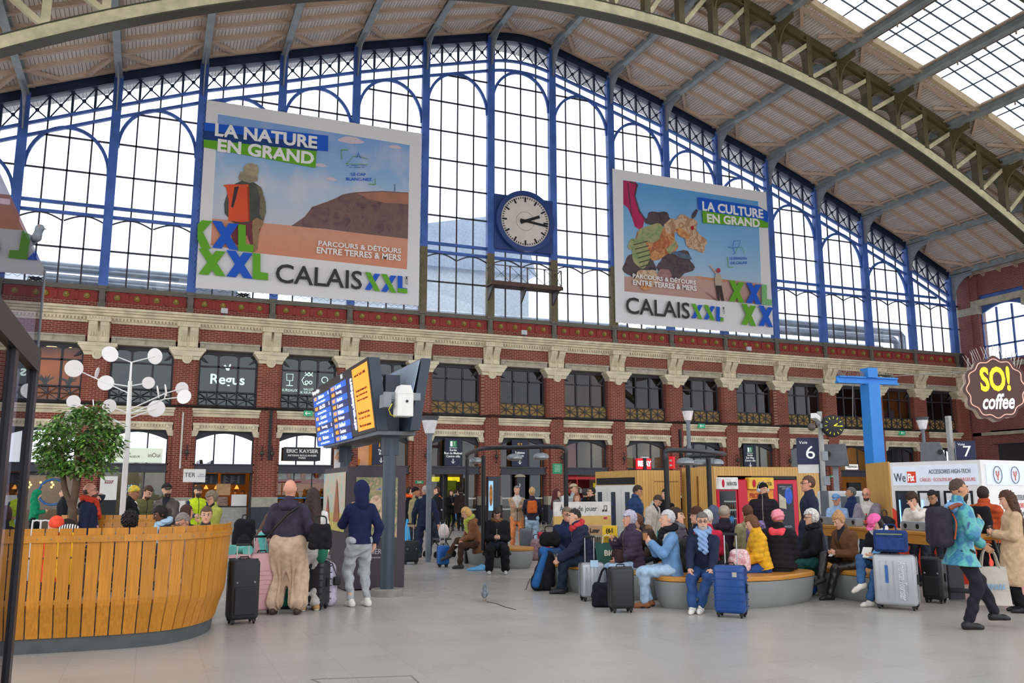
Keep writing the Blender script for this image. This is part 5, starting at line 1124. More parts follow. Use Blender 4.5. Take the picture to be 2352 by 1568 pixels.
# --- long standing table with socket rails
ta, tb = Vector((*pxy(1872, 17.6), 0)), Vector((*pxy(2290, 12.6), 0)); tv = (tb-ta); tL = tv.length; tv.normalize(); tn = Vector((-tv.y, tv.x, 0))
tbm = thing('standing_table', 'long wooden standing table with grey socket rails', 'table', ta, math.atan2(tv.y, tv.x))
MB().box(0, tL, -.3, .3, .94, .99).build('table_top', WOODT, tbm, bevel=.01); MB().box(.1, tL-.1, -.28, -.24, .8, .94).build('apron', WOODT, tbm)
for x in (.5, 2.2, 3.9): MB().box(x-.04, x+.04, -.05, .2, 0, .94).build('leg', IRON, tbm)
for a, b_, n in ((.25, 1.5, 3), (2.9, 4.0, 4)):
    r_ = MB().box(a*1.0, b_*1.0+.05, -.1, .05, .99, 1.13).build('socket_rail', P('8a9094', .45), tbm, bevel=.01)
    for k in range(n): MB().lathe([(.04, 0), (.04, .008), (.001, .008)], n=16).build('socket', BLACK, r_).matrix_local = Matrix.Translation((a+.12+k*(b_-a-.15)/(n-1), -.1, 1.06)) @ Matrix.Rotation(R(90), 4, 'X')
# --- piano board
p0, p1 = pxy(1273, 19.6), pxy(1402, 20.2); pb = thing('piano_board', 'white and yellow piano board with a large printed invitation to play', 'sign', (*p0, 0), math.atan2(p1[1]-p0[1], p1[0]-p0[0])); L_ = math.hypot(p1[0]-p0[0], p1[1]-p0[1])
MB().box(0, L_, 0, .06, 1.08, 1.39).build('white_panel', P('e6e2dc', .4), pb); MB().box(0, L_, 0, .06, 0, 1.08).build('yellow_panel', P('e0b568', .45, var=.08), pb); text('À vous de jouer', .2, (L_*.42, -.005, 1.24), XA, ZU, P('3c3a3c'), pb, (L_*.66, .18))
nm = MB(); nm.ball((L_*.86, -.006, 1.19), (.03, .005, .025), 8, 6).ball((L_*.91, -.006, 1.19), (.03, .005, .025), 8, 6).bar((L_*.86+.025, -.006, 1.19), (L_*.86+.025, -.006, 1.3), .008, .008).bar((L_*.91+.025, -.006, 1.19), (L_*.91+.025, -.006, 1.3), .008, .008).bar((L_*.86+.025, -.006, 1.3), (L_*.91+.025, -.006, 1.3), .008, .012); nm.build('note_mark', P('3c3a3c'), pb); MB().box(L_*.87, L_*.93, -.006, 0, 1.0, 1.05).build('logo_mark', P('c83a5a'), pb)
# --- recycling bins
bx = pxy(1392, 15.6); bn_ = thing('recycling_bins', 'row of wire recycling bins with brown, yellow and grey labelled tops', 'bins', (*bx, 0), face_cam(*bx))
for k, (c, s) in enumerate((('b08a68', 'Lmr'), ('e8c020', '(61'), ('a8a8a4', 'I'))):
    x = -.33+k*.26; b3 = MB().box(x, x+.25, -.15, .15, .88, 1.03).build('bin_top', P(c, .45), bn_); text(s, .1, (x+.12, -.155, .95), XA, ZU, BLACK, bn_, bold=.004)
    wr = MB()
    for j in range(9): wr.tube((x+.01+j*.029, -.14, .1), (x+.01+j*.029, -.14, .86), .006, n=5)
    wr.box(x, x+.25, -.15, -.13, .84, .88).box(x, x+.25, -.15, -.13, .08, .1); wr.build('wire_front', P('9a9484' if k != 1 else 'c8a820', .4), bn_); MB().box(x+.02, x+.23, -.1, .12, .1, .86).build('bag', P('4a443c' if k != 1 else 'd8b820', .5), bn_)
MB().box(-.34, .46, -.16, .16, 0, .08).build('base', BGREY, bn_)
# --- track signs, cameras and poles
def sign_post(px, d, ptop, label, name, cat): p = pxy(px, d); return thing(name, label, cat, (*p, 0), face_cam(*p)*.5), (lambda py: float(K(px, py, d)[2]))
t, zz = sign_post(1893, 20, 945, 'pale grey mast with a camera and a track clock', 'camera_mast', 'mast')
MB().tube((0, 0, 1.6), (0, 0, zz(945)), .06, n=8).build('upper_pole', P('a5a3a0', .5), t); MB().tube((0, 0, 0), (0, 0, 1.62), .09, n=16).build('lower_pole', P('5d666d', .5), t, smooth=40); MB().box(-.03, .1, -.1, .1, 2.3, 2.5).box(-.02, .12, -.08, .08, 1.75, 1.95).build('clamp', STEEL, t)
cm = thing('security_camera', 'white box camera on the grey mast beside the track clock', 'camera', tuple(K(1870, 960, 19.8)), .3); MB().bar((-.22, -.12, .04), (.16, .0, -.02), .12, .11).build('housing', WHITE, cm); MB().bar((.05, 0, -.05), (.2, .02, -.16), .03, .03).build('arm', STEEL, cm); MB().ball((-.04, .05, -.2), .09).build('dome', P('5a5048', .3), cm)
ck = thing('track_clock', 'round black clock with yellow marks on the grey mast', 'clock', tuple(K(1912, 978, 19.9)), face_cam(*pxy(1912, 20))+.45)
MB().lathe([(.23, -.08), (.25, -.05), (.25, .05), (.23, .06), (.001, .06)], n=32).build('case', DARK, ck, smooth=40).matrix_local = Matrix.Rotation(R(90), 4, 'X'); YEL = P('c8c820', .4, emit=.3)
tk = MB()
for k in range(12): a = k*R(30); tk.bar((.16*math.sin(a), -.065, .16*math.cos(a)), (.21*math.sin(a), -.065, .21*math.cos(a)), .014, .006, (0, 1, 0))
tk.build('hour_marks', YEL, ck); MB().bar((0, -.07, 0), (.09, -.07, .05), .022, .006, (0, 1, 0)).build('hour_hand', YEL, ck); MB().bar((0, -.075, 0), (.2, -.075, -.01), .016, .006, (0, 1, 0)).build('minute_hand', YEL, ck); MB().box(-.3, -.2, -.03, .03, -.05, .05).build('arm', STEEL, ck)
def voie(px0, px1, py0, py1, d, num, label):
    xm = (px0+px1)/2; p = K(xm, py1, d); w_ = (px1-px0)*d/FPX; h = (py1-py0)*d/FPX; t = thing('track_sign', label, 'sign', tuple(p), face_cam(p[0], p[1]))
    MB().box(-w_/2, w_/2, -.05, .05, 0, h).build('board', P('1b2448', .4, var=.05), t, bevel=.006); text('Voie', .1, (-w_*.2, -.055, h*.82), XA, ZU, SIGNW, t); text(num, .42, (w_*.08, -.055, h*.45), XA, ZU, SIGNW, t, (.2, .3)); MB().box(-w_*.42, w_*.42, -.055, -.05, h*.18, h*.19).build('line', P('4a5a90'), t); return t, w_, h
t, w_, h = voie(1833, 1884, 1006, 1066, 20.6, '6', 'navy track sign with a white six beside the grey mast'); MB().box(-w_*.48, w_*.5, -.03, .03, -.2, 0).build('white_foot', WHITE, t); MB().box(w_*.4, w_*.6, -.04, .04, -p[2] if False else -float(t.location.z), h*.9).build('post', STEELB, t)
t, w_, h = voie(2200, 2240, 1013, 1056, 25, '7', 'navy track sign with a white seven above the accessories kiosk'); MB().box(-w_*.55, -w_*.45, -.04, .04, -float(t.location.z), h).build('post', STEEL, t)
for px, py, d, lbl, s in ((1917, 1045, 20.4, 'grey tilted screen back beside the track sign with the six', 1), (2143, 1040, 24.5, 'grey tilted screen back above the accessories kiosk, beside the track sign with the seven', -1)):
    p = K(px, py, d); t = thing('platform_screen', lbl, 'screen', tuple(p), face_cam(p[0], p[1])); sc = d/20.4
    MB().prism([(-.28*sc, -.25*sc), (.3*sc, -.25*sc), (.2*sc+.05*s, .25*sc), (-.25*sc, .25*sc)], (0, -.1, 0), XA, ZU, (0, .3, 0)).build('housing', P('5f6166', .45), t, bevel=.01); MB().lathe([(.07, 0), (.07, .05), (.05, .05)], n=16).build('loudspeaker', BLACK, t).matrix_local = Matrix.Translation((-.15*s*sc, -.1, .02)) @ Matrix.Rotation(R(90), 4, 'X'); MB().box(-.06, .06, .1, .2, -float(p[2]), -.2).build('post', STEEL, t)
p = pxy(2192, 25.4); t = thing('grey_mast', 'plain pale mast left of the track sign with the seven', 'mast', (*p, 0)); MB().box(-.06, .06, -.06, .06, 0, float(K(2192, 955, 25.4)[2])).build('pole', P('a5a3a0', .5), t); MB().box(-.1, .1, -.1, .1, 0, .1).build('foot', STEEL, t)
# blue catenary mast
p = pxy(2015, 26); bm = thing('catenary_mast', 'bright blue steel overhead line mast with a cross beam', 'mast', (*p, 0), -.1); CB = P('2f86d8', .45, var=.1, scale=2); zt = lambda py: float(K(2015, py, 26)[2])
MB().box(-.2, .2, -.2, .2, 0, zt(882)).build('column', CB, bm, bevel=.01); MB().box(-1.15, .98, -.08, .08, zt(882), zt(880)+.03).box(-1.15, .98, -.02, .02, zt(882), zt(868)).box(-1.1, .95, -.1, .1, zt(869), zt(866)).build('cross_beam', CB, bm); MB().box(-.17, .17, -.17, .17, zt(868), zt(846)).build('cap_block', CB, bm)
sp = MB(); r2 = random.Random(2)
for k in range(110): x = r2.uniform(-1.1, .9); sp.tube((x, r2.uniform(-.08, .08), zt(866)), (x+r2.uniform(-.1, .1), r2.uniform(-.12, .12), zt(866)+.16), .004, n=4)
sp.build('bird_spikes', P('9a8a80', .5), bm); ins = MB()
for k in range(6): ins.lathe([(.03, 0), (.12, .02), (.12, .04), (.03, .06)], (.32+k*.07, 0, zt(862)), 14)
ins.build('insulator', P('6a6a52', .4), bm)
wv = MB(); wv.path([(.7, 0, zt(862)), (3.2, -.5, zt(850))], .012, 5).path([(-.6, 0, zt(880)), (-.75, -.1, zt(960))], .012, 5); wv.build('wire', P('8a8a84'), bm)
# street lamps
for px, ptop, pbot, d, lbl in ((1586, 937, 965, 24, 'slim street lamp with a white lantern behind the second lamp frame'), (985, 956, 995, 21, 'grey street lamp with a white lantern right of the departure board'), (2131, 958, 985, 31, 'far street lamp with a white lantern above the accessories kiosk')):
    p = pxy(px, d); t = thing('street_lamp', lbl, 'street lamp', (*p, 0), face_cam(*p)); z0, z1 = float(K(px, pbot, d)[2]), float(K(px, ptop, d)[2]); sc = (z1-z0)/.36
    MB().lathe([(.1*sc, z0), (.17*sc, z1-.09*sc), (.16*sc, z1-.09*sc)], n=12).build('lantern', P('e8e4e6', .3), t); MB().lathe([(.16*sc, z1-.09*sc), (.2*sc, z1), (.18*sc, z1)], n=12).build('lamp_cap', P('5a5c62', .3), t); MB().tube((0, 0, 0), (0, 0, z0), .065 if d < 23 else .055, n=14).build('pole', P('6a727c', .4), t, smooth=40); MB().lathe([(.06, z0-.06), (.1*sc, z0)], n=12).build('collar', STEEL, t)
# coffee badge sign
p = K(2284, 893, 14); cs_ = thing('coffee_sign', 'brown scalloped coffee badge sign with yellow and white lettering', 'sign', tuple(p), face_cam(p[0], p[1])+.22)
def scallop(r, a): return [(r*(1+a*math.cos(12*j*math.pi/60)+0*a)*math.cos(j*math.pi/60), 1.12*r*(1+a*math.cos(12*j*math.pi/60))*math.sin(j*math.pi/60)) for j in range(120)]
BRN = P('4f2f28', .4, var=.08)
MB().prism(scallop(.44, .05), (0, -.06, 0), XA, ZU, (0, .3, 0)).build('cream_side', P('cdb8a4', .5), cs_); MB().prism(scallop(.45, .05), (0, -.09, 0), XA, ZU, (0, .035, 0)).build('brown_face', BRN, cs_)
MB().path([(x, -.092, z) for x, z in scallop(.405, .045)], .008, 5, closed=True).build('pink_outline', P('e0a898', .4, emit=.4), cs_)
text('SO!', .36, (0, -.1, .15), XA, ZU, P('f5d31e', .4, emit=.6, var=0), cs_, (.43, .4), bold=.012, shear=.0); text('coffee', .3, (0.02, -.1, -.21), XA, ZU, SIGNW, cs_, (.46, .25), bold=.008, shear=.3)
MB().box(.4, 1.2, -.05, .2, -.1, .12).build('arm', P('b8b6b8', .5), cs_); sp = MB()
for k in range(26): a = R(35+110*k/25); x, z = .45*math.cos(a), .5*math.sin(a); sp.tube((x, 0, z), (x*1.12+r2.uniform(-.08, .08), r2.uniform(-.1, .15), z+.2), .004, n=4)
sp.build('bird_spikes', P('c8c0bc', .5), cs_)
# floodlights and camera on the cornice
for i, (px, py) in enumerate(((515, 718), (1203, 768), (1719, 803))):
    p = onY(px, py, D-.7); t = thing('floodlight', ['first small twin floodlight on the cornice under the hiking banner', 'small white floodlight on the cornice below the clock', 'small twin floodlight on the cornice under the second banner'][i], 'floodlight', (p[0], D-.75, 9.33)); MB().box(-.14, .14, -.06, .06, .08, .3).build('lamp_head', P('c8ccd0', .3), t); MB().box(-.03, .03, -.03, .03, 0, .1).build('foot', IRON, t)
# cables along the string course
cbm = MB(); r2 = random.Random(4)
for k in range(3):
    pts = [(X(-8)+j*.89, YF-.06-.03*k+(-.1 if j % 4 in (0,) else 0), 5.24+.03*k-.05*abs(math.sin(j*math.pi/4))+r2.uniform(-.02, .02)) for j in range(68)]
    cbm.path(pts, .022, 5)
tag(cbm.build('cable_bundle', P('2a2420', .7)), 'sagging dark cable bundle along the brick wall between the storeys', 'cables')
for i, z0, z1 in ((-3, 3.0, 5.2), (3, 2.9, 4.9)):
    tag(MB().box(-.06, .06, -.04, .04, z0, z1).build('cable_duct', BLACK, loc=(X(i)+(.1 if i < 0 else .16), YF-.06, 0)), 'black vertical cable duct on the brick pier %s' % ('left of the bakery' if i < 0 else 'beside the red news sign'), 'duct')
tag(MB().tube((0, 0, 2.6), (0, 0, 5.0), .04).build('drain_pipe', P('d8d2c8', .5), loc=(X(-4)-.02, YF-.08, 0)), 'white pipe on the brick pier beside the lamp tree', 'pipe')
for i in (-4, -3, -2, -1, 0, 1, 2, 3, 4, 5):
    for s in ((-1, 1) if i == -3 else (1,)):
        t = thing('iron_wall_lamp', 'small wrought iron lamp bracket on a ground floor brick pier', 'lamp', (X(i)+s*.22, YF-.1, 3.3), 0, 'wrought iron lamp brackets'); MB().ball((0, -.05, 0), (.09, .08, .12), 10, 7).build('lantern', P('4a4640', .4, .5), t); MB().path([(0, .08, .3), (0, -.05, .28), (0, -.05, .1)], .02, 6).path([(0, .08, -.3), (0, -.04, -.25), (0, -.05, -.1)], .02, 6).build('scroll_bracket', BLACK, t)
# ------------------------------------------------------------------ banners, big clock, balcony
BX, BY, BZ = (1, 0, 0), D-.31, (0, 0, 1)
class Banner:
    """flat printed banner; shapes are given in the pixels of a photo crop and laid on the banner's own plane"""
    def __init__(s, name, label, x0, x1, z0, z1, cx, cy, k):
        s.cx, s.cy, s.k = cx, cy, k; s.t = thing(name, label, 'banner', (x0, BY, z0)); s.x0, s.z0, s.n = x0, z0, 0
        ed = [(0, 0)]; w_, h = x1-x0, z1-z0
        MB().box(0, w_, 0, .03, 0, h).build('sheet', P('e6e2e2', .6, var=.03), s.t)
        rp = MB(); n = 60
        rp.path([(w_*j/n, .02, h+(.0 if j % 2 else .1)) for j in range(n+1)], .008, 4).path([(w_*j/n, .02, -(.0 if j % 2 else .12)) for j in range(n+1)], .008, 4)
        rp.path([(-(.0 if j % 2 else .1), .02, h*j/n) for j in range(n+1)], .008, 4).path([(w_+(.0 if j % 2 else .1), .02, h*j/n) for j in range(n+1)], .008, 4)
        rp.build('lacing', DARK, s.t)
    def p(s, u, v): q = onY(s.cx+u/s.k, s.cy+v/s.k, BY); return float(q[0])-s.x0, float(q[2])-s.z0
    def poly(s, pts, mat, name, lift=None):
        s.n += 1; y = -.003*s.n if lift is None else -lift
        q = [s.p(*a) for a in pts]
        return MB().add([(a, y, b) for a, b in q], [tuple(range(len(q)))[::-1]]).build(name, mat, s.t)
    def line(s, pts, r, mat, name): s.n += 1; return MB().path([(a, -.003*s.n, b) for a, b in (s.p(*q) for q in pts)], r, 5).build(name, mat, s.t)
    def txt(s, body, a, b, h, mat, bold=.02, **k):
        """lettering from crop point a to b along its mid line, h crop pixels high"""
        s.n += 1; pa, pb = s.p(*a), s.p(*b); c = ((pa[0]+pb[0])/2, (pa[1]+pb[1])/2); pt = s.p((a[0]+b[0])/2, (a[1]+b[1])/2-h)
        hh = math.hypot(pt[0]-c[0], pt[1]-c[1]); L_ = math.hypot(pb[0]-pa[0], pb[1]-pa[1])
        return text(body, hh, (c[0], -.003*s.n-.004, c[1]), (pb[0]-pa[0], 0, pb[1]-pa[1]), (pa[1]*0-(pb[1]-pa[1])*0, 0, 1), mat, s.t, (L_, hh), bold=bold*hh, **k)
def grad(name, stops, z0, z1, nscale=.25, namt=.25, ncol='f0dcd8'):
    m, nt, b = newmat(name); t = nt.nodes.new('ShaderNodeTexCoord'); sp = nt.nodes.new('ShaderNodeSeparateXYZ'); nt.links.new(t.outputs['Object'], sp.inputs[0])
    mr = nt.nodes.new('ShaderNodeMapRange'); mr.inputs[1].default_value = z0; mr.inputs[2].default_value = z1; nt.links.new(sp.outputs[2], mr.inputs[0])
    r_ = nt.nodes.new('ShaderNodeValToRGB'); e = r_.color_ramp.elements
    while len(e) < len(stops): e.new(.5)
    for k, (q, c) in enumerate(stops): e[k].position = q; e[k].color = lin(c)
    nt.links.new(mr.outputs[0], r_.inputs['Fac'])
    col = mixc(nt, ramp(nt, noise(nt, nscale, 5), .5, .8, (0, 0, 0, 1), (namt, namt, namt, 1)), r_.outputs['Color'], lin(ncol))
    nt.links.new(col, b.inputs['Base Color']); b.inputs['Roughness'].default_value = .6; return m
PB, PG, PW, PK, PN = P('0f58c8', .6, var=.03), P('63a81e', .6, var=.03), P('f0ecea', .6, var=.02), P('33302f', .6, var=.03), P('123a78', .6, var=.03)
def xbars(bn_, x, y, w_, h, c1, c2=None, sl=.1):
    """a slanted X of two bars, drawn in crop pixels"""
    t = w_*.36
    bn_.poly([(x+w_-t, y+h*.06), (x+w_, y+h*.09), (x+t, y+h), (x, y+h*.96)], c2 or c1, 'letter_stroke'); bn_.poly([(x, y-h*.03), (x+t, y), (x+w_, y+h*1.06), (x+w_-t, y+h*1.02)], c1, 'letter_stroke')
def lbar(bn_, x, y, w_, h, c): bn_.poly([(x, y), (x+w_*.5, y+h*.03), (x+w_*.5, y+h*.72), (x+w_, y+h*.76), (x+w_, y+h*1.03), (x, y+h*.98)], c, 'letter_l')
b1 = Banner('hiking_banner', 'huge printed banner of a hiker with an orange rucksack facing a cliff', 1.42, 11.7, 10.56, 19.44, 430, 220, 3.137)
SKY1 = grad('printed_sky', [(0, 'c8c4cc'), (.3, 'b8c8d8'), (.6, '8fb4dc'), (1, '7aa0d8')], 3.0, 8.6, .5, .7)
b1.poly([(222, 132), (1603, 355), (1590, 1030), (760, 935), (180, 885)], SKY1, 'printed_sky')
SAND = grad('printed_sand', [(0, 'd88a68'), (.5, 'd8967a'), (1, 'c98a74')], 1.5, 4.5, 2.5, .3, 'b87058')
b1.poly([(180, 885), (760, 935), (1590, 1030), (1583, 1250), (480, 1130), (170, 1075)], SAND, 'printed_beach')
b1.poly([(750, 937), (845, 872), (900, 800), (1010, 762), (1075, 735), (1120, 710), (1210, 695), (1400, 685), (1595, 697), (1590, 1030), (1320, 1000), (1000, 960)], painting('printed_rock', ['4a3440', '6b4c4c', '7a5a50', '5a3f48'], 1.3), 'printed_cliff')
b1.poly([(1225, 702), (1400, 692), (1595, 703), (1594, 782), (1420, 770), (1300, 742)], P('a8705c', .6, var=.2, scale=1), 'printed_grass')
b1.poly([(1491, 690), (1492, 636), (1497, 636), (1498, 691)], P('4a5a78'), 'printed_obelisk')
for x, y, r in ((1180, 320, 90), (960, 500, 45), (1035, 600, 42), (1500, 370, 45)):
    b1.poly([(x+r*math.cos(a)*(1+.2*math.sin(3*a)), y+r*.28*math.sin(a)+r*.1*math.cos(a)) for a in [j*math.pi/8 for j in range(16)]], P('d8c4cc', .7, var=.05), 'printed_cloud')
# hiker seen from behind
b1.poly([(345, 900), (520, 880), (535, 935), (515, 1000), (505, 1110), (470, 1125), (430, 1000), (380, 1080), (330, 1060), (318, 990)], P('7a3440', .6), 'printed_legs')
b1.poly([(470, 885), (560, 860), (545, 930), (520, 960), (505, 1110), (478, 1120), (468, 960)], P('9a7a58', .6), 'printed_trousers')
b1.poly([(335, 640), (400, 610), (480, 625), (530, 660), (560, 760), (568, 840), (545, 900), (500, 880), (440, 920), (330, 915), (270, 850), (265, 780), (290, 700)], P('4f5048', .6, var=.3, scale=1.5), 'printed_jacket')
b1.poly([(500, 650), (535, 665), (565, 770), (568, 845), (540, 895), (520, 850), (525, 740)], P('7a7058', .6, var=.3), 'printed_sleeve')
b1.poly([(370, 585), (385, 548), (440, 548), (505, 575), (508, 615), (450, 630), (400, 615), (372, 608)], P('9a8c74', .6, var=.2), 'printed_scarf')
b1.poly([(405, 560), (405, 515), (430, 490), (475, 487), (508, 505), (515, 545), (505, 580), (460, 575)], P('a89a7c', .6, var=.2), 'printed_hat')
b1.poly([(258, 645), (300, 640), (440, 640), (442, 665), (450, 905), (400, 912), (295, 902), (298, 760), (280, 665)], P('e2542c', .6, var=.12, scale=1), 'printed_rucksack')
b1.poly([(340, 660), (372, 655), (350, 740), (330, 810), (315, 800), (330, 720)], P('3a2a34'), 'printed_strap'); b1.poly([(430, 660), (445, 660), (452, 905), (440, 908)], P('a83a20'), 'printed_side')
# headings
b1.poly([(122, 195), (1013, 290), (1013, 402), (935, 395), (122, 255)], PB, 'blue_band'); b1.poly([(120, 252), (935, 345), (935, 400), (120, 322)], PN, 'navy_band'); b1.poly([(118, 318), (930, 402), (922, 522), (118, 373)], PG, 'green_band')
b1.txt('LA NATURE', (200, 246), (935, 342), 92, PW, .035); b1.txt('EN GRAND', (218, 358), (912, 456), 92, PW, .035)
b1.txt('LE CAP', (1178, 567), (1284, 570), 21, PB, .02); b1.txt('BLANC-NEZ', (1143, 602), (1328, 606), 21, PB, .02)
b1.line([(1157, 393), (1107, 393), (1113, 460)], .02, PG, 'corner_mark'); b1.line([(1305, 640), (1354, 642), (1350, 602)], .02, PG, 'corner_mark')
b1.line([(1140, 495), (1170, 470), (1190, 440), (1240, 440), (1300, 462)], .012, PG, 'cliff_mark'); b1.line([(1140, 495), (1302, 498)], .012, PG, 'cliff_mark'); b1.line([(1215, 450), (1225, 440), (1230, 408), (1236, 440), (1250, 455)], .014, PB, 'tower_mark')
for x0, x1, y in ((1140, 1160, 507), (1175, 1230, 508), (1250, 1290, 508), (1165, 1185, 519), (1200, 1245, 519), (1255, 1275, 520)): b1.line([(x0, y), (x1, y+1)], .01, PB, 'wave_mark')
b1.txt('PARCOURS & DÉTOURS', (942, 1060), (1537, 1118), 45, PW, .025); b1.txt('ENTRE TERRES & MERS', (930, 1115), (1535, 1172), 45, PW, .025)
b1.poly([(75, 930), (105, 900), (180, 908), (112, 985), (170, 1105), (105, 1110), (72, 1040)], PG, 'letter_stroke')
xbars(b1, 178, 910, 190, 195, PB); lbar(b1, 365, 930, 110, 195, PG); xbars(b1, 80, 1110, 195, 185, PG); xbars(b1, 280, 1122, 190, 190, PB); lbar(b1, 470, 1137, 110, 190, PG)
b1.txt('CALAIS', (635, 1280), (1255, 1335), 135, PK, .012)
xbars(b1, 1275, 1277, 110, 128, PG, PB); xbars(b1, 1392, 1290, 110, 128, PG, PB); lbar(b1, 1510, 1300, 70, 120, PB); b1.poly([(1510, 1390), (1580, 1395), (1580, 1428), (1510, 1420)], PG, 'letter_foot')
text('.COM', .3, (b1.p(1570, 1340)[0], -.25, b1.p(1570, 1340)[1]), (0, 0, 1), (-1, 0, 0), PK, b1.t, (.42, .13), bold=.006)
b2_ = Banner('beast_banner', 'huge printed banner of a scaly machine beast and a man pointing up at it', 22.62, 33.0, 10.52, 19.15, 1380, 370, 3.733)
SKY2 = grad('printed_sky_blue', [(0, 'b0c4d4'), (.5, '7fb2dc'), (1, '5a9fd6')], 2.5, 7.8, .4, .3, 'a8c8e0'); SAND2 = grad('printed_ground', [(0, 'b88a80'), (1, 'c09c92')], 1, 3, 1.5, .2, 'a87870')
b2_.poly([(190, 162), (1348, 345), (1375, 1048), (820, 985), (200, 990)], SKY2, 'printed_sky'); b2_.poly([(200, 990), (820, 985), (1375, 1048), (1378, 1230), (202, 1115)], SAND2, 'printed_ground'); b2_.poly([(815, 985), (1080, 1015), (1080, 1040), (815, 1008)], P('c88a6a'), 'printed_wall')
# a generic scaly beast built from plain patches of colour
def blob(x, y, rx, ry, mat, name='printed_patch', rot=0, wob=.08, ph=0): b2_.poly([(x+math.cos(rot)*a-math.sin(rot)*c, y+math.sin(rot)*a+math.cos(rot)*c) for a, c in ((rx*(1+wob*math.sin(5*q+ph))*math.cos(q), ry*(1+wob*math.sin(5*q+ph))*math.sin(q)) for q in [j*math.pi/14 for j in range(28)])], mat, name)
GRN, ORN, BRW, DRK = painting('printed_green_scales', ['5a7a5a', '8a9a6a', 'b0a878', '3a5a50'], 1.6), painting('printed_orange_scales', ['c8743c', 'a85a3a', 'd89a60', '7a4030'], 1.5), painting('printed_bony_scales', ['c8a07a', 'a87a5a', 'd8b898', '6a4a3c'], 2.0), painting('printed_dark_works', ['2a2430', '4a3a44', '5a4a4a', '342c38'], 1.6)
b2_.poly([(192, 165), (300, 180), (320, 215), (290, 270), (300, 340), (330, 430), (375, 500), (350, 600), (290, 560), (262, 470), (230, 400), (192, 370)], P('b8285c', .6, var=.25, scale=.8), 'printed_sail'); b2_.line([(250, 180), (310, 200), (290, 300), (330, 430), (380, 500)], .05, DRK, 'printed_spar'); b2_.line([(230, 190), (262, 470)], .03, DRK, 'printed_spar')
blob(330, 900, 140, 110, DRK); blob(640, 880, 150, 120, DRK, wob=.15); blob(490, 500, 110, 70, DRK, wob=.12); blob(460, 700, 190, 140, ORN, wob=.1); blob(430, 620, 130, 75, GRN, rot=-.3); blob(300, 720, 70, 60, GRN); blob(340, 800, 75, 120, GRN, rot=-.15, wob=.04); blob(590, 700, 50, 90, GRN); blob(570, 640, 60, 110, ORN, rot=.2); blob(605, 560, 70, 60, BRW, rot=-.7); blob(720, 560, 110, 90, BRW, rot=.4, wob=.12); blob(800, 680, 120, 75, BRW, rot=.75, wob=.12); blob(700, 620, 70, 30, ORN, rot=.6); blob(780, 575, 14, 18, P('a8102c')); blob(800, 455, 16, 45, DRK, rot=.5); blob(690, 810, 90, 22, P('5a6a80', .6), rot=.3); blob(390, 1010, 110, 80, BRW, wob=.1); blob(380, 1080, 45, 30, ORN); blob(540, 975, 60, 50, P('a87a7a', .6, var=.3))
for k in range(6): b2_.line([(275+k*12, 720+k*38), (395+k*8, 690+k*38)], .025, P('4a5a44'), 'printed_seam')
# pointing man
b2_.poly([(975, 1065), (1025, 1065), (1050, 1200), (1030, 1202), (1005, 1110), (1012, 1200), (995, 1200)], P('3a2c2c'), 'printed_trousers'); b2_.poly([(978, 970), (1010, 965), (1030, 1000), (1022, 1070), (972, 1068), (968, 1010)], P('b8a894', .6, var=.1), 'printed_coat'); b2_.poly([(980, 975), (922, 898), (930, 895), (985, 960)], P('c8a490'), 'printed_arm'); blob(1000, 940, 17, 20, P('b83a3c')); b2_.poly([(890, 1120), (1000, 1195), (985, 1197), (910, 1140)], P('8a6a68'), 'printed_mark')
b2_.poly([(822, 312), (1348, 395), (1425, 440), (1422, 540), (1345, 530), (828, 415)], PB, 'blue_band'); b2_.poly([(860, 432), (1350, 500), (1425, 535), (1425, 575), (868, 535)], PG, 'green_band')
b2_.txt('LA CULTURE', (860, 388), (1382, 458), 80, PW, .035); b2_.txt('EN GRAND', (900, 492), (1352, 538), 75, PW, .035)
b2_.txt('LE DRAGON', (1092, 838), (1240, 836), 21, PB, .02); b2_.txt('DE CALAIS', (1102, 878), (1243, 874), 21, PB, .02); b2_.line([(1072, 825), (1085, 915), (1125, 912)], .02, PG, 'corner_mark')
b2_.line([(1078, 740), (1120, 748), (1140, 800), (1118, 800)], .015, PB, 'emblem_mark'); b2_.line([(1120, 735), (1130, 690), (1185, 685), (1170, 745), (1120, 745)], .015, PB, 'emblem_mark'); b2_.line([(1140, 790), (1160, 745), (1200, 740), (1220, 800)], .012, PG, 'emblem_mark')
b2_.txt('PARCOURS & DÉTOURS', (262, 982), (802, 1042), 45, PW, .025); b2_.txt('ENTRE TERRES & MERS', (265, 1042), (808, 1096), 45, PW, .025)
b2_.txt('CALAIS', (203, 1238), (750, 1288), 140, PK, .012); xbars(b2_, 765, 1228, 95, 125, PG, PB); xbars(b2_, 870, 1238, 95, 125, PG, PB); lbar(b2_, 975, 1250, 62, 125, PB); b2_.poly([(1010, 1345), (1038, 1347), (1038, 1378), (1010, 1376)], PG, 'letter_foot'); text('.COM', .3, (b2_.p(1026, 1290)[0], -.3, b2_.p(1026, 1290)[1]), (0, 0, 1), (-1, 0, 0), PK, b2_.t, (.42, .13), bold=.006)
xbars(b2_, 1085, 1030, 130, 180, PG); xbars(b2_, 1230, 1050, 130, 175, PB); lbar(b2_, 1365, 1060, 85, 175, P('7fb878', .6)); xbars(b2_, 1190, 1230, 125, 180, PG); xbars(b2_, 1335, 1245, 125, 175, PB)
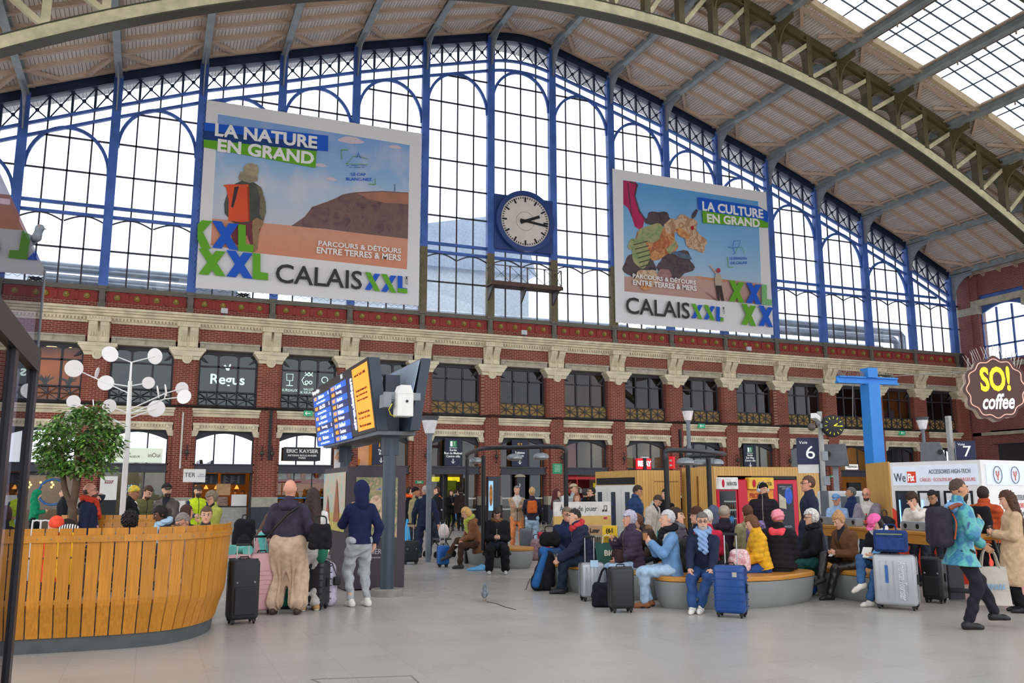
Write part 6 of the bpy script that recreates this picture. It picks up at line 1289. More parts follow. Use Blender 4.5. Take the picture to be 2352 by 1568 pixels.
# --- the big clock on its navy panel
ck = thing('station_clock', 'big round station clock on a navy panel in the middle of the glazed gable', 'clock', (17.3, D-.3, 15.45)); NV = P('27407c', .45, var=.15, scale=1.5)
MB().box(-1.66, 1.66, -.02, .12, -1.55, 1.35).build('panel', NV, ck)
MB().lathe([(1.62, 0), (1.62, .28), (1.38, .3), (1.36, .2), (1.36, 0)], n=64).build('bezel', NV, ck, smooth=35).matrix_local = Matrix.Rotation(R(90), 4, 'X')
MB().lathe([(1.37, 0), (1.37, .2), (.001, .2)], n=64).build('dial', P('ddd2c6', .5, var=.08, scale=2), ck).matrix_local = Matrix.Rotation(R(90), 4, 'X')
tk = MB()
for k in range(60):
    a = k*R(6); big = k % 5 == 0; r0, r1, w_ = (1.03, 1.3, .09) if big else (1.2, 1.3, .045)
    tk.bar((r0*math.sin(a), -.215, r0*math.cos(a)), (r1*math.sin(a), -.215, r1*math.cos(a)), w_, .012, (0, 1, 0))
tk.build('minute_marks', BLACK, ck); MB().path([(.5*math.cos(j*R(10)), -.205, .5*math.sin(j*R(10))) for j in range(36)], .014, 5, closed=True).build('inner_ring', P('b0a498'), ck)
MB().bar((-.3*math.sin(R(68)), -.235, -.3*math.cos(R(68))), (.86*math.sin(R(68)), -.235, .86*math.cos(R(68))), .15, .02, (0, 1, 0)).build('hour_hand', BLACK, ck)
MB().bar((-.3*math.sin(R(97)), -.26, -.3*math.cos(R(97))), (1.26*math.sin(R(97)), -.26, 1.26*math.cos(R(97))), .12, .02, (0, 1, 0)).build('minute_hand', BLACK, ck)
# --- service balcony under the clock
ba = thing('clock_balcony', 'small iron service balcony hanging below the big clock', 'balcony', (17.15, D-.25, 11.9)); IB = P('4a4344', .5, var=.15)
MB().box(-1.95, 1.95, -.85, 0, -.1, .0).box(-1.98, 1.98, -.9, -.84, -.12, .06).build('deck', P('5a4238', .7, var=.3), ba)
for s in (-1.8, 0, 1.8): MB().prism([(0, 0), (-.8, 0), (0, -.7)], (s-.04, 0, -.1), (0, 1, 0), (0, 0, 1), (.08, 0, 0)).build('bracket', IB, ba)
rl = MB()
for k in range(5): x = -1.9+k*.95; rl.box(x-.025, x+.025, -.87, -.82, 0, .92)
for z in (.08, .9): rl.box(-1.9, 1.9, -.865, -.825, z-.02, z+.02)
for k in range(4): x = -1.9+k*.95; rl.bar((x, -.845, .08), (x+.95, -.845, .9), .02, .02); rl.bar((x, -.845, .9), (x+.95, -.845, .08), .02, .02)
for s in (-1.9, 1.9): rl.box(s-.02, s+.02, -.86, 0, .88, .92).bar((s, -.85, .08), (s, 0, .9), .02, .02).bar((s, -.85, .9), (s, 0, .08), .02, .02)
rl.build('railing', IB, ba)
tag(MB().path([(9+.3*math.cos(j*1.3)*(1+.3*math.sin(j)), 0, .1*math.sin(j*2.1)) for j in range(26)], .02, 5).build('cable_coil', BLACK, loc=(-5.5, D-.1, 10.44)), 'coil of black cable lying on the sill left of the hiking banner', 'cable')
# ------------------------------------------------------------------ people: smooth bodies and clothes grown from skeletons
def V3(*a): return np.array(a, float)
class Field:
    """a soft union of round limbs; polygonised into one continuous surface"""
    def __init__(s, k=.025): s.p = []; s.k = k; s.cuts = []; s.disp = None
    def cone(s, a, b, ra, rb, fr=None, k=None, op='u'): s.p.append(('c', np.asarray(a, float), np.asarray(b, float), ra, rb, fr, s.k if k is None else k, op)); return s
    def ell(s, c, r, fr=None, k=None, op='u'): s.p.append(('e', np.asarray(c, float), np.asarray(r, float), 0, 0, fr, s.k if k is None else k, op)); return s
    def cut(s, fn): s.cuts.append(fn); return s
    @staticmethod
    def ev(q, P_):
        kind, a, b, ra, rb, fr, k, op = P_
        if fr is not None:
            o, M, sc = fr; q = ((q-o) @ M)*sc
        if kind == 'c':
            d = b-a; L2 = d @ d+1e-12; t = np.clip(((q-a) @ d)/L2, 0, 1)
            return np.linalg.norm(q-a-t[..., None]*d, axis=-1)-(ra+(rb-ra)*t)
        r = np.linalg.norm((q-a)/b, axis=-1); return (r-1)*b.min() if b.min() > .5*b.max() else (r-1)*(b.min()+.3*(b.max()-b.min()))
    def mesh(s, h):
        lo = np.full(3, 9.); hi = -lo
        for kind, a, b, ra, rb, fr, k, op in s.p:
            if op != 'u': continue
            if kind == 'c': pts = [a-max(ra, rb), a+max(ra, rb), b-max(ra, rb), b+max(ra, rb)]
            else: pts = [a-b, a+b]
            l, m_ = np.min(pts, 0), np.max(pts, 0)
            if fr is not None:
                o, M, sc = fr; cs_ = np.array([[x, y, z] for x in (l[0], m_[0]) for y in (l[1], m_[1]) for z in (l[2], m_[2])])/sc @ M.T+o; l, m_ = cs_.min(0), cs_.max(0)
            lo = np.minimum(lo, l); hi = np.maximum(hi, m_)
        lo -= .05; hi += .05; N = 6; Bs = N*h
        nb = np.ceil((hi-lo)/Bs).astype(int); g = np.stack(np.meshgrid(*[np.arange(n) for n in nb], indexing='ij'), -1).reshape(-1, 3)
        cen = lo+(g+.5)*Bs; mg = Bs*.9+.012; cd_ = [Field.ev(cen, q) for q in s.p]
        um = np.min([c-(q[6]*.4) for c, q in zip(cd_, s.p) if q[7] == 'u'], 0)
        keep = (um < mg) & (um > -mg*1.6-.02)
        g, cen = g[keep], cen[keep]; cd_ = [c[keep] for c in cd_]
        off = np.stack(np.meshgrid(*[np.arange(N+1)]*3, indexing='ij'), -1)*h
        pts = (lo+g*Bs)[:, None, None, None, :]+off; d = np.full(pts.shape[:-1], .3)
        for c, q in zip(cd_, s.p):
            m_ = c < mg+q[6]+.01
            if not m_.any(): continue
            v = Field.ev(pts[m_], q); o = d[m_]; k = max(q[6], 1e-5)
            if q[7] == 'u': e = np.clip(.5+.5*(o-v)/k, 0, 1); d[m_] = o*(1-e)+v*e-k*e*(1-e)
            else: e = np.clip(.5-.5*(o+v)/k, 0, 1); d[m_] = o*(1-e)-v*e+k*e*(1-e)
        if s.disp is not None: d = d-s.disp(pts)
        for fn in s.cuts: d = np.maximum(d, fn(pts))
        # surface nets
        sg = d < 0; cr_ = [(x, y, z) for x in (0, 1) for y in (0, 1) for z in (0, 1)]
        sl = lambda A, c: A[:, c[0]:N+c[0], c[1]:N+c[1], c[2]:N+c[2]]
        cnt = sum(sl(sg, c).astype(int) for c in cr_); act = (cnt > 0) & (cnt < 8); b, i, j, k_ = np.nonzero(act)
        if len(b) == 0: return np.zeros((0, 3)), np.zeros((0, 4), int)
        val = np.stack([d[b, i+c[0], j+c[1], k_+c[2]] for c in cr_], -1); acc = np.zeros((len(b), 3)); n = np.zeros(len(b)); crn = np.array(cr_, float)
        for p in range(8):
            for q in range(p+1, 8):
                if np.abs(crn[p]-crn[q]).sum() == 1:
                    x = (val[:, p] < 0) != (val[:, q] < 0); t = np.where(x, val[:, p]/(val[:, p]-val[:, q]+1e-12), 0); acc += np.where(x[:, None], crn[p]+t[:, None]*(crn[q]-crn[p]), 0); n += x
        gi = g[b]*N+np.stack([i, j, k_], -1); ver = lo+(gi+acc/n[:, None])*h; S = nb*N+2
        key = (gi[:, 0]*S[1]+gi[:, 1])*S[2]+gi[:, 2]; od = np.argsort(key); ks = key[od]; fs = []
        st = [S[1]*S[2], S[2], 1]
        for ax, (c1_, u, v) in enumerate(((4, 1, 2), (2, 2, 0), (1, 0, 1))):
            s0, s1 = val[:, 0] < 0, val[:, c1_] < 0; e = np.nonzero(s0 != s1)[0]
            ids = [e]; ok = np.ones(len(e), bool)
            for dk in (st[u], st[u]+st[v], st[v]):
                w_ = key[e]-dk; pos = np.clip(np.searchsorted(ks, w_), 0, len(ks)-1); ok &= ks[pos] == w_; ids.append(od[pos])
            qd = np.stack([ids[0], ids[1], ids[2], ids[3]], -1)[ok]; fl = s0[e][ok]
            qd[~fl] = qd[~fl][:, ::-1]; fs.append(qd[:, ::-1])
        return ver, np.concatenate(fs)
    def build(s, name, mats, parent, h, paint=None):
        v, f = s.mesh(h)
        me = bpy.data.meshes.new(name); me.vertices.add(len(v)); me.vertices.foreach_set('co', v.ravel()); me.loops.add(f.size); me.loops.foreach_set('vertex_index', f.ravel().astype(np.int32))
        me.polygons.add(len(f)); me.polygons.foreach_set('loop_start', np.arange(0, f.size, 4, dtype=np.int32)); me.update(calc_edges=True); me.polygons.foreach_set('use_smooth', np.ones(len(f), bool))
        for m_ in (mats if isinstance(mats, list) else [mats]): me.materials.append(m_)
        if paint is not None and len(f): me.polygons.foreach_set('material_index', paint(v[f].mean(1)).astype(np.int32))
        me.update(); o = bpy.data.objects.new(name, me); COL.objects.link(o); o.parent = parent; return o
def rotm(pitch=0, yaw=0, roll=0): return np.array((Matrix.Rotation(yaw, 3, 'Z') @ Matrix.Rotation(pitch, 3, 'X') @ Matrix.Rotation(roll, 3, 'Y')))
def ik(a, t, l1, l2, hint):
    d = t-a; L_ = np.linalg.norm(d); mx = (l1+l2)*.995
    if L_ > mx: t = a+d/L_*mx; d = t-a; L_ = mx
    L_ = max(L_, abs(l1-l2)+.02); u = d/np.linalg.norm(d); x = (l1*l1-l2*l2+L_*L_)/(2*L_); hh = math.sqrt(max(l1*l1-x*x, 0))
    hv = hint-u*(hint @ u); hv = hv/(np.linalg.norm(hv)+1e-9); return a+u*x+hv*hh, t
ARMS = {'hang': (.06, -.02, -.53), 'pocket': (.02, -.13, -.44), 'phone': (-.13, -.27, -.24), 'call': (-.045, -.11, .16), 'lap': (-.1, -.3, -.36), 'knee': (-.02, -.4, -.40), 'cross': (-.24, -.2, -.2), 'back': (-.13, .17, -.36), 'table': (-.07, -.36, -.28),
        'chin': (-.13, -.2, .02), 'cup': (-.1, -.3, -.06), 'strap': (-.03, -.16, -.12), 'pull': (.1, .12, -.5), 'forward': (.0, -.42, -.3), 'face': (-.14, -.2, .16), 'push': (.02, -.38, -.34), 'write': (-.2, -.3, -.32)}
SKINS = {'p': 'd8a58a', 't': 'c08a68', 'd': '6a4230', 'm': 'a87452', 'r': 'd89a80'}
def cloth(col, kind='plain', scale=14): return P(col, .85, 0, .22, scale, .12 if kind != 'leather' else 0, 0, .2 if kind != 'leather' else .6) if kind != 'leather' else P(col, .35, 0, .2, 6, 0, 0, .5)
PRINTS = {}
def printed(cols, scale=9):
    k = (tuple(cols), scale)
    if k not in PRINTS: PRINTS[k] = painting('printed_cloth', cols, scale)
    return PRINTS[k]
def person(label, at, face=0, tall=1.74, sit=None, lean=0, tilt=0, head=(0, 0), L='hang', Rr='hang', legs=None, skin='p', top=('3a3a48', 'plain'), bot=('2a2e3a', 'plain'), shoes='26242a', hair=('short', '4a3424'), hat=None, glasses=False, scarf=None, fat=1.0, h=None, beard=None, extra=None, child=False, curl=(.5, .5), under=None, group=None):
    x, y = float(at[0]), float(at[1]); dist = math.hypot(x, y)
    s = tall/1.75; h = (h or (.0085 if dist < 13.5 else .011 if dist < 17 else .0145 if dist < 23 else .02))/s
    t = thing('person', label, 'person', (x, y, 0), face_cam(x, y)+R(face), group); t.scale = (s, s, s)
    pz = .93 if sit is None else (sit+.1)/s; pel = V3(0, 0, pz)
    T = rotm(R(lean), 0, R(tilt)); tf = (pel, T, np.array([1, 1.38, 1.])); w = lambda a, b, c: pel+T @ V3(a, b, c)
    nk = w(0, .015, .53); Hd = T @ rotm(R(head[0]), R(head[1])); 
    if abs(lean) > 12: Hd = rotm(R(lean*.45+head[0]), R(head[1]))
    hc = nk+T @ V3(0, -.005, .06)+Hd @ V3(0, -.015, .105); hf = (hc, Hd, np.ones(3)*.95); hw = lambda a, b, c: hc+Hd @ V3(a, b, c)
    J = {}
    for sd, nm, arm in ((1, 'L', L), (-1, 'R', Rr)):
        sh = w(sd*.17*(1+(fat-1)*.5), .01, .435); a = ARMS[arm] if isinstance(arm, str) else arm
        off = V3(sd*a[0], a[1], a[2]); off = rotm(R(lean*.6)) @ off if (isinstance(arm, str) and arm not in ('hang',)) else off
        hint = V3(sd*.5, .45, -.6) if not (len(a) > 3) else V3(sd*a[3], a[4], a[5]); el, wr = ik(sh, sh+off, .285, .25, hint)
        hp = w(sd*.092, 0, -.03)
        if legs is not None: an = V3(*legs[0 if sd > 0 else 1]); kh = V3(sd*.12, -1, .25)
        elif sit is not None: an = V3(sd*.1, -.46, .085); kh = V3(sd*.1, -1, .6)
        else: an = V3(sd*.1, .02, .085); kh = V3(sd*.12, -1, 0)
        if len(an) > 3: kh = an[3:]; an = an[:3]
        kn, an = ik(hp, an, .435, .415, kh); J[nm] = (sh, el, wr, hp, kn, an)
    sk = P(SKINS[skin], .55, 0, .1, 12); dark = P('241a16', .4, var=0); lip = P({'d': '5a2c28', 'm': '8a4a40'}.get(skin, 'b86a60'), .5, var=0); hcol = P(hair[1] if hair else '3a2c24', .7, 0, .35, 40)
    def torso(F, e=0.):
        F.cone((0, 0, -.04), (0, 0, .12), .158*fat+e, .140*fat+e, tf, .04); F.cone((0, 0, .12), (0, -.01, .34), .138*fat+e, .162*(.6+.4*fat)+e, tf, .04); F.cone((-.115*fat, .01, .425), (.115*fat, .01, .425), .066+e*.9, .066+e*.9, tf, .06)
        if fat > 1.1: F.ell((0, -.05, .1), (.17*fat, .17*fat, .15), tf, .06)
    def arms(F, e=0., ends=0., rr=(.053, .045, .034)):
        for nm in 'LR':
            sh, el, wr = J[nm][:3]; d = wr-el; F.cone(sh, el, rr[0]*fat**.5+e, rr[1]+e, k=.03); F.cone(el, wr+d/np.linalg.norm(d)*ends, rr[1]+e, rr[2]+e, k=.025)
    # ---- body: one continuous surface with head, hands and feet
    Bd = Field(.02); torso(Bd, -.012); arms(Bd)
    Bd.cone(nk-T @ V3(0, 0, .05), hw(0, .012, -.06), .058, .05, k=.03)
    Bd.ell((0, .012, .02), (.075, .094, .1), hf, .02); Bd.ell((0, -.03, -.055), (.056, .06, .066), hf, .035)
    if h*s < .016:
        Bd.cone((-.04, -.082, .04), (.04, -.082, .04), .008, .008, hf, .015)
        for q in (-1, 1): Bd.ell((q*.033, -.094, .016), (.017, .014, .011), hf, .012, 's'); Bd.ell((q*.032, -.077, .016), (.0135,)*3, hf, .004)
        Bd.cone((0, -.09, .02), (0, -.108, -.02), .008, .0135, hf, .01); Bd.ell((0, -.083, -.056), (.026, .012, .009), hf, .008); Bd.ell((0, -.078, -.094), (.022, .018, .018), hf, .02)
        for q in (-1, 1): Bd.ell((q*.077, .012, -.002), (.011, .021, .032), hf, .008)
    else: Bd.cone((0, -.088, .015), (0, -.1, -.02), .01, .014, hf, .015)
    for nm, sd, cu in (('L', 1, curl[0]), ('R', -1, curl[1])):
        sh, el, wr, hp, kn, an = J[nm]; d = (wr-el)/np.linalg.norm(wr-el); tgt = w(0, -.02, .25)-wr; n = tgt-d*(tgt @ d); n = n/(np.linalg.norm(n)+1e-9); b = np.cross(d, n)
        if sd < 0: b = -b
        # b points to the thumb side (towards the front)
        if (b @ V3(0, -1, .3)) < 0: b = -b
        kn_ = wr+d*.095
        Bd.cone(wr, wr+d*.07+b*.018, .027, .022, k=.02); Bd.cone(wr, wr+d*.07-b*.018, .027, .02, k=.02)
        for q, ln in ((.03, .068), (.01, .077), (-.01, .072), (-.029, .056)):
            a0 = wr+d*.085+b*q; c1 = math.cos(cu*.7); s1 = math.sin(cu*.7); m1 = a0+(d*c1+n*s1)*ln*.52; c2 = math.cos(cu*1.7); s2 = math.sin(cu*1.7); m2 = m1+(d*c2+n*s2)*ln*.5
            Bd.cone(a0-d*.02, m1, .0105, .0095, k=.006); Bd.cone(m1, m2, .0095, .0078, k=.004)
        th0 = wr+d*.03+b*.028; th1 = th0+(d*.6+b*.6+n*.35)*.042; th2 = th1+(d*.8+b*.1+n*(.3+cu*.3))*.036; Bd.cone(th0-b*.01, th1, .014, .0115, k=.01); Bd.cone(th1, th2, .0115, .009, k=.004)
        Bd.cone(hp, kn, .084*fat**.5, .056, k=.03); Bd.cone(kn, an, .056, .038, k=.02); fd = kn-an; fd = V3(fd[0]*.3, -1, 0) if legs is None or len(legs) < 3 else V3(*legs[2 if sd > 0 else 3]); fd = fd/np.linalg.norm(fd); J[nm+'f'] = fd
        Bd.cone(an+V3(0, 0, -.045)-fd*.03, an+fd*.15+V3(0, 0, -.06), .036, .022, k=.03)
    def paint(c):
        q = (c-hc) @ Hd; m_ = np.zeros(len(c), int); hd = (np.abs(q[:, 2]) < .14) & (np.abs(q[:, 0]) < .1)
        for e in (-1, 1):
            m_[hd & (np.linalg.norm((q-[e*.032, -.09, .016])/[.0165, .018, .0085], axis=1) < 1)] = 4; m_[hd & (np.linalg.norm((q-[e*.032, -.09, .017])/[.009, .02, .0085], axis=1) < 1)] = 1; m_[hd & (np.linalg.norm((q-[e*.034, -.088, .042])/[.021, .03, .0075], axis=1) < 1)] = 2
        m_[hd & (np.linalg.norm((q-[0, -.092, -.056])/[.026, .02, .0085], axis=1) < 1)] = 3; return m_
    Bd.build('body', [sk, dark, hcol, lip, P('d8d0c8', .4, var=0)], t, h, paint)
    # ---- clothes
    rg_ = random.Random(label); ph = [rg_.uniform(0, 6) for _ in range(6)]
    def folds(amp): return lambda p: amp*(np.sin(p[..., 2]*38+9*p[..., 0]+ph[0]+2*np.sin(p[..., 1]*17+ph[1]))*np.sin(p[..., 0]*23+p[..., 1]*19+ph[2]))
    def quilt(p):
        q = (p-pel) @ T; return .014*np.abs(np.sin(q[..., 2]*math.pi/.085+ph[0]))**.5+.003*np.sin(p[..., 0]*50+ph[1])*np.sin(p[..., 2]*60)
    tk, tc_ = (top[1] if len(top) > 1 else 'plain'), top[0]; e = {'plain': .016, 'puffer': .038, 'coat': .03, 'shirt': .008, 'vest': .03, 'fleece': .028, 'leather': .02, 'blazer': .02, 'hoodie': .02, 'long': .03}[tk]
    hem = {'plain': -.07, 'puffer': -.06, 'coat': -.2, 'shirt': -.03, 'vest': -.05, 'fleece': -.08, 'leather': -.04, 'blazer': -.14, 'hoodie': -.06, 'long': -.55}[tk]
    Tp = Field(.02); torso(Tp, e)
    Tp.cone((0, 0, -.04), (0, 0, hem if sit is None or hem > -.25 else -.2), .158*fat+e, .158*fat+e+(.02 if hem > -.15 else .085), tf, .04)
    if tk == 'vest' and under: F2 = Field(.02); arms(F2, .012, -.02); torso(F2, .01); F2.cut(lambda p: hem+.02-((p-pel) @ T)[..., 2]); F2.disp = folds(.003); F2.build('shirt', cloth(under), t, h)
    if tk != 'vest': arms(Tp, e*.85+.004, -.015)
    if tk not in ('shirt', 'vest'):
        c0 = nk-T @ V3(0, 0, .03); Tp.cone(c0, c0+(hw(0, .01, -.07)-c0)*(.45 if tk not in ('puffer', 'coat', 'fleece') else .62), .072+e*.5, .066+e*.4, k=.04)
    Tp.disp = quilt if tk in ('puffer', 'vest') else folds(.0045); hm_ = hem if (sit is None or hem > -.25) else -.14; Tp.cut(lambda p: np.minimum(hm_-((p-pel) @ T)[..., 2], (.215*fat+e*.5 if hem > -.12 else .4)-np.abs(((p-pel) @ T)[..., 0])))
    Tp.cut(lambda p: np.maximum(0, 0)+.5*((p-hc) @ Hd)[..., 2]+.028 if True else 0)
    tm = tc_ if not isinstance(tc_, str) else cloth(tc_, tk)
    def seams(c):
        q = (c-pel) @ T; f = q[:, 1] < -.02; m_ = np.zeros(len(c), int); vz = {'blazer': .2, 'leather': .36, 'fleece': .36, 'coat': .37}.get(tk, 9)
        if tk in ('puffer', 'coat', 'leather', 'vest', 'fleece', 'blazer'): m_[f & (np.abs(q[:, 0]) < .0075)] = 1
        m_[f & (q[:, 2] > vz) & (np.abs(q[:, 0]) < (q[:, 2]-vz)*.42)] = 2; return m_
    Tp.build({'puffer': 'padded_jacket', 'coat': 'coat', 'long': 'long_coat', 'vest': 'padded_vest', 'blazer': 'blazer', 'hoodie': 'hoodie', 'fleece': 'fleece_jacket', 'leather': 'leather_jacket', 'shirt': 'shirt'}.get(tk, 'jacket'), [tm, P('8a8278' if tk in ('puffer', 'coat', 'leather') else '17171a', .4), cloth(under or 'c8c2ba' if tk == 'blazer' else '2a2a30')], t, h, seams)
    hood = top[2] if len(top) > 2 else None
    if hood == 'up':
        Fh = Field(.03); Fh.ell((0, .02, .02), (.105, .122, .132), hf); Fh.cone(hw(0, .045, -.02), nk+T @ V3(0, .03, -.03), .1, .1); Fh.ell((0, -.115, -.02), (.066, .1, .105), hf, .012, 's'); Fh.disp = folds(.004); Fh.build('hood', tm, t, h)
    elif hood:
        Fh = Field(.03); hb = w(0, .1, .5); Fh.cone(w(-.09, .05, .5), w(.09, .05, .5), .05, .05); Fh.cone(w(-.06, .1, .47), w(.06, .1, .47), .06, .06); Fh.ell(hw(0, 0, -.04), (.075, .08, .2), None, .03, 's'); Fh.disp = folds(.006); Fh.build('hood', cloth(hood) if hood != 'down' else tm, t, h)
    bk = bot[1] if len(bot) > 1 else 'plain'; Bt = Field(.03); ee = {'plain': .012, 'jeans': .014, 'wide': .035, 'baggy': .06, 'slim': .006, 'jogger': .02, 'leather': .01}[bk]
    Bt.cone((0, 0, -.05), (0, 0, .1), .16*fat+ee*.5, .14*fat+ee*.4, tf, .05)
    for nm in 'LR':
        sh, el, wr, hp, kn, an = J[nm]; up_ = V3(0, 0, .02)
        Bt.cone(hp, kn, .088*fat**.5+ee, .06+ee, k=.04); Bt.cone(kn, an+(kn-an)*(.08 if bk != 'baggy' else .2), .062+ee, (.045+ee*1.2) if bk not in ('jogger', 'slim') else .045, k=.03)
    if bk == 'baggy': Bt.cone(pel-V3(0, 0, .1), (J['L'][4]+J['R'][4])/2+V3(0, 0, .02), .15, .13, k=.08)
    Bt.disp = (lambda p: .014*np.sin(np.arctan2(p[..., 1], np.abs(p[..., 0])-.08)*7+ph[0]+p[..., 2]*3)*np.clip((pz-.05-p[..., 2])/.3, 0, 1)) if bk == 'baggy' else folds(.006 if bk in ('slim', 'leather') else .009 if bk == 'baggy' else .011); Bt.cut(lambda p: np.minimum(((p-pel) @ T)[..., 2]-.13, ((p-pel) @ T)[..., 1]+.24))
    Bt.build('trousers', cloth(bot[0], 'leather' if bk == 'leather' else 'plain'), t, h)
    if hem < -.25:       # skirt of a long coat
        Sk = Field(.05)
        if sit is None: Sk.cone(pel, pel-V3(0, 0, -hem-.05), .2, .27, (V3(0, 0, 0), np.eye(3), np.array([1, 1.1, 1])), .05)
        else:
            for nm in 'LR': Sk.cone(J[nm][3], J[nm][4], .13, .11)
            Sk.cone(J['L'][3]*.5+J['R'][3]*.5, (J['L'][4]+J['R'][4])/2-V3(0, 0, .12), .13, .12)
        Sk.disp = folds(.008); Sk.cut(lambda p: (pz+hem+.02)-p[..., 2] if sit is None else p[..., 2]*0-1); Sk.build('coat_skirt', tm, t, h)
    for nm in 'LR':
        an, fd = J[nm][5], J[nm+'f']; F2 = Field(.02); b0 = an+V3(0, 0, -.04); sd_ = np.cross(fd, V3(0, 0, 1))
        F2.cone(b0-fd*.045, b0+fd*.11+V3(0, 0, -.012), .046, .036); F2.cone(b0+fd*.1+V3(0, 0, -.016), b0+fd*.155+V3(0, 0, -.022), .037, .028)
        if bk != 'baggy': F2.cone(b0-fd*.02, an+V3(0, 0, .01), .046, .044)
        zc = an[2]-.083; F2.cut(lambda p: (zc if zc < .12 else zc-.3)-p[..., 2]); sh_ = F2.build('shoe', P(shoes, .5, var=.15), t, h)
        if dist < 17 and bk != 'baggy' and zc < .12:
            F3 = Field(.01); F3.cone(b0-fd*.045, b0+fd*.11, .051, .043); F3.cone(b0+fd*.1, b0+fd*.158, .043, .034); F3.cut(lambda p: zc-p[..., 2]); F3.cut(lambda p: p[..., 2]-zc-.022); F3.build('sole', P('d8d4cc' if shoes[0] in 'bcdef' else '1a1818', .6), sh_, h)
    # ---- head wear and hair
    def headcut(fr_z, fr_y, slope=.55): return lambda p: np.minimum(fr_z-((p-hc) @ Hd)[..., 2]+slope*0, -(((p-hc) @ Hd)[..., 1]-fr_y))
    if hair:
        st = hair[0]; Fa = Field(.02); am = {'curly': .009, 'wild': .016}.get(st, .004)
        if st == 'fringe': Fa.ell((0, .022, -.005), (.083, .088, .06), hf); Fa.cut(lambda p: np.maximum(-.0-((p-hc) @ Hd)[..., 1], ((p-hc) @ Hd)[..., 2]-.045))
        elif st != 'bald':
            ex = {'buzz': .002, 'short': .010, 'curly': .028, 'wild': .03}.get(st, .013) if not hat else .001
            Fa.ell((0, .016, .028), (.075+ex, .092+ex, .098+ex), hf)
            if st in ('long', 'longcurly'):
                for q in (-1, 1): Fa.cone(hw(q*.06, .02, 0), w(q*.1, .03, .4), .045, .05); Fa.cone(hw(q*.03, .07, 0), w(q*.05, .1, .34), .05, .06)
                Fa.cone(hw(0, .07, 0), w(0, .12, .3 if st == 'long' else .2), .06, .08); am = .012 if st == 'longcurly' else .005
            if st == 'bob': Fa.ell((0, .03, -.04), (.095, .085, .085), hf)
            if st == 'bun': Fa.ell((0, .07, .1), (.045, .045, .05), hf)
            if st == 'pony': Fa.ell((0, .1, .075), (.035, .04, .045), hf); Fa.cone(hw(0, .12, .07), hw(0, .15, -.08), .035, .02)
            if st == 'braids':
                for q in (-.05, -.02, .02, .05): Fa.cone(hw(q, .05, 0), w(q*1.6, .1, .28), .022, .016)
            yc = {'short': -.045, 'buzz': -.055, 'curly': -.05}.get(st, -.04)
            # cut the face free: in front of the ears and below the hairline
            Fa.cut(lambda p: np.minimum(.066+.0*p[..., 0]-((p-hc) @ Hd)[..., 2]+.25*np.minimum(0, ((p-hc) @ Hd)[..., 1]+.06), -(((p-hc) @ Hd)[..., 1]+(.012 if st in ('short', 'buzz', 'curly') else .03))))
            if st in ('short', 'buzz'): Fa.cut(lambda p: -.055-((p-hc) @ Hd)[..., 2]-0*p[..., 0])
        Fa.disp = lambda p: am*np.sin(p[..., 0]*95+ph[0])*np.sin(p[..., 1]*90+ph[1])*np.sin(p[..., 2]*85+ph[2])+.4*am*np.sin(p[..., 2]*160+p[..., 0]*140)
        if st != 'bald': Fa.build('hair', hcol, t, h)
    if beard:
        Fb = Field(.012); Fb.ell((0, -.045, -.075), (.058, .055, .05 if beard[0] != 'long' else .07), hf); Fb.ell((0, -.097, -.048), (.03, .012, .007), hf); Fb.ell((0, -.1, -.058), (.022, .02, .006), hf, .004, 's'); Fb.cut(lambda p: ((p-hc) @ Hd)[..., 2]+.036); Fb.cut(lambda p: ((p-hc) @ Hd)[..., 1]-.01); Fb.build('beard', P(beard[1], .8, 0, .3, 40), t, h)
    if hat:
        Fh = Field(.015); hk_, hm = hat[0], (hat[1] if not isinstance(hat[1], str) else cloth(hat[1]))
        if hk_ in ('beanie', 'wrap'):
            Fh.ell((0, .015, .04), (.096, .112, .108 if hk_ == 'beanie' else .1), hf)
            if hk_ == 'wrap': Fh.ell((0, .1, .03), (.06, .05, .05), hf, .04); Fh.disp = lambda p: .006*np.sin(((p-hc) @ Hd)[..., 2]*110+((p-hc) @ Hd)[..., 0]*40)
            Fh.cut(lambda p: .03-((p-hc) @ Hd)[..., 2]-.45*((p-hc) @ Hd)[..., 1]*1.0 if hk_ == 'beanie' else .0-((p-hc) @ Hd)[..., 2]-.6*((p-hc) @ Hd)[..., 1])
            Fh.build('beanie' if hk_ == 'beanie' else 'head_wrap', hm, t, h)
        elif hk_ == 'cap':
            Fh.ell((0, .012, .045), (.094, .112, .088), hf); Fh.cut(lambda p: .045-((p-hc) @ Hd)[..., 2]-.12*((p-hc) @ Hd)[..., 1]); cp_ = Fh.build('cap', hm, t, h)
            F2 = Field(.01); F2.ell((0, -.115, .05), (.075, .085, .011), (hc, Hd @ rotm(R(8)), np.ones(3))); F2.build('cap_brim', hm, cp_, h*.8)
        elif hk_ == 'brim':
            Fh.ell((0, .01, .065), (.09, .105, .1), hf); Fh.cut(lambda p: .04-((p-hc) @ Hd)[..., 2]); cp_ = Fh.build('hat_crown', hm, t, h); F2 = Field(.01); F2.ell((0, .01, .045), (.135, .15, .014), hf); F2.build('hat_brim', P('a89478', .8), cp_, h)
    if glasses:
        g_ = MB()
        for q in (-1, 1): g_.path([tuple(hw(q*.034+.024*math.cos(j*R(36)), -.104, .014+.017*math.sin(j*R(36)))) for j in range(10)], .0028, 5, closed=True); g_.path([tuple(hw(q*.058, -.1, .018)), tuple(hw(q*.078, .01, .015))], .0028, 5)
        g_.path([tuple(hw(-.012, -.105, .018)), tuple(hw(.012, -.105, .018))], .0028, 5); g_.build('glasses', BLACK, t)
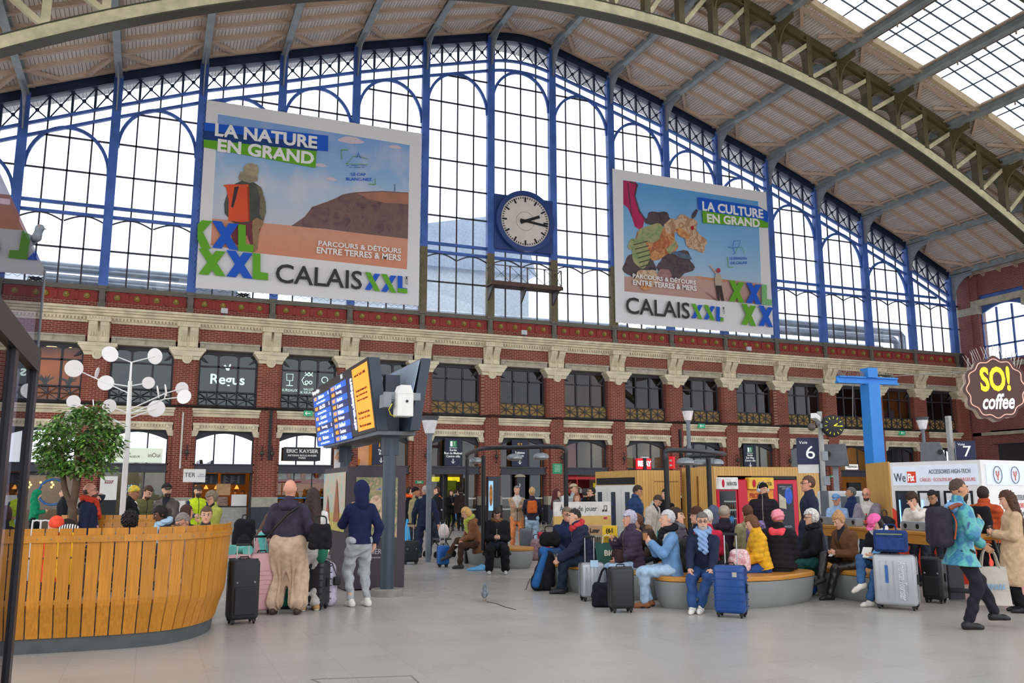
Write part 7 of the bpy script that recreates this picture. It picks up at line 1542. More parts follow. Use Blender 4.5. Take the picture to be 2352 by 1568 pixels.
    if scarf:
        Fs = Field(.03)
        for j in range(10): a0, a1 = j*R(36), (j+1)*R(36); c0 = nk+T @ V3(0, -.005, .03); Fs.cone(c0+T @ V3(.085*math.cos(a0), .09*math.sin(a0), .02*math.sin(a0)), c0+T @ V3(.085*math.cos(a1), .09*math.sin(a1), .02*math.sin(a1)), .042, .042)
        fy = -.135*fat
        if len(scarf) < 3: Fs.cone(w(.03, -.1, .5), w(.05, fy-.0, .28), .045, .04); Fs.cone(w(-.02, -.11, .5), w(-.02, fy-.01, .33), .04, .035)
        Fs.disp = lambda p: .008*np.sin(p[..., 2]*90+p[..., 0]*70+ph[3]); Fs.build('scarf', scarf[0] if not isinstance(scarf[0], str) else cloth(scarf[0]), t, h)
    mw = Matrix.Translation((x, y, 0)) @ Matrix.Rotation(t.rotation_euler.z, 4, 'Z') @ Matrix.Scale(s, 4)
    wp = lambda v: mw @ Vector(tuple(float(q) for q in v))
    hand = lambda nm: wp(J[nm][2]+(J[nm][2]-J[nm][1])/np.linalg.norm(J[nm][2]-J[nm][1])*.09)
    return dict(o=t, L=hand('L'), R=hand('R'), w=lambda *a: wp(w(*a)), h=lambda *a: wp(hw(*a)), rz=t.rotation_euler.z, s=s, hm=(mw.to_3x3(), Hd), T=T)
# ------------------------------------------------------------------ the people
def F2(px, py): g_ = G(px, py); return float(g_[0]), float(g_[1])
SIT = .44
CR_L = [(.02, -.5, .085), (-.02, -.62, .34), (-.2, -1, 0), (-.3, -.9, -.35)]      # right leg over left
bald = person('bald person in a dark plum hoodie and baggy beige trousers seen from behind', F2(655, 1410), 168, 1.78, L=(.02, -.2, -.4), Rr=(.03, -.2, -.4), skin='r', top=('3b3444', 'hoodie', 'down'), bot=('c4a890', 'baggy'), shoes='3a2c28', hair=('bald', '8a6a50'), fat=1.15, legs=[(.16, .02, .085), (-.16, .03, .085)], head=(0, -4))
hooded = person('person in a navy hoodie with the hood up and light grey joggers', F2(822, 1392), 205, 1.76, L=(-.1, -.24, -.02), Rr=(.05, .04, -.5), top=('1c2346', 'hoodie', 'up'), bot=('a9abae', 'jogger'), shoes='e0dcd4', hair=('short', '2a2220'), legs=[(.1, -.02, .085), (-.12, .05, .085)])
comp = person('person in a white top and pale grey trousers half hidden behind the bald one', pxy(719, 12.6), 190, 1.66, L='phone', Rr='hang', top=('dcd8d4', 'shirt'), bot=('c2beb9', 'wide'), shoes='b08a5a', hair=('long', '3a2820'))
pinkv = person('person in a quilted pink vest with turquoise sleeves sitting among the suitcases', pxy(604, 12.9), 70, 1.62, sit=.5, lean=12, head=(15, 0), L='lap', Rr='lap', top=('d0a0a4', 'vest'), under='6cc6be', bot=('2f8a78', 'wide'), hair=('long', '5a4030'))
navy = person('grey haired person walking away in a navy jacket with a red hem', F2(975, 1287), 178, 1.76, L=(.1, -.1, -.5), Rr=(.14, .12, -.5), top=('222c42', 'blazer'), bot=('1f2840', 'plain'), shoes='24242a', hair=('buzz', 'b8a8a0'), skin='r', legs=[(.1, .3, .17), (-.1, -.2, .085)])
# people round the slatted island
person('person in a bright green hoodie walking past the shop with the blue ring', pxy(83, 25), 85, 1.68, L='phone', Rr='phone', top=('12855a', 'hoodie', 'up'), bot=('1a1a1e', 'plain'), shoes='222226', hair=('short', '2a2220'), legs=[(.08, -.3, .1), (-.08, .25, .12)], head=(20, 0))
person('person in a black jacket walking behind the green tree', pxy(147, 23.5), -85, 1.72, L='hang', Rr='pocket', top=('18191e', 'coat'), bot=('3a5a8a', 'jeans'), hair=('short', '1c1614'), legs=[(.08, -.25, .1), (-.08, .25, .12)])
person('balding bearded person in a navy coat and red scarf phoning beside the green tree', pxy(207, 14.6), 78, 1.76, L='call', Rr='hang', skin='r', top=('232b44', 'coat', '15161c'), bot=('22242c', 'plain'), hair=('fringe', '4a3a30'), glasses=True, scarf=('c8402c',), beard=('short', '4a3428'), fat=1.12)
person('person in a black jacket and a green and yellow knitted hat leaning on the counter', pxy(281, 17.35), 62, 1.76, lean=20, L='table', Rr='table', skin='m', top=('16171b', 'coat'), hair=None, hat=('beanie', printed(('2f7a3a', 'e8c41e', '2a2a1e'), 7)), head=(8, 0))
person('person in an olive padded vest over white sleeves looking down at the counter', pxy(327, 18.3), 28, 1.78, lean=14, head=(28, 10), L='table', Rr='table', top=('6a6a44', 'vest'), under='e4e0da', hair=('short', '4a3020'), beard=('short', '5a3c28'))
person('person in a cap and a dark brown jacket leaning on the counter', pxy(387, 17.4), -20, 1.78, lean=8, head=(-6, 30), L='table', Rr='hang', top=('4a403a', 'leather', 'down'), hair=('short', '2a2220'), hat=('cap', '2c2a2c'), beard=('short', '3a2c24'))
person('bearded person in a yellow safety vest and flat cap in front of the cafe', pxy(455, 20.3), 12, 1.76, L='table', Rr='table', top=('c8e02a', 'vest'), under='2a3c50', hair=('short', '3a2a20'), hat=('cap', '4a3a32'), beard=('long', '4a3424'))
person('person with curly grey hair in a lime yellow jacket by the slatted island', pxy(491, 16.2), -55, 1.63, head=(22, 0), L='cross', Rr='cross', top=('b4b858', 'coat'), bot=('d8d0d0', 'wide'), hair=('curly', '8a7a68'), glasses=True)
person('person in a dark knitted hat bending forward inside the slatted island', pxy(96, 12.4), 62, 1.72, sit=SIT, lean=34, head=(18, 0), L='lap', Rr='lap', skin='r', top=('3a3032', 'coat'), hair=None, hat=('beanie', '2c2322'))
person('person in an orange hat and top seen from behind over the slatted screen', pxy(136, 11.75), 175, 1.6, sit=SIT, L='lap', Rr='lap', top=('e8452c', 'plain'), hair=None, hat=('beanie', 'f0553a'))
person('person with dark curly hair and a headband seen from behind over the slatted screen', pxy(303, 12.1), 176, 1.72, sit=SIT, L='lap', Rr='lap', top=('34343c', 'plain'), hair=('wild', '1a1413'))
person('dark skinned person with braids and a light blue top inside the slatted island', pxy(394, 14.2), -75, 1.74, sit=.5, lean=10, head=(15, 0), skin='d', L='lap', Rr='lap', top=('22242a', 'coat'), hair=('braids', '17120f'), scarf=('a8c4d8',))
person('person with short auburn hair behind the one with braids', pxy(432, 14.9), 120, 1.7, sit=.5, L='lap', Rr='lap', top=('2a2428', 'plain'), hair=('bob', '4a2a24'))
person('person with grey hair in a grey sweater looking down inside the slatted island', pxy(451, 12.9), -48, 1.74, sit=SIT, lean=16, head=(22, 0), L='lap', Rr='lap', skin='r', top=('6a6a70', 'plain'), hair=('short', '8a8078'), glasses=True)
person('young boy with short brown hair looking over the end of the slatted screen', pxy(477, 12.15), 0, 1.5, sit=.62, lean=8, L='lap', Rr='lap', top=('3a3a3e', 'plain'), hair=('short', '5a4434'))
# around the exit
person('person in a khaki coat and black knitted hat near the exit doors', pxy(955, 23.5), 62, 1.72, L='hang', Rr='hang', skin='m', top=('9a8c66', 'coat'), hair=None, hat=('beanie', '1e1a1a'))
person('person in black with a bright orange scarf beside the poster kiosk', pxy(941, 26.5), 85, 1.74, L='pocket', Rr='pocket', top=('141418', 'coat'), hair=('short', '2a1c18'), scarf=('f05a1e',))
person('person in black with an orange hood inside the exit doors', pxy(1003, 29), -60, 1.76, L='phone', Rr='hang', top=('17171b', 'coat', 'f0602a'), hair=('short', '4a2c20'))
person('person in black pushing through the exit lobby beside the black column', pxy(1036, 37.5), 20, 1.68, L='phone', Rr='phone', top=('101014', 'coat'), bot=('101014', 'slim'), hair=('long', '3a2418'))
person('person in dark brown walking out of the exit lobby', pxy(1059, 37), 180, 1.76, L='hang', Rr='hang', top=('2a211e', 'coat'), bot=('1c1a1c', 'plain'), hair=('short', '181416'), legs=[(.08, -.2, .1), (-.08, .2, .1)])
person('person in blue jeans deep inside the exit lobby', pxy(1048, 41.5), 120, 1.7, L='hang', Rr='hang', top=('2a4a6a', 'plain'), bot=('4a7ab0', 'jeans'), hair=('short', '3a2a20'), legs=[(.08, -.25, .1), (-.08, .25, .1)])
for px, d, fc, c, lb in ((708, 41.6, 30, '2a2428', 'first person queuing in the bakery, left of the pair'), (727, 42, -50, '4a3a30', 'middle person queuing in the bakery'), (744, 41.8, 90, '1c1a20', 'last person queuing in the bakery, beside the poster kiosk'), (541, 42.4, 10, 'c83a28', 'server in red behind the cafe counter'), (557, 42.4, -20, 'e08a3a', 'server in orange behind the cafe counter'), (30, 42.2, 0, 'd07a30', 'person in orange seen through the dark glass kiosk at the far shop')):
    person(lb, pxy(px, d), fc, 1.68, L='phone', Rr='phone', top=(c, 'plain'), hair=('short', '2a1e1a'))
up = person('person standing at the upstairs window behind the lamp tree', (float(onY(283, 870, D+1.0)[0]), D+1.0), 0, 1.7, L='face', Rr='cross', top=('3a4a48', 'plain'), hair=('short', '2a1c16')); up['o'].location.z = 5.31
# first lamp frame bench
brownw = person('blonde person in a brown hooded coat writing in a notebook on the far bench', pxy(1098, 19.4), -72, 1.7, sit=SIT, lean=22, head=(22, 0), L='write', Rr='write', top=('86583e', 'coat', 'down'), bot=('4a3428', 'plain'), shoes='2e2e2e', hair=('bob', 'd8a868'), scarf=(printed(('4a8a8a', 'b8b830', '3a6a5a'), 9),), legs=[(.05, -.42, .085), (0, -.68, .30), (-.1, -1, 0), (-.1, -.95, -.3)])
blackw = person('person in black with dark wavy hair reading a phone on the far bench', pxy(1141, 18.35), 2, 1.68, sit=SIT, lean=10, head=(30, 0), L='phone', Rr='phone', top=('1e1c1e', 'coat'), bot=('17171a', 'wide'), shoes='c8c4c0', hair=('longcurly', '3a2e2a'), glasses=True, fat=1.28, scarf=(printed(('5a6a34', '7a3428', 'a89040'), 12), 1, 1), legs=[(.17, -.38, .085), (-.17, -.38, .085)], curl=(1.0, 1.0))
person('grey haired person with folded arms in a tan jacket and orange trousers', pxy(1187, 25.2), 4, 1.77, L='cross', Rr='cross', top=('b0947a', 'blazer'), bot=('e08a52', 'plain'), shoes='6a3a2c', hair=('short', '7a7470'), skin='r', legs=[(.12, 0, .085), (-.12, 0, .085)])
orb = person('fair haired person in pale jeans with an orange rucksack seen from behind', pxy(1222, 24.6), 180, 1.72, L='push', Rr='push', top=('332f3e', 'plain'), bot=('a8c4da', 'jeans'), shoes='b0b4bc', hair=('bun', 'c8a070'))
person('person with long burgundy hair and a black and white patterned coat', pxy(1279, 25), 80, 1.68, L='hang', Rr='phone', top=(printed(('e0dcd4', '2a2628', 'c8c4bc'), 12), 'coat'), bot=('d0c8c0', 'wide'), hair=('long', '581c26'))
capp = person('person in a beige cap with a light blue patterned rucksack behind the piano board', pxy(1318, 24.4), 70, 1.82, L='hang', Rr='hang', top=('a8aeb0', 'plain'), hair=('short', '4a3828'), hat=('cap', 'b4a488'))
person('pale person with long ginger hair behind the piano board', pxy(1325, 22.6), 2, 1.56, L='hang', Rr='hang', top=('6a4a3c', 'plain'), hair=('long', '8a4c34'))
person('person with short dark hair and glasses in black behind the piano board', pxy(1358, 22.8), -72, 1.72, L='hang', Rr='hang', top=('19191d', 'plain'), hair=('short', '1c1718'), glasses=True)
person('person in black turned away at the edge of the white lockers', pxy(1344, 23.6), 175, 1.68, L='hang', Rr='hang', top=('141417', 'plain'), hair=('short', '3a3430'))
# benches in the middle
glassm = person('grey haired person in glasses and a navy windbreaker leaning on their knees', pxy(1291, 16.5), 22, 1.76, sit=SIT, lean=20, head=(2, 0), L='lap', Rr='lap', top=('25304e', 'plain'), bot=('4a6a98', 'jeans'), hair=('short', '7a6a58'), glasses=True, skin='r')
puff = person('person in a navy puffer jacket with a red collar beside the trekking rucksack', pxy(1352, 14.7), -78, 1.78, sit=SIT, lean=22, head=(-2, 0), L='forward', Rr='pocket', top=('262c42', 'puffer', '2c3048'), bot=('202c3c', 'jeans'), shoes='202024', hair=('buzz', '2a2220'), scarf=('c83a40', 1, 1), legs=[(.1, -.5, .085), (-.1, -.42, .085)])
bluep = person('person in a blue puffer jacket looking down beside the locker cabin', pxy(1460, 18.8), 72, 1.75, head=(24, 0), L='pocket', Rr='hang', top=('2a4068', 'puffer', 'down'), bot=('8a9cb0', 'jeans'), hair=('short', '3a2820'), skin='t')
person('person in a pale beige coat half hidden behind the blue puffer jacket', pxy(1491, 18.3), 60, 1.6, head=(40, 0), lean=12, L='hang', Rr='hang', top=('c4bcb2', 'coat'), bot=('3a8a84', 'wide'), hair=('short', '4a3830'))
person('person with long black hair in a black top holding a phone by the timber wall', pxy(1527, 20.2), -32, 1.66, L='phone', Rr='phone', head=(-4, 0), top=('17161a', 'plain'), bot=('202024', 'plain'), hair=('long', '241a18'))
person('person in a brown fur hooded coat bending down behind the lavender haired one', pxy(1508, 15.6), -60, 1.66, sit=.48, lean=38, head=(20, 0), L='lap', Rr='lap', top=('4a3c36', 'coat', '8a6a4c'), hair=('curly', '6a4630'))
person('person with chestnut hair turned away behind the second lamp frame post', pxy(1546, 15.0), 160, 1.72, sit=SIT, L='lap', Rr='lap', top=('24222a', 'plain'), hair=('short', '5a3420'))
greyj = person('person with dark tied hair in a grey jacket and grey scarf', pxy(1553, 13.9), 72, 1.74, sit=SIT, head=(0, 0), L='lap', Rr='lap', top=('4c4850', 'puffer'), bot=('2a2a30', 'plain'), hair=('pony', '2c201c'), scarf=('6c6e70', 1, 1))
lav = person('person with lavender grey hair in a dark padded jacket with a fur hood', (7.02, 12.15), -68, 1.64, sit=SIT, lean=6, L='lap', Rr='cup', top=('44384a', 'puffer', 'b4905c'), bot=('a6c0da', 'jeans'), shoes='d8d0c4', hair=('curly', 'b8b0c2'), fat=1.12, skin='r', legs=[(.1, -.36, .085), (-.1, -.3, .085)])
denim = person('person with short silver hair in a pale denim jacket holding a paper cup', (7.02, 11.08), -76, 1.72, sit=SIT, lean=4, L='cup', Rr='cup', top=('6a90ba', 'blazer'), bot=('a9c2da', 'jeans'), shoes='8a5230', hair=('short', 'c2bebe'), fat=1.1, scarf=('1c1a1e',), legs=[(.08, -.44, .085), (-.08, -.34, .085)], curl=(.9, .9))
scarfman = person('grey bearded person in glasses and pale blue scarf on the front bench', (7.36, 10.78), -8, 1.7, sit=SIT-.02, lean=4, L='knee', Rr='knee', top=('232a42', 'plain'), bot=('2f4c7e', 'jeans'), shoes='e4e0d8', hair=('short', '6a6460'), glasses=True, scarf=('8aa8d0',), beard=('short', 'b8aca4'), legs=[(.0, -.55, .085), (-.1, -.62, .085)], head=(2, 12), curl=(.7, .7))
person('person in a brown brimmed hat behind the bearded one in the scarf', pxy(1598, 14.6), -60, 1.7, sit=SIT, L='lap', Rr='lap', top=('26304a', 'plain'), hair=('long', 'b89a70'), hat=('brim', '4a3026'))
person('white haired person in a red jacket facing away behind the bearded one in the scarf', pxy(1623, 13.9), 170, 1.68, sit=SIT, L='lap', Rr='lap', top=('c22a46', 'plain'), hair=('short', 'd0ccc4'))
person('person under a grey blue hood beside the white snack machine', pxy(1637, 15.9), 175, 1.72, sit=SIT, L='lap', Rr='lap', top=('5a6078', 'hoodie', 'up'), hair=None)
person('person in a beige knitted hat and dark puffer jacket facing the snack machines', pxy(1662, 15.2), 165, 1.74, sit=SIT, L='lap', Rr='lap', top=('2e2834', 'puffer', 'down'), hair=None, hat=('beanie', 'a8988a'))
olive = person('brown haired person in an olive parka carrying a purple rucksack', pxy(1722, 14.8), 200, 1.72, sit=SIT+.05, lean=14, L='lap', Rr='lap', top=('a09872', 'coat', 'down'), hair=('short', '5a3420'))
yel = person('child with brown hair in a yellow puffer jacket opening a bag', pxy(1744, 13.35), -74, 1.58, sit=SIT, lean=10, head=(18, 0), L='lap', Rr='lap', top=('e2a92c', 'puffer'), bot=('2c4a88', 'jeans'), hair=('bob', '6a4428'))
pinkw = person('person in a pink patterned head wrap and black padded jacket facing away', (8.82, 10.98), 168, 1.7, sit=SIT, lean=8, L='lap', Rr='lap', top=('1f1c20', 'puffer', 'f0525c'), bot=('26262a', 'plain'), hair=None, hat=('wrap', printed(('e84a6a', 'f09aa8', 'c82a4a'), 22)), fat=1.15, skin='m')
phones = person('person in headphones and a black puffer jacket standing before the snack machines', pxy(1752, 17.2), -6, 1.76, head=(0, 42), L='pocket', Rr='pocket', top=('262228', 'puffer'), bot=('2f4a80', 'jeans'), hair=None, hat=('beanie', '19181a'), beard=('short', '3a2c24'))
tallm = person('tall person in glasses and a long dark blue coat standing near the standing table', pxy(1857, 15.4), -74, 1.87, L='hang', Rr='hang', top=('2a2f42', 'long'), bot=('20242e', 'plain'), hair=('short', '5a4030'), glasses=True, skin='r')
whitew = person('white haired person in glasses and a black wool jacket with a green shawl', pxy(1866, 14.25), -70, 1.66, sit=SIT, lean=4, L='lap', Rr='lap', top=('1c1a1e', 'fleece'), bot=('1f4a44', 'wide'), hair=('curly', 'd4d0c8'), glasses=True, scarf=('211f24', 1, 1), fat=1.1)
# behind the long table
person('person in a blue cap and pale blue sweater behind the standing table', pxy(1921, 18.3), -8, 1.56, lean=8, L='table', Rr='table', top=('9ab4da', 'plain'), hair=('short', '4a3828'), hat=('cap', '6c9ace'), skin='r')
person('grey haired bearded person in a navy puffer jacket behind the table', pxy(1954, 19.2), -78, 1.69, L='hang', Rr='hang', top=('23305a', 'puffer'), hair=('short', '6c6864'), beard=('short', '8a8480'), skin='t')
person('bald bearded person in glasses and a grey blazer at the standing table', pxy(1990, 17.7), -14, 1.68, head=(14, 0), L='table', Rr='table', top=('868089', 'blazer'), hair=('bald', '4a342a'), glasses=True, beard=('short', '4a342a'), fat=1.15, skin='r')
person('person in a cream sweater resting their forehead in one hand at the table', pxy(2106, 15.6), -28, 1.62, lean=12, head=(24, 0), L='face', Rr='table', top=('dcd4ca', 'plain'), hair=('curly', '3c2618'))
person('person with short black hair and glasses in a black jacket at the table', pxy(2143, 16.2), -26, 1.64, head=(26, 0), L='table', Rr='table', top=('1d1c20', 'plain'), hair=('short', '121213'), glasses=True, skin='t')
fleece = person('person with a blonde bun, brown fleece jacket and black leather trousers', pxy(1944, 13.9), -46, 1.68, sit=SIT, lean=14, head=(26, 0), L='phone', Rr='phone', top=('664630', 'fleece'), bot=('1e1b1c', 'leather'), shoes='17171a', hair=('bun', 'b88c5c'), legs=CR_L, curl=(.9, .9))
pinkc = person('person in a pink cap and black jacket reading a book beside the large silver suitcase', pxy(2024, 13.2), -34, 1.68, sit=SIT, lean=14, head=(34, 0), L='phone', Rr='phone', top=('1b1a1f', 'coat'), bot=('3c5f8c', 'jeans'), shoes='dcd6ca', hair=('long', '241c1a'), hat=('cap', 'f06aa6'), scarf=('d8d4d0', 1, 1), legs=CR_L, curl=(.8, .8))
walk = person('person walking past in a turquoise plaid and navy jacket with a pale blue hood', F2(2222, 1443), 118, 1.76, lean=3, L=(.0, -.34, -.4), Rr='strap', skin='t', top=(printed(('3a9a9a', '2a6a9a', '5ab0a8', '2a3a7a'), 5), 'coat', '8ab4e4'), bot=('26242c', 'plain'), shoes='19191c', hair=('buzz', '4a3a30'), beard=('long', '2e221c'), legs=[(.1, -.42, .14), (-.08, .02, .085)])
rust = person('person in a rust orange puffer jacket turned to the accessories kiosk', pxy(2258, 13.8), 165, 1.68, L='phone', Rr='phone', top=('b04a26', 'puffer', 'down'), bot=('22222a', 'plain'), hair=('short', '2a1c18'))
trench = person('person with long curly brown hair in a beige trench coat reading a phone', pxy(2318, 12.3), -74, 1.62, head=(20, 0), L='phone', Rr='phone', top=('c4a684', 'long'), bot=('19191c', 'plain'), shoes='1a1a1c', hair=('longcurly', '4a2c1c'), curl=(.9, .9))
for px, d, c, lb in ((1580, 24.5, '16161a', 'person in a black coat between the two timber cabins'), (1595, 25.3, '1e1c24', 'person with a brown satchel in a dark coat between the two timber cabins')):
    person(lb, pxy(px, d), 178, 1.74, L='hang', Rr='hang', top=(c, 'coat'), bot=('19191c', 'plain'), hair=('short', '1c1614'))
# ------------------------------------------------------------------ luggage, bags, small things, pigeons
def suitcase(label, at, rz, w_, h_, d_, col, handle=0, kind='ribs', soft=False, wheels=True, name='suitcase', rough=.35, accent='17171a', met=0):
    """at = floor point; front face looks along local -Y"""
    t = thing(name, label, 'suitcase', (float(at[0]), float(at[1]), 0), rz); z0 = .055 if wheels else .02; H_ = h_-z0
    b = MB().box(-w_/2, w_/2, -d_/2, d_/2, z0, h_); sh = b.build('shell', P(col, rough, met, .08, 5), t, bevel=min(.05, w_*.16)); sh.modifiers['bevel'].segments = 4; sh.data.polygons.foreach_set('use_smooth', [True]*6)
    MB().box(-w_/2-.004, w_/2+.004, -.014, .014, z0-.004, h_+.004).build('zip_band', P(accent, .5), t, bevel=min(.05, w_*.16)).modifiers['bevel'].segments = 4
    rb = MB(); n = 5
    if kind == 'ribs':
        for k in range(n): x = -w_*.32+k*w_*.64/(n-1); rb.box(x-.008, x+.008, -d_/2-.005, d_/2+.005, z0+H_*.12, h_-H_*.12)
    elif kind == 'bands':
        for k in range(6): z = z0+H_*(.13+.148*k); rb.box(-w_/2-.005, w_/2+.005, -d_/2-.005, d_/2+.005, z-.007, z+.007)
    elif kind == 'slats':
        for k in range(6): z = z0+H_*(.3+.08*k); rb.box(-w_*.36, w_*.36, -d_/2-.006, -d_/2+.01, z-.006, z+.006)
    if rb.v: rb.build('ribs', P(col, rough, met, .3, 5), t, bevel=.004)
    if soft: MB().box(-w_*.38, w_*.38, -d_/2-.02, -d_/2+.02, z0+H_*.08, h_-H_*.45).build('front_pocket', P(col, .7), t, bevel=.015); [MB().ball((sx*w_*.3, -d_/2-.004, z0+H_*q), .014, 8, 6).build('rivet', STEEL, t) for sx in (-1, 1) for q in (.12, .62)]
    if wheels:
        for sx in (-1, 1):
            for sy in (-1, 1): wl = MB().lathe([(.012, -.012), (.027, -.01), (.027, .01), (.012, .012)], n=12).build('wheel', BLACK, t); wl.matrix_local = Matrix.Translation((sx*(w_/2-.05), sy*(d_/2-.05), .027)) @ Matrix.Rotation(R(90), 4, 'Y'); MB().box(sx*(w_/2-.05)-.022, sx*(w_/2-.05)+.022, sy*(d_/2-.05)-.022, sy*(d_/2-.05)+.022, .03, z0+.02).build('wheel_fork', BLACK, t)
    MB().path([(-.06, 0, h_), (-.05, 0, h_+.03), (.05, 0, h_+.03), (.06, 0, h_)], .009, 6).build('top_handle', BLACK, t); MB().box(w_/2, w_/2+.02, -.02, .02, z0+H_*.42, z0+H_*.62).build('side_handle', BLACK, t, bevel=.006)
    if handle:
        y = d_*.28; MB().tube((-w_*.2, y, h_-.02), (-w_*.2, y, h_+handle), .008).tube((w_*.2, y, h_-.02), (w_*.2, y, h_+handle), .008).build('handle_rods', P('b8babc', .3, .8), t); MB().box(-w_*.24, w_*.24, y-.014, y+.014, h_+handle, h_+handle+.03).build('handle_grip', BLACK, t, bevel=.006)
    return t
def softbag(name, label, cat, loc, rz, dims, col, straps='top', h=.012, pocket=None, squash=.18, mat=None):
    """a soft bag with its base at loc"""
    t = thing(name, label, cat, tuple(float(v) for v in loc), rz); a, b, c = dims[0]/2, dims[1]/2, dims[2]; r = min(a, b)*.75; F = Field(.04)
    for sx in (-1, 1):
        for sy in (-1, 1): F.cone((sx*(a-r), sy*max(b-r, 0), r), (sx*(a-r)*(1-squash), sy*max(b-r, 0)*(1-squash), c-r), r, r*.92)
    F.cone((0, 0, r), (0, 0, c-r), r, r); F.cone((-(a-r), 0, c/2), (a-r, 0, c/2), r, r); F.disp = lambda p: .006*np.sin(p[..., 0]*33+p[..., 2]*21)*np.sin(p[..., 2]*29+p[..., 1]*17); F.cut(lambda p: -p[..., 2])
    m_ = mat or cloth(col); F.build('bag_body', m_, t, h)
    if pocket: Fp = Field(.03); Fp.ell((0, -b*.85, c*.32), (a*.62, b*.5, c*.25)); Fp.build('front_pocket', cloth(pocket), t, h)
    if straps == 'top': MB().path(smooth_path([(-a*.5, 0, c-.02), (-a*.4, 0, c+.09), (a*.4, 0, c+.09), (a*.5, 0, c-.02)], 4), .011, 6).build('handle', BLACK, t)
    if straps == 'back':
        for sx in (-1, 1): MB().path(smooth_path([(sx*a*.4, b*.8, c*.92), (sx*a*.6, b+.09, c*.8), (sx*a*.6, b+.1, c*.45), (sx*a*.7, b*.8, c*.12)], 4), .018, 6).build('strap', BLACK, t)
        MB().path(smooth_path([(-.04, b*.6, c-.02), (-.03, b*.6, c+.05), (.03, b*.6, c+.05), (.04, b*.6, c-.02)], 3), .01, 6).build('handle', BLACK, t)
    return t
def onback(p, name, label, dims, col, pocket=None, zt=.12, yo=.12, mat=None, extra=0):
    q = p['w'](0, yo+dims[1]/2+.02, zt); return softbag(name, label, 'rucksack', q, p['rz'], dims, col, 'none', .014, pocket, .1, mat)
# near the bald person
fc = face_cam
a = F2(556, 1434); suitcase('black soft suitcase with rivets beside the end of the slatted island', (a[0], a[1]+.12), fc(*a)+.25, .36, .78, .28, '26262a', .16, None, True, rough=.6)
a = F2(600, 1415); suitcase('dusty pink ribbed suitcase with a dark strap behind the black one', (a[0], a[1]+.25), fc(*a)+.35, .4, .8, .28, 'c89a9c', .2, 'slats', rough=.4, accent='2a2426')
a = pxy(727, 12.75); suitcase('dark grey ridged suitcase behind the bald person', a, fc(*a)-.5, .42, .66, .27, '2c2b30', 0, 'bands')
p = K(549, 1272, 12.0); t = thing('neck_pillow', 'teal neck pillow lying over the suitcases beside the island', 'pillow', (p[0], p[1], .78)); MB().path(smooth_path([(-.1, -.06, .07), (-.12, .06, .08), (0, .13, .07), (.12, .06, .07), (.1, -.06, .06)], 5), .065, 10).build('cushion', P('5fa8a0', .8), t, smooth=80); MB().box(-.14, .14, -.12, .2, -.02, .02).build('case_lid', P('c89a9c'), t)
p = pxy(566, 13.4); t = softbag('rucksack', 'shiny black rucksack standing on a case behind the pink vest', 'rucksack', (p[0], p[1], .72), fc(*p), (.34, .22, .5), '1c1c20', 'back', pocket='26262a'); suitcase('low black case under the shiny black rucksack', p, fc(*p), .4, .7, .28, '2a2a2e')
p = pxy(738, 12.9); t = softbag('lavender_bag', 'pale lavender cloth bundle with a small black camera case on the floor', 'bag', (p[0]+.1, p[1]+.15, 0), fc(*p), (.4, .3, .62), 'c8c0d4', 'none'); MB().box(.14, .24, -.2, -.1, .3, .42).build('camera_case', BLACK, t, bevel=.02); MB().path([(.19, -.15, .42), (.12, -.1, .6), (0, 0, .62)], .008, 5).build('strap', BLACK, t)
p = K(739, 1265, 12.6); t = thing('green_pillow', 'dark green cushion hanging behind the bald person', 'pillow', tuple(p)); MB().ball((0, 0, 0), (.09, .07, .17), 14, 10).build('cushion', P('1f6a52', .8), t, smooth=80)
p = comp['w'](.25, -.12, .0); t = softbag('shoulder_bag', 'slouchy black shoulder bag hanging beside the bald person', 'bag', tuple(K(735, 1262, 12.1)), fc(1, 12), (.3, .14, .34), '1c1a1e', 'top')
# plum hoodie strap bag is worn by the bald person
st = Field(.01); q = lambda *a_: np.array(bald['w'](*a_)); MB().path([tuple(bald['w'](*v)) for v in ((-.16, .16, .47), (-.02, .26, .36), (.12, .26, .2), (.24, .16, .06))], .018, 6).build('strap_tmp', BLACK)
o = bpy.data.objects['strap_tmp']; o.name = 'shoulder_strap'; tag(o, 'black shoulder strap across the back of the plum hoodie', 'strap')
a = pxy(946, 20.4); suitcase('black trolley case pulled by the person in the red hemmed navy jacket', a, fc(*a)+.2, .34, .52, .24, '1d2026', .36, None, True, rough=.6)
a = F2(1022, 1303); suitcase('small bright blue suitcase with ribbed front beside the notebook writer', (a[0], a[1]+.15), fc(*a)+.3, .25, .46, .2, '1f62b0', .5, 'slats')
pb_ = G(1093, 1309); t = thing('plastic_bag', 'crumpled blue plastic bag on the floor by the far bench', 'bag', (pb_[0], pb_[1]-.05, 0)); F = Field(.03); F.ell((0, 0, .02), (.2, .13, .05)); F.ell((.12, 0, .05), (.1, .1, .06)); F.disp = lambda p: .014*np.sin(p[..., 0]*40+p[..., 1]*33)*np.sin(p[..., 1]*47-p[..., 0]*21); F.cut(lambda p: -p[..., 2]); F.build('film', P('6fb4e8', .25), t, .012)
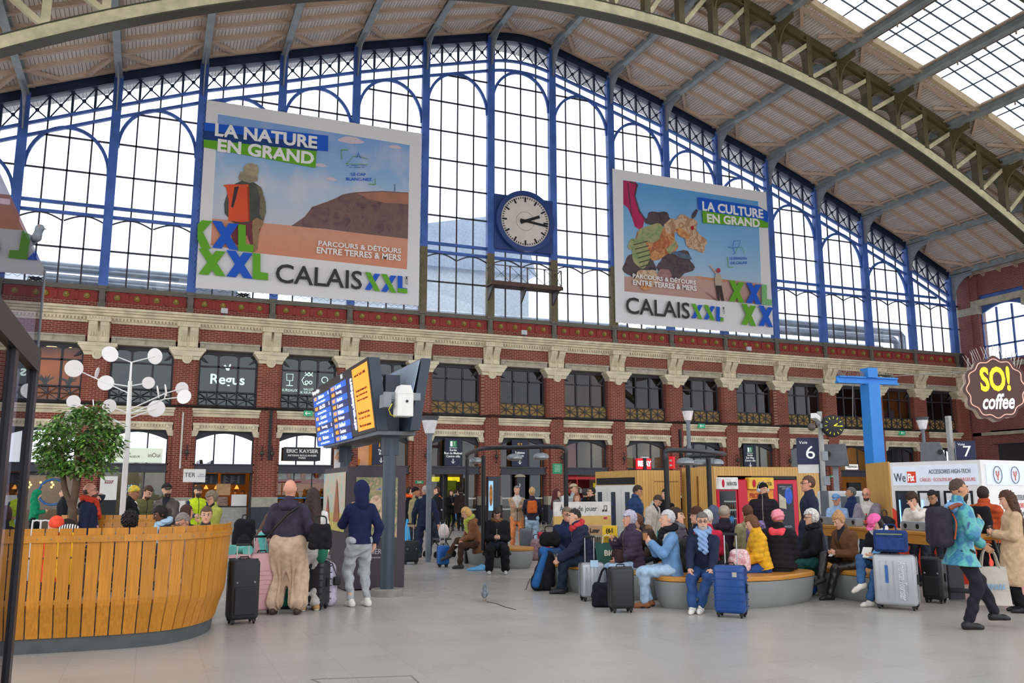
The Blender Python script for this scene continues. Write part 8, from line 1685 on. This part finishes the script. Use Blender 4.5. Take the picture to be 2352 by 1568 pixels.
# trekking rucksack
a = G(1258, 1358); t = thing('trekking_rucksack', 'large blue and black trekking rucksack standing on the floor', 'rucksack', (a[0], a[1]+.15, 0), fc(a[0], a[1])+.2); F = Field(.05); F.cone((-.1, 0, .12), (.06, .06, .56), .13, .1); F.cone((.06, .03, .12), (.1, .06, .52), .13, .1); F.cut(lambda p: -p[..., 2]); F.disp = lambda p: .006*np.sin(p[..., 2]*30+p[..., 0]*22); F.build('pack', cloth('23232a'), t, .011)
F = Field(.03); F.cone((-.15, -.08, .12), (.02, -.03, .6), .075, .05); F.cone((.0, .04, .64), (.12, .08, .62), .07, .06); F.build('blue_panel', cloth('2c629e'), t, .011)
for sx, c in ((.22, '8a8478'), (.16, '6a665c')): MB().path(smooth_path([(sx, .02, .58), (sx+.12, -.02, .4), (sx+.1, 0, .1), (sx-.02, .03, .05)], 4), .025, 7).build('strap', P(c, .8), t)
MB().path(smooth_path([(.1, -.1, .04), (.25, -.14, .03), (.35, -.1, .02)], 4), .03, 6).build('hip_belt', P('4a4844', .8), t); MB().path([(-.24, -.05, .2), (-.28, -.06, .12), (-.32, -.08, .02)], .006, 5).build('cord', BLACK, t)
a = pxy(1262, 16.2); suitcase('navy soft suitcase behind the trekking rucksack', a, fc(*a), .42, .62, .26, '23406a', 0, None, True, rough=.7); softbag('vanity_case', 'black vanity case standing on the navy suitcase', 'bag', (a[0], a[1], .64), fc(*a), (.36, .22, .26), '1a191b', 'top')
tag(softbag('tan_bag', 'small tan case beside the person in the navy windbreaker', 'bag', (*pxy(1296, 15.6), .1), 0, (.26, .18, .28), 'a08468', 'none'), None)
a = F2(1372, 1382); sc1 = suitcase('silver suitcase with a luggage tag and raised handle in front of the bench', (a[0], a[1]+.18), fc(*a)+.35, .36, .56, .25, 'a4a8ae', .36, 'ribs', rough=.3, met=.5, accent='3a3c40'); MB().box(-.06, .06, -.14, -.13, .5, .6).build('luggage_tag', P('b0d0e8'), sc1)
p = (6.93, 12.85); t = thing('green_shopping_bag', 'dark green shopping bag with cream letters on the bench', 'bag', (p[0], p[1], .44), fc(*p)); MB().add([(-.16, -.07, 0), (.16, -.07, 0), (.16, .07, 0), (-.16, .07, 0), (-.2, -.05, .36), (.2, -.05, .36), (.2, .05, .36), (-.2, .05, .36)], [(3, 2, 1, 0), (0, 1, 5, 4), (1, 2, 6, 5), (2, 3, 7, 6), (3, 0, 4, 7)]).build('paper', P('24524a', .6), t); text('BIG', .12, (.04, -.075, .2), XA, ZU, P('e0dcc8'), t, bold=.004); MB().path(smooth_path([(-.08, -.06, .35), (-.05, -.06, .47), (.05, -.06, .47), (.08, -.06, .35)], 4), .008, 5).build('handle', P('e0dcc8'), t)
a = F2(1389, 1396); t = softbag('tote_bag', 'black cloth tote slumped on the floor between the silver and black suitcases', 'bag', (a[0], a[1]+.1, 0), fc(*a), (.26, .14, .34), '1c1c24', 'none'); MB().path(smooth_path([(-.05, 0, .3), (.02, 0, .5), (.08, .0, .52), (.1, 0, .3)], 4), .018, 6).build('handle', cloth('1c1c24'), t)
a = F2(1437, 1408); suitcase('black hard suitcase standing before the person in denim', (a[0], a[1]+.12), fc(*a)+.3, .33, .6, .25, '232325', 0, None, rough=.35)
a = F2(1703, 1420); bs = suitcase('blue hard suitcase with horizontal ribs at the front of the bench', (a[0]-.03, a[1]+.16), fc(*a)-.25, .40, .66, .26, '1b4688', .38, 'bands', rough=.25); MB().box(.06, .12, -.14, -.13, .52, .58).build('badge', P('b8b0a8', .3, .6), bs)
a = pxy(1248, 22); suitcase('red suitcase behind the far bench', a, fc(*a), .3, .64, .25, 'c0182c', .22, 'ribs'); p = pxy(1231, 21.5); softbag('patterned_bag', 'bag in a dark red and white print behind the far bench', 'bag', (*p, 0), 0, (.3, .24, .5), '5a2a3a', 'top', mat=printed(('4a2430', 'a88a90', '6a3a44', 'd8c8c8'), 18)); a = pxy(1208, 22.5); suitcase('grey suitcase behind the far bench', a, fc(*a), .32, .7, .25, '5c6068')
onback(orb, 'leather_rucksack', 'orange leather rucksack on the back of the fair haired person', (.26, .14, .34), 'c8622a', 'b8561f', .12, .14); onback(capp, 'patterned_rucksack', 'light blue patterned rucksack on the person in the beige cap', (.34, .18, .4), '8ab0d0', None, .14, .12, printed(('8ab0d0', 'e8e4e0', '5a7a9a'), 14)); onback(olive, 'purple_rucksack', 'purple patterned rucksack on the back of the olive parka', (.32, .18, .4), '6a4aa0', None, .1, .14, printed(('6a48a8', '8a70a0', '3a2c4a', 'b8a8c0'), 10))
p = pxy(1572, 13.4); softbag('daypack', 'black rucksack propped beside the person in the grey jacket', 'rucksack', (p[0], p[1], .44), fc(*p), (.28, .2, .46), '2a2a28', 'back', pocket='34342f'); p = pxy(1692, 13.2); softbag('flower_bag', 'pink flowered rucksack beside the yellow jacket', 'rucksack', (p[0], p[1], .46), fc(*p), (.3, .2, .32), 'e0a8a8', 'none', mat=printed(('e8c8c8', 'd88a98', 'f0e0dc', 'b86a80'), 20))
p = pxy(1650, 14.2); softbag('canvas_bag', 'dark olive rucksack beside the red jacket', 'rucksack', (p[0], p[1], .44), 0, (.26, .2, .4), '3a3a2c', 'none'); p = pxy(1737, 12.95); softbag('handbag', 'flat black bag lying on the front bench beside the black padded jacket', 'bag', (8.5, 11.0, .44), .3, (.4, .26, .18), '1d1d20', 'none')
a = G(1866, 1366); t = softbag('sports_bag', 'blue and white holdall on the floor under the white haired person', 'bag', (a[0], a[1]+.12, 0), fc(a[0], a[1]), (.3, .22, .28), '22488a', 'top', pocket='2a58a0'); MB().box(-.03, .03, -.125, -.105, .16, .3).build('cream_strap', P('d8c8a0'), t)
# large silver suitcase and friends
a = F2(2092, 1402); ls = suitcase('large silver suitcase with white script lettering', (a[0]-.02, a[1]+.2), fc(*a)-.18, .55, .74, .3, 'b2b5b9', 0, 'ribs', rough=.35, met=.3, accent='2a2c30'); text('American Tourister', .12, (.12, -.162, .4), (0, 0, -1), (1, 0, 0), P('eceef0', .3), ls, (.52, .1), shear=.2); MB().box(-.11, -.07, -.162, -.156, .36, .6).build('name_sticker', P('3a6ab0', .4), ls)
a = pxy(2130, 13.35); suitcase('black hard suitcase standing against the large silver one', a, fc(*a)-.3, .3, .66, .26, '1b1b1e', 0, None, True)
q = ls.location; t = thing('laptop_bag', 'blue laptop bag lying on top of the large silver suitcase', 'bag', (q.x-.05, q.y, .775), ls.rotation_euler.z); MB().box(-.22, .22, -.08, .08, 0, .3).build('bag_body', cloth('293f74'), t, bevel=.035); MB().box(-.19, .19, -.105, -.07, .03, .2).build('front_pocket', cloth('2c447e'), t, bevel=.015); MB().box(-.17, .17, -.085, -.078, .24, .255).build('zip', P('8a9a60'), t); MB().path(smooth_path([(-.08, 0, .29), (-.06, 0, .37), (.06, 0, .37), (.08, 0, .29)], 4), .011, 6).build('handle', cloth('22386a'), t)
p = ta+tv*2.3; softbag('gym_bag', 'black sports bag lying on the standing table', 'bag', (p[0], p[1], .99), .4, (.42, .24, .2), '17171b', 'top')
p = ta+tv*1.75; t = thing('drink_bottle', 'plastic drink bottle with a red cap on the standing table', 'bottle', (p[0], p[1], .99)); MB().lathe([(.032, 0), (.034, .02), (.033, .15), (.014, .2), (.014, .21)], n=14).build('bottle', P('6a2a24', .15), t, smooth=50); MB().lathe([(.015, .21), (.015, .235)], n=12).build('cap', P('c81e28', .4), t); MB().lathe([(.0345, .06), (.0345, .12)], n=14).build('paper_label', P('d83a3a', .4), t)
# walker's pack and tote
t = onback(walk, 'hiking_rucksack', 'dark rucksack with orange piping on the walking person in plaid', (.36, .24, .48), '322e3a', '28252e', .0, .1); MB().path(smooth_path([(-.15, -.1, .1), (-.16, -.13, .3), (0, -.14, .42), (.16, -.13, .3), (.15, -.1, .1)], 5), .01, 6).build('orange_piping', P('c8562c'), t); MB().path(smooth_path([(-.12, -.08, .46), (-.14, -.22, .5), (-.15, -.3, .3)], 4), .028, 7).build('strap', P('8a4a34', .8), t)
p = walk['L']; t = thing('paper_tote', 'big pale shopping tote with blue letters carried by the walking person in plaid', 'bag', (p.x, p.y, max(.12, p.z-.66)), fc(p.x, p.y)+.25); MB().add([(-.2, -.08, 0), (.2, -.08, 0), (.2, .08, 0), (-.2, .08, 0), (-.19, -.05, .44), (.17, -.05, .46), (.17, .05, .46), (-.19, .05, .44)], [(3, 2, 1, 0), (0, 1, 5, 4), (1, 2, 6, 5), (2, 3, 7, 6), (3, 0, 4, 7)]).build('sheet', P('c0b8ac', .7, var=.15, bump=.2), t); text('PRIMARK', .1, (0.02, -.09, .22), XA, ZU, P('7ab0d8'), t, (.24, .07)); [MB().path(smooth_path([(-.1, y, .44), (-.06, y*.4, .62), (0, 0, .66), (.06, y*.4, .62), (.1, y, .44)], 4), .012, 6).build('handle', P('a89c8a'), t) for y in (-.05, .05)]
onback(rust, 'black_rucksack', 'black rucksack worn over the rust orange jacket', (.3, .16, .42), '17171a', None, .08, .16)
# scooter
a, b_ = G(2172, 1378), G(2338, 1388); sv = (Vector(b_)-Vector(a)); sl_ = sv.length; ez = math.atan2(sv.y, sv.x); t = thing('electric_scooter', 'black electric scooter standing behind the walking person in plaid', 'scooter', (a[0], a[1]+.05, 0), ez); sl_ = min(sl_, 1.05)
for x in (0, sl_): wl = MB().lathe([(.05, -.03), (.1, -.03), (.115, -.015), (.115, .015), (.1, .03), (.05, .03)], n=24).build('wheel', P('1a1a1c', .5), t, smooth=40); wl.matrix_local = Matrix.Translation((x, 0, .115)) @ Matrix.Rotation(R(90), 4, 'X'); rm_ = MB().lathe([(.06, -.034), (.085, -.034), (.085, .034), (.06, .034)], n=24).build('rim', P('c8c8c8', .3, .5), t, smooth=40); rm_.matrix_local = wl.matrix_local
MB().box(.1, sl_-.18, -.08, .08, .12, .18).build('deck', P('2a2c30', .4), t, bevel=.015); MB().bar((sl_-.2, 0, .16), (sl_-.05, 0, .3), .05, .05).bar((sl_-.05, 0, .3), (sl_, 0, .12), .06, .03).build('fork', BLACK, t); MB().tube((sl_-.06, 0, .26), (sl_-.24, 0, 1.08), .026).build('stem', BLACK, t); MB().tube((sl_-.24, -.23, 1.1), (sl_-.24, .23, 1.1), .016).build('handlebar', BLACK, t); MB().path([(sl_-.24, .1, 1.1), (sl_-.14, .08, 1.0), (sl_-.14, 0, .8)], .006, 5).build('brake_cable', BLACK, t); MB().prism([(-.14, .13), (-.1, .22), (0, .26), (.1, .2), (.12, .17), (0, .235), (-.08, .2)], (0, -.035, 0), (1, 0, 0), (0, 0, 1), (0, .07, 0)).build('mudguard', BLACK, t); MB().bar((.45, -.06, .12), (.5, -.14, .0), .015, .015).build('kickstand', BLACK, t)
# pushchair
p = pxy(1013, 22.6); t = thing('pushchair', 'folding black pushchair beside the person in the red hemmed navy jacket', 'pushchair', (*p, 0), fc(*p)-.9); [MB().path([(x, -.3, .08), (x, .1, .5), (x, .35, .95)], .014, 6).path([(x, .25, .08), (x, -.05, .45)], .014, 6).build('frame_tube', BLACK, t) for x in (-.22, .22)]; MB().box(-.2, .2, -.15, .2, .42, .46).build('seat', P('3a3a40'), t); MB().ball((0, .1, .62), (.17, .12, .2), 12, 8).build('blanket', P('d8c8c4', .8), t)
for x in (-.22, .22):
    for y in (-.3, .25): MB().lathe([(.03, -.015), (.08, -.015), (.08, .015), (.03, .015)], n=14).build('wheel', BLACK, t).matrix_local = Matrix.Translation((x, y, .08)) @ Matrix.Rotation(R(90), 4, 'Y')
p = G(972, 1272); cone_ = thing('blue_cone', 'tall bright blue floor cone behind the person in the red hemmed navy jacket', 'cone', (p[0], p[1]+1.6, 0)); MB().lathe([(.17, 0), (.17, .03), (.14, .03), (.03, .85), (.0, .86)], n=20).build('cone_body', P('2a9fe0', .4, var=.04), cone_, smooth=40)
# held things
def phone(p, label, nm='R', name='phone', d=(.07, .012, .14), col='17181c'):
    q = (p['L']+p['R'])/2 if nm == 'B' else p[nm]; t = thing(name, label, name.replace('_', ' '), (q.x, q.y, q.z-.02), p['rz']); o = MB().cbox((0, 0, .03), d).build('case' if name == 'phone' else 'body', P(col, .3), t, bevel=.004); o.rotation_euler.x = R(-50); return t
phone(blackw, 'phone held by the dark haired person in black on the far bench', 'B'); phone(fleece, 'phone held by the person in the brown fleece', 'B', col='c8c8cc'); phone(trench, 'phone held by the person in the trench coat', 'B'); phone(scarfman, 'tan phone case held on the knee of the person in the blue scarf', 'R', col='b08a60')
q = denim['R']; t = thing('paper_cup', 'brown paper coffee cup with a dark lid held by the person in denim', 'cup', (q.x-.03, q.y-.02, q.z-.02)); MB().lathe([(.028, 0), (.038, .1), (.036, .1)], n=14).build('cup', P('a8764a', .6), t, smooth=40); MB().lathe([(.04, .1), (.038, .115), (.02, .12)], n=14).build('lid', P('2a2624', .5), t)
q = lav['R']; tag(MB().ball((0, 0, 0), (.05, .035, .03), 10, 8).build('sandwich', P('c89a68', .7), loc=(q.x, q.y, q.z)), 'sandwich in brown paper held by the lavender haired person', 'sandwich'); q = lav['w'](.05, -.3, .1); softbag('leather_handbag', 'brown leather handbag on the lap of the lavender haired person', 'bag', (q.x, q.y, q.z-.06), lav['rz'], (.3, .14, .2), '3a2a26', 'none')
q = (pinkc['L']+pinkc['R'])/2; bk = thing('open_book', 'open paperback with a blue cover read by the person in the pink cap', 'book', (q.x, q.y, q.z), pinkc['rz']); MB().box(-.13, 0, -.01, .01, -.02, .17).build('page_block', P('e4e0d8'), bk).rotation_euler = (R(-45), 0, R(14)); MB().box(0, .13, -.012, .008, -.02, .17).build('cover', P('5a98c8'), bk).rotation_euler = (R(-45), 0, R(-14))
q = (brownw['L']+brownw['R'])/2; nb_ = thing('notebook', 'white notebook on the lap of the blonde person in the brown coat', 'notebook', (q.x, q.y, q.z-.04), brownw['rz']); MB().box(-.13, .13, -.09, .09, -.01, .01).build('pages', P('ece8e2'), nb_); MB().tube((.05, -.02, .02), (.09, .02, .13), .006).build('pen', P('c84a5a'), nb_)
q = brownw['w'](.0, -.3, .05); softbag('black_handbag', 'black handbag on the lap of the blonde person in the brown coat', 'bag', (q.x, q.y, q.z-.1), brownw['rz'], (.3, .16, .18), '17171a', 'none'); q = blackw['w'](0, -.25, .02); softbag('lap_bag', 'dark blue bag on the lap of the person reading a phone in black', 'bag', (q.x, q.y, q.z-.06), blackw['rz'], (.34, .14, .18), '252a36', 'none')
q = yel['w'](.0, -.42, .15); tag(MB().cbox((0, 0, 0), (.2, .14, .05)).build('snack_box', P('d8b888', .7), loc=(q.x, q.y, q.z), rotz=yel['rz']), 'cardboard snack box on the knees of the child in yellow', 'box')
q = phones['h'](0, 0, 0); hp = thing('headphones', 'pale headphones over the black hat of the person before the snack machines', 'headphones', q, phones['rz']+R(42)); [MB().lathe([(.035, 0), (.04, .02), (.03, .04)], n=14).build('ear_cup', P('c8ccd2', .4), hp).__setattr__('matrix_local', Matrix.Translation((s_*.085, .01, .0)) @ Matrix.Rotation(R(90*s_), 4, 'Y')) for s_ in (-1, 1)]; MB().path([(.1*math.cos(a_), .015, .02+.14*math.sin(a_)) for a_ in [math.pi*j/12 for j in range(13)]], .009, 6).build('headband', P('a8acb4', .4), hp)
# yellow and striped bundle behind the slats, white trolley handles
p = K(163, 1212, 11.7); t = thing('yellow_bag', 'yellow bag with a black and white striped cloth beside the orange hat', 'bag', (p[0], p[1], .44)); F = Field(.05); F.ell((0, 0, .35), (.17, .14, .4)); F.cut(lambda p: -p[..., 2]); F.build('body', cloth('e8b020'), t, .016); F = Field(.03); F.ell((-.02, 0, .7), (.13, .11, .07)); F.build('striped_cloth', stripe_mat('stripes', 0, .03, .5, 'e4e0da', '1c1c1e', .8), t, .012)
for px, lb in ((84, 'nearer'), (103, 'farther')): p = K(px, 1205, 11.9); t = thing('trolley_handle', lb+' of the two white trolley handles over the left end of the slatted screen', 'handle', (p[0], p[1], .45)); MB().path(smooth_path([(-.05, 0, 0), (-.05, 0, .72), (-.03, 0, .79), (.03, 0, .79), (.05, 0, .72), (.05, 0, 0)], 4), .011, 7).build('tube', P('d8d8d8', .3), t); MB().box(-.18, .18, -.1, .1, -.44, .02).build('case', P('2a2c34', .6), t)
p = onplane(318, y=16.8); t = thing('drink_can', 'dark drink can on the counter before the person in the olive vest', 'can', (p[0], p[1], 1.04)); MB().lathe([(.03, 0), (.033, .01), (.033, .15), (.028, .165)], n=16).build('can_body', P('1c2018', .3, .5), t, smooth=40); MB().box(-.012, .012, -.036, -.03, .04, .12).build('green_mark', P('5ac83a', .4), t)
# pigeons
def pigeon(label, loc, rz, s=1, head=True, away=True):
    t = thing('pigeon', label, 'pigeon', tuple(float(v) for v in loc), rz); t.scale = (s, s, s); F = Field(.02); F.ell((0, 0, .13), (.055, .1, .06), (V3(0, 0, 0), rotm(R(-18)), np.ones(3))); F.ell((0, .05, .13), (.045, .1, .045)); F.cone((0, -.09, .15), (0, -.105, .215), .035, .026); F.ell((0, -.11, .225), (.026, .032, .027)); F.cone((0, -.135, .22), (0, -.16, .213), .008, .004, k=.005); F.cone((0, .1, .11), (0, .2, .09), .03, .02); F.build('body', [P('6c737c', .7, 0, .35, 30)], t, .007)
    for sx in (-1, 1): Fw = Field(.01); Fw.ell((sx*.042, .03, .135), (.018, .1, .05)); Fw.build('wing', P('8a9098', .7, 0, .4, 25), t, .007); MB().tube((sx*.02, .0, .09), (sx*.02, -.01, .01), .005, n=6).path([(sx*.02, .015, .005), (sx*.02, -.045, .005)], .005, 5).build('leg', P('a8605a', .6), t); MB().ball((sx*.024, -.12, .23), .005, 6, 5).build('eye', P('c8602a', .3), t)
    return t
g_ = G(1113, 1380); pigeon('grey pigeon walking on the floor tiles, seen from behind', (g_[0], g_[1], 0), fc(g_[0], g_[1])+math.pi, .95)
p = onX(60, 528, -.78); pigeon('grey pigeon perched on top of the dark glass kiosk', (p[0], p[1], 3.02), 1.1, .8)
MB().box(-.5, -.02, -1.4, .0, 3.0, 3.02).build('roof_plate', FRK, kg)
# speckled roller bag beside the near kiosk and small signs
for px, py, lb in ((708, 949, 'small green exit sign under the windows beside the departure board'), (1612, 978, 'small green exit sign on the string course behind the street lamp'), (2073, 994, 'small green exit sign on the string course right of the blue mast')):
    p = onY(px, py, YF-.15); t = thing('exit_sign', lb, 'sign', (p[0], YF-.15, p[2])); MB().box(-.2, .2, -.03, .1, -.12, .12).build('panel', P('2f9a70', .4, emit=.2), t); MB().bar((-.12, -.035, 0), (.1, -.035, 0), .03, .006, (0, 1, 0)).bar((-.14, -.035, 0), (-.06, -.035, .07), .025, .006, (0, 1, 0)).bar((-.14, -.035, 0), (-.06, -.035, -.07), .025, .006, (0, 1, 0)).build('arrow', SIGNW, t)
finish_texts()
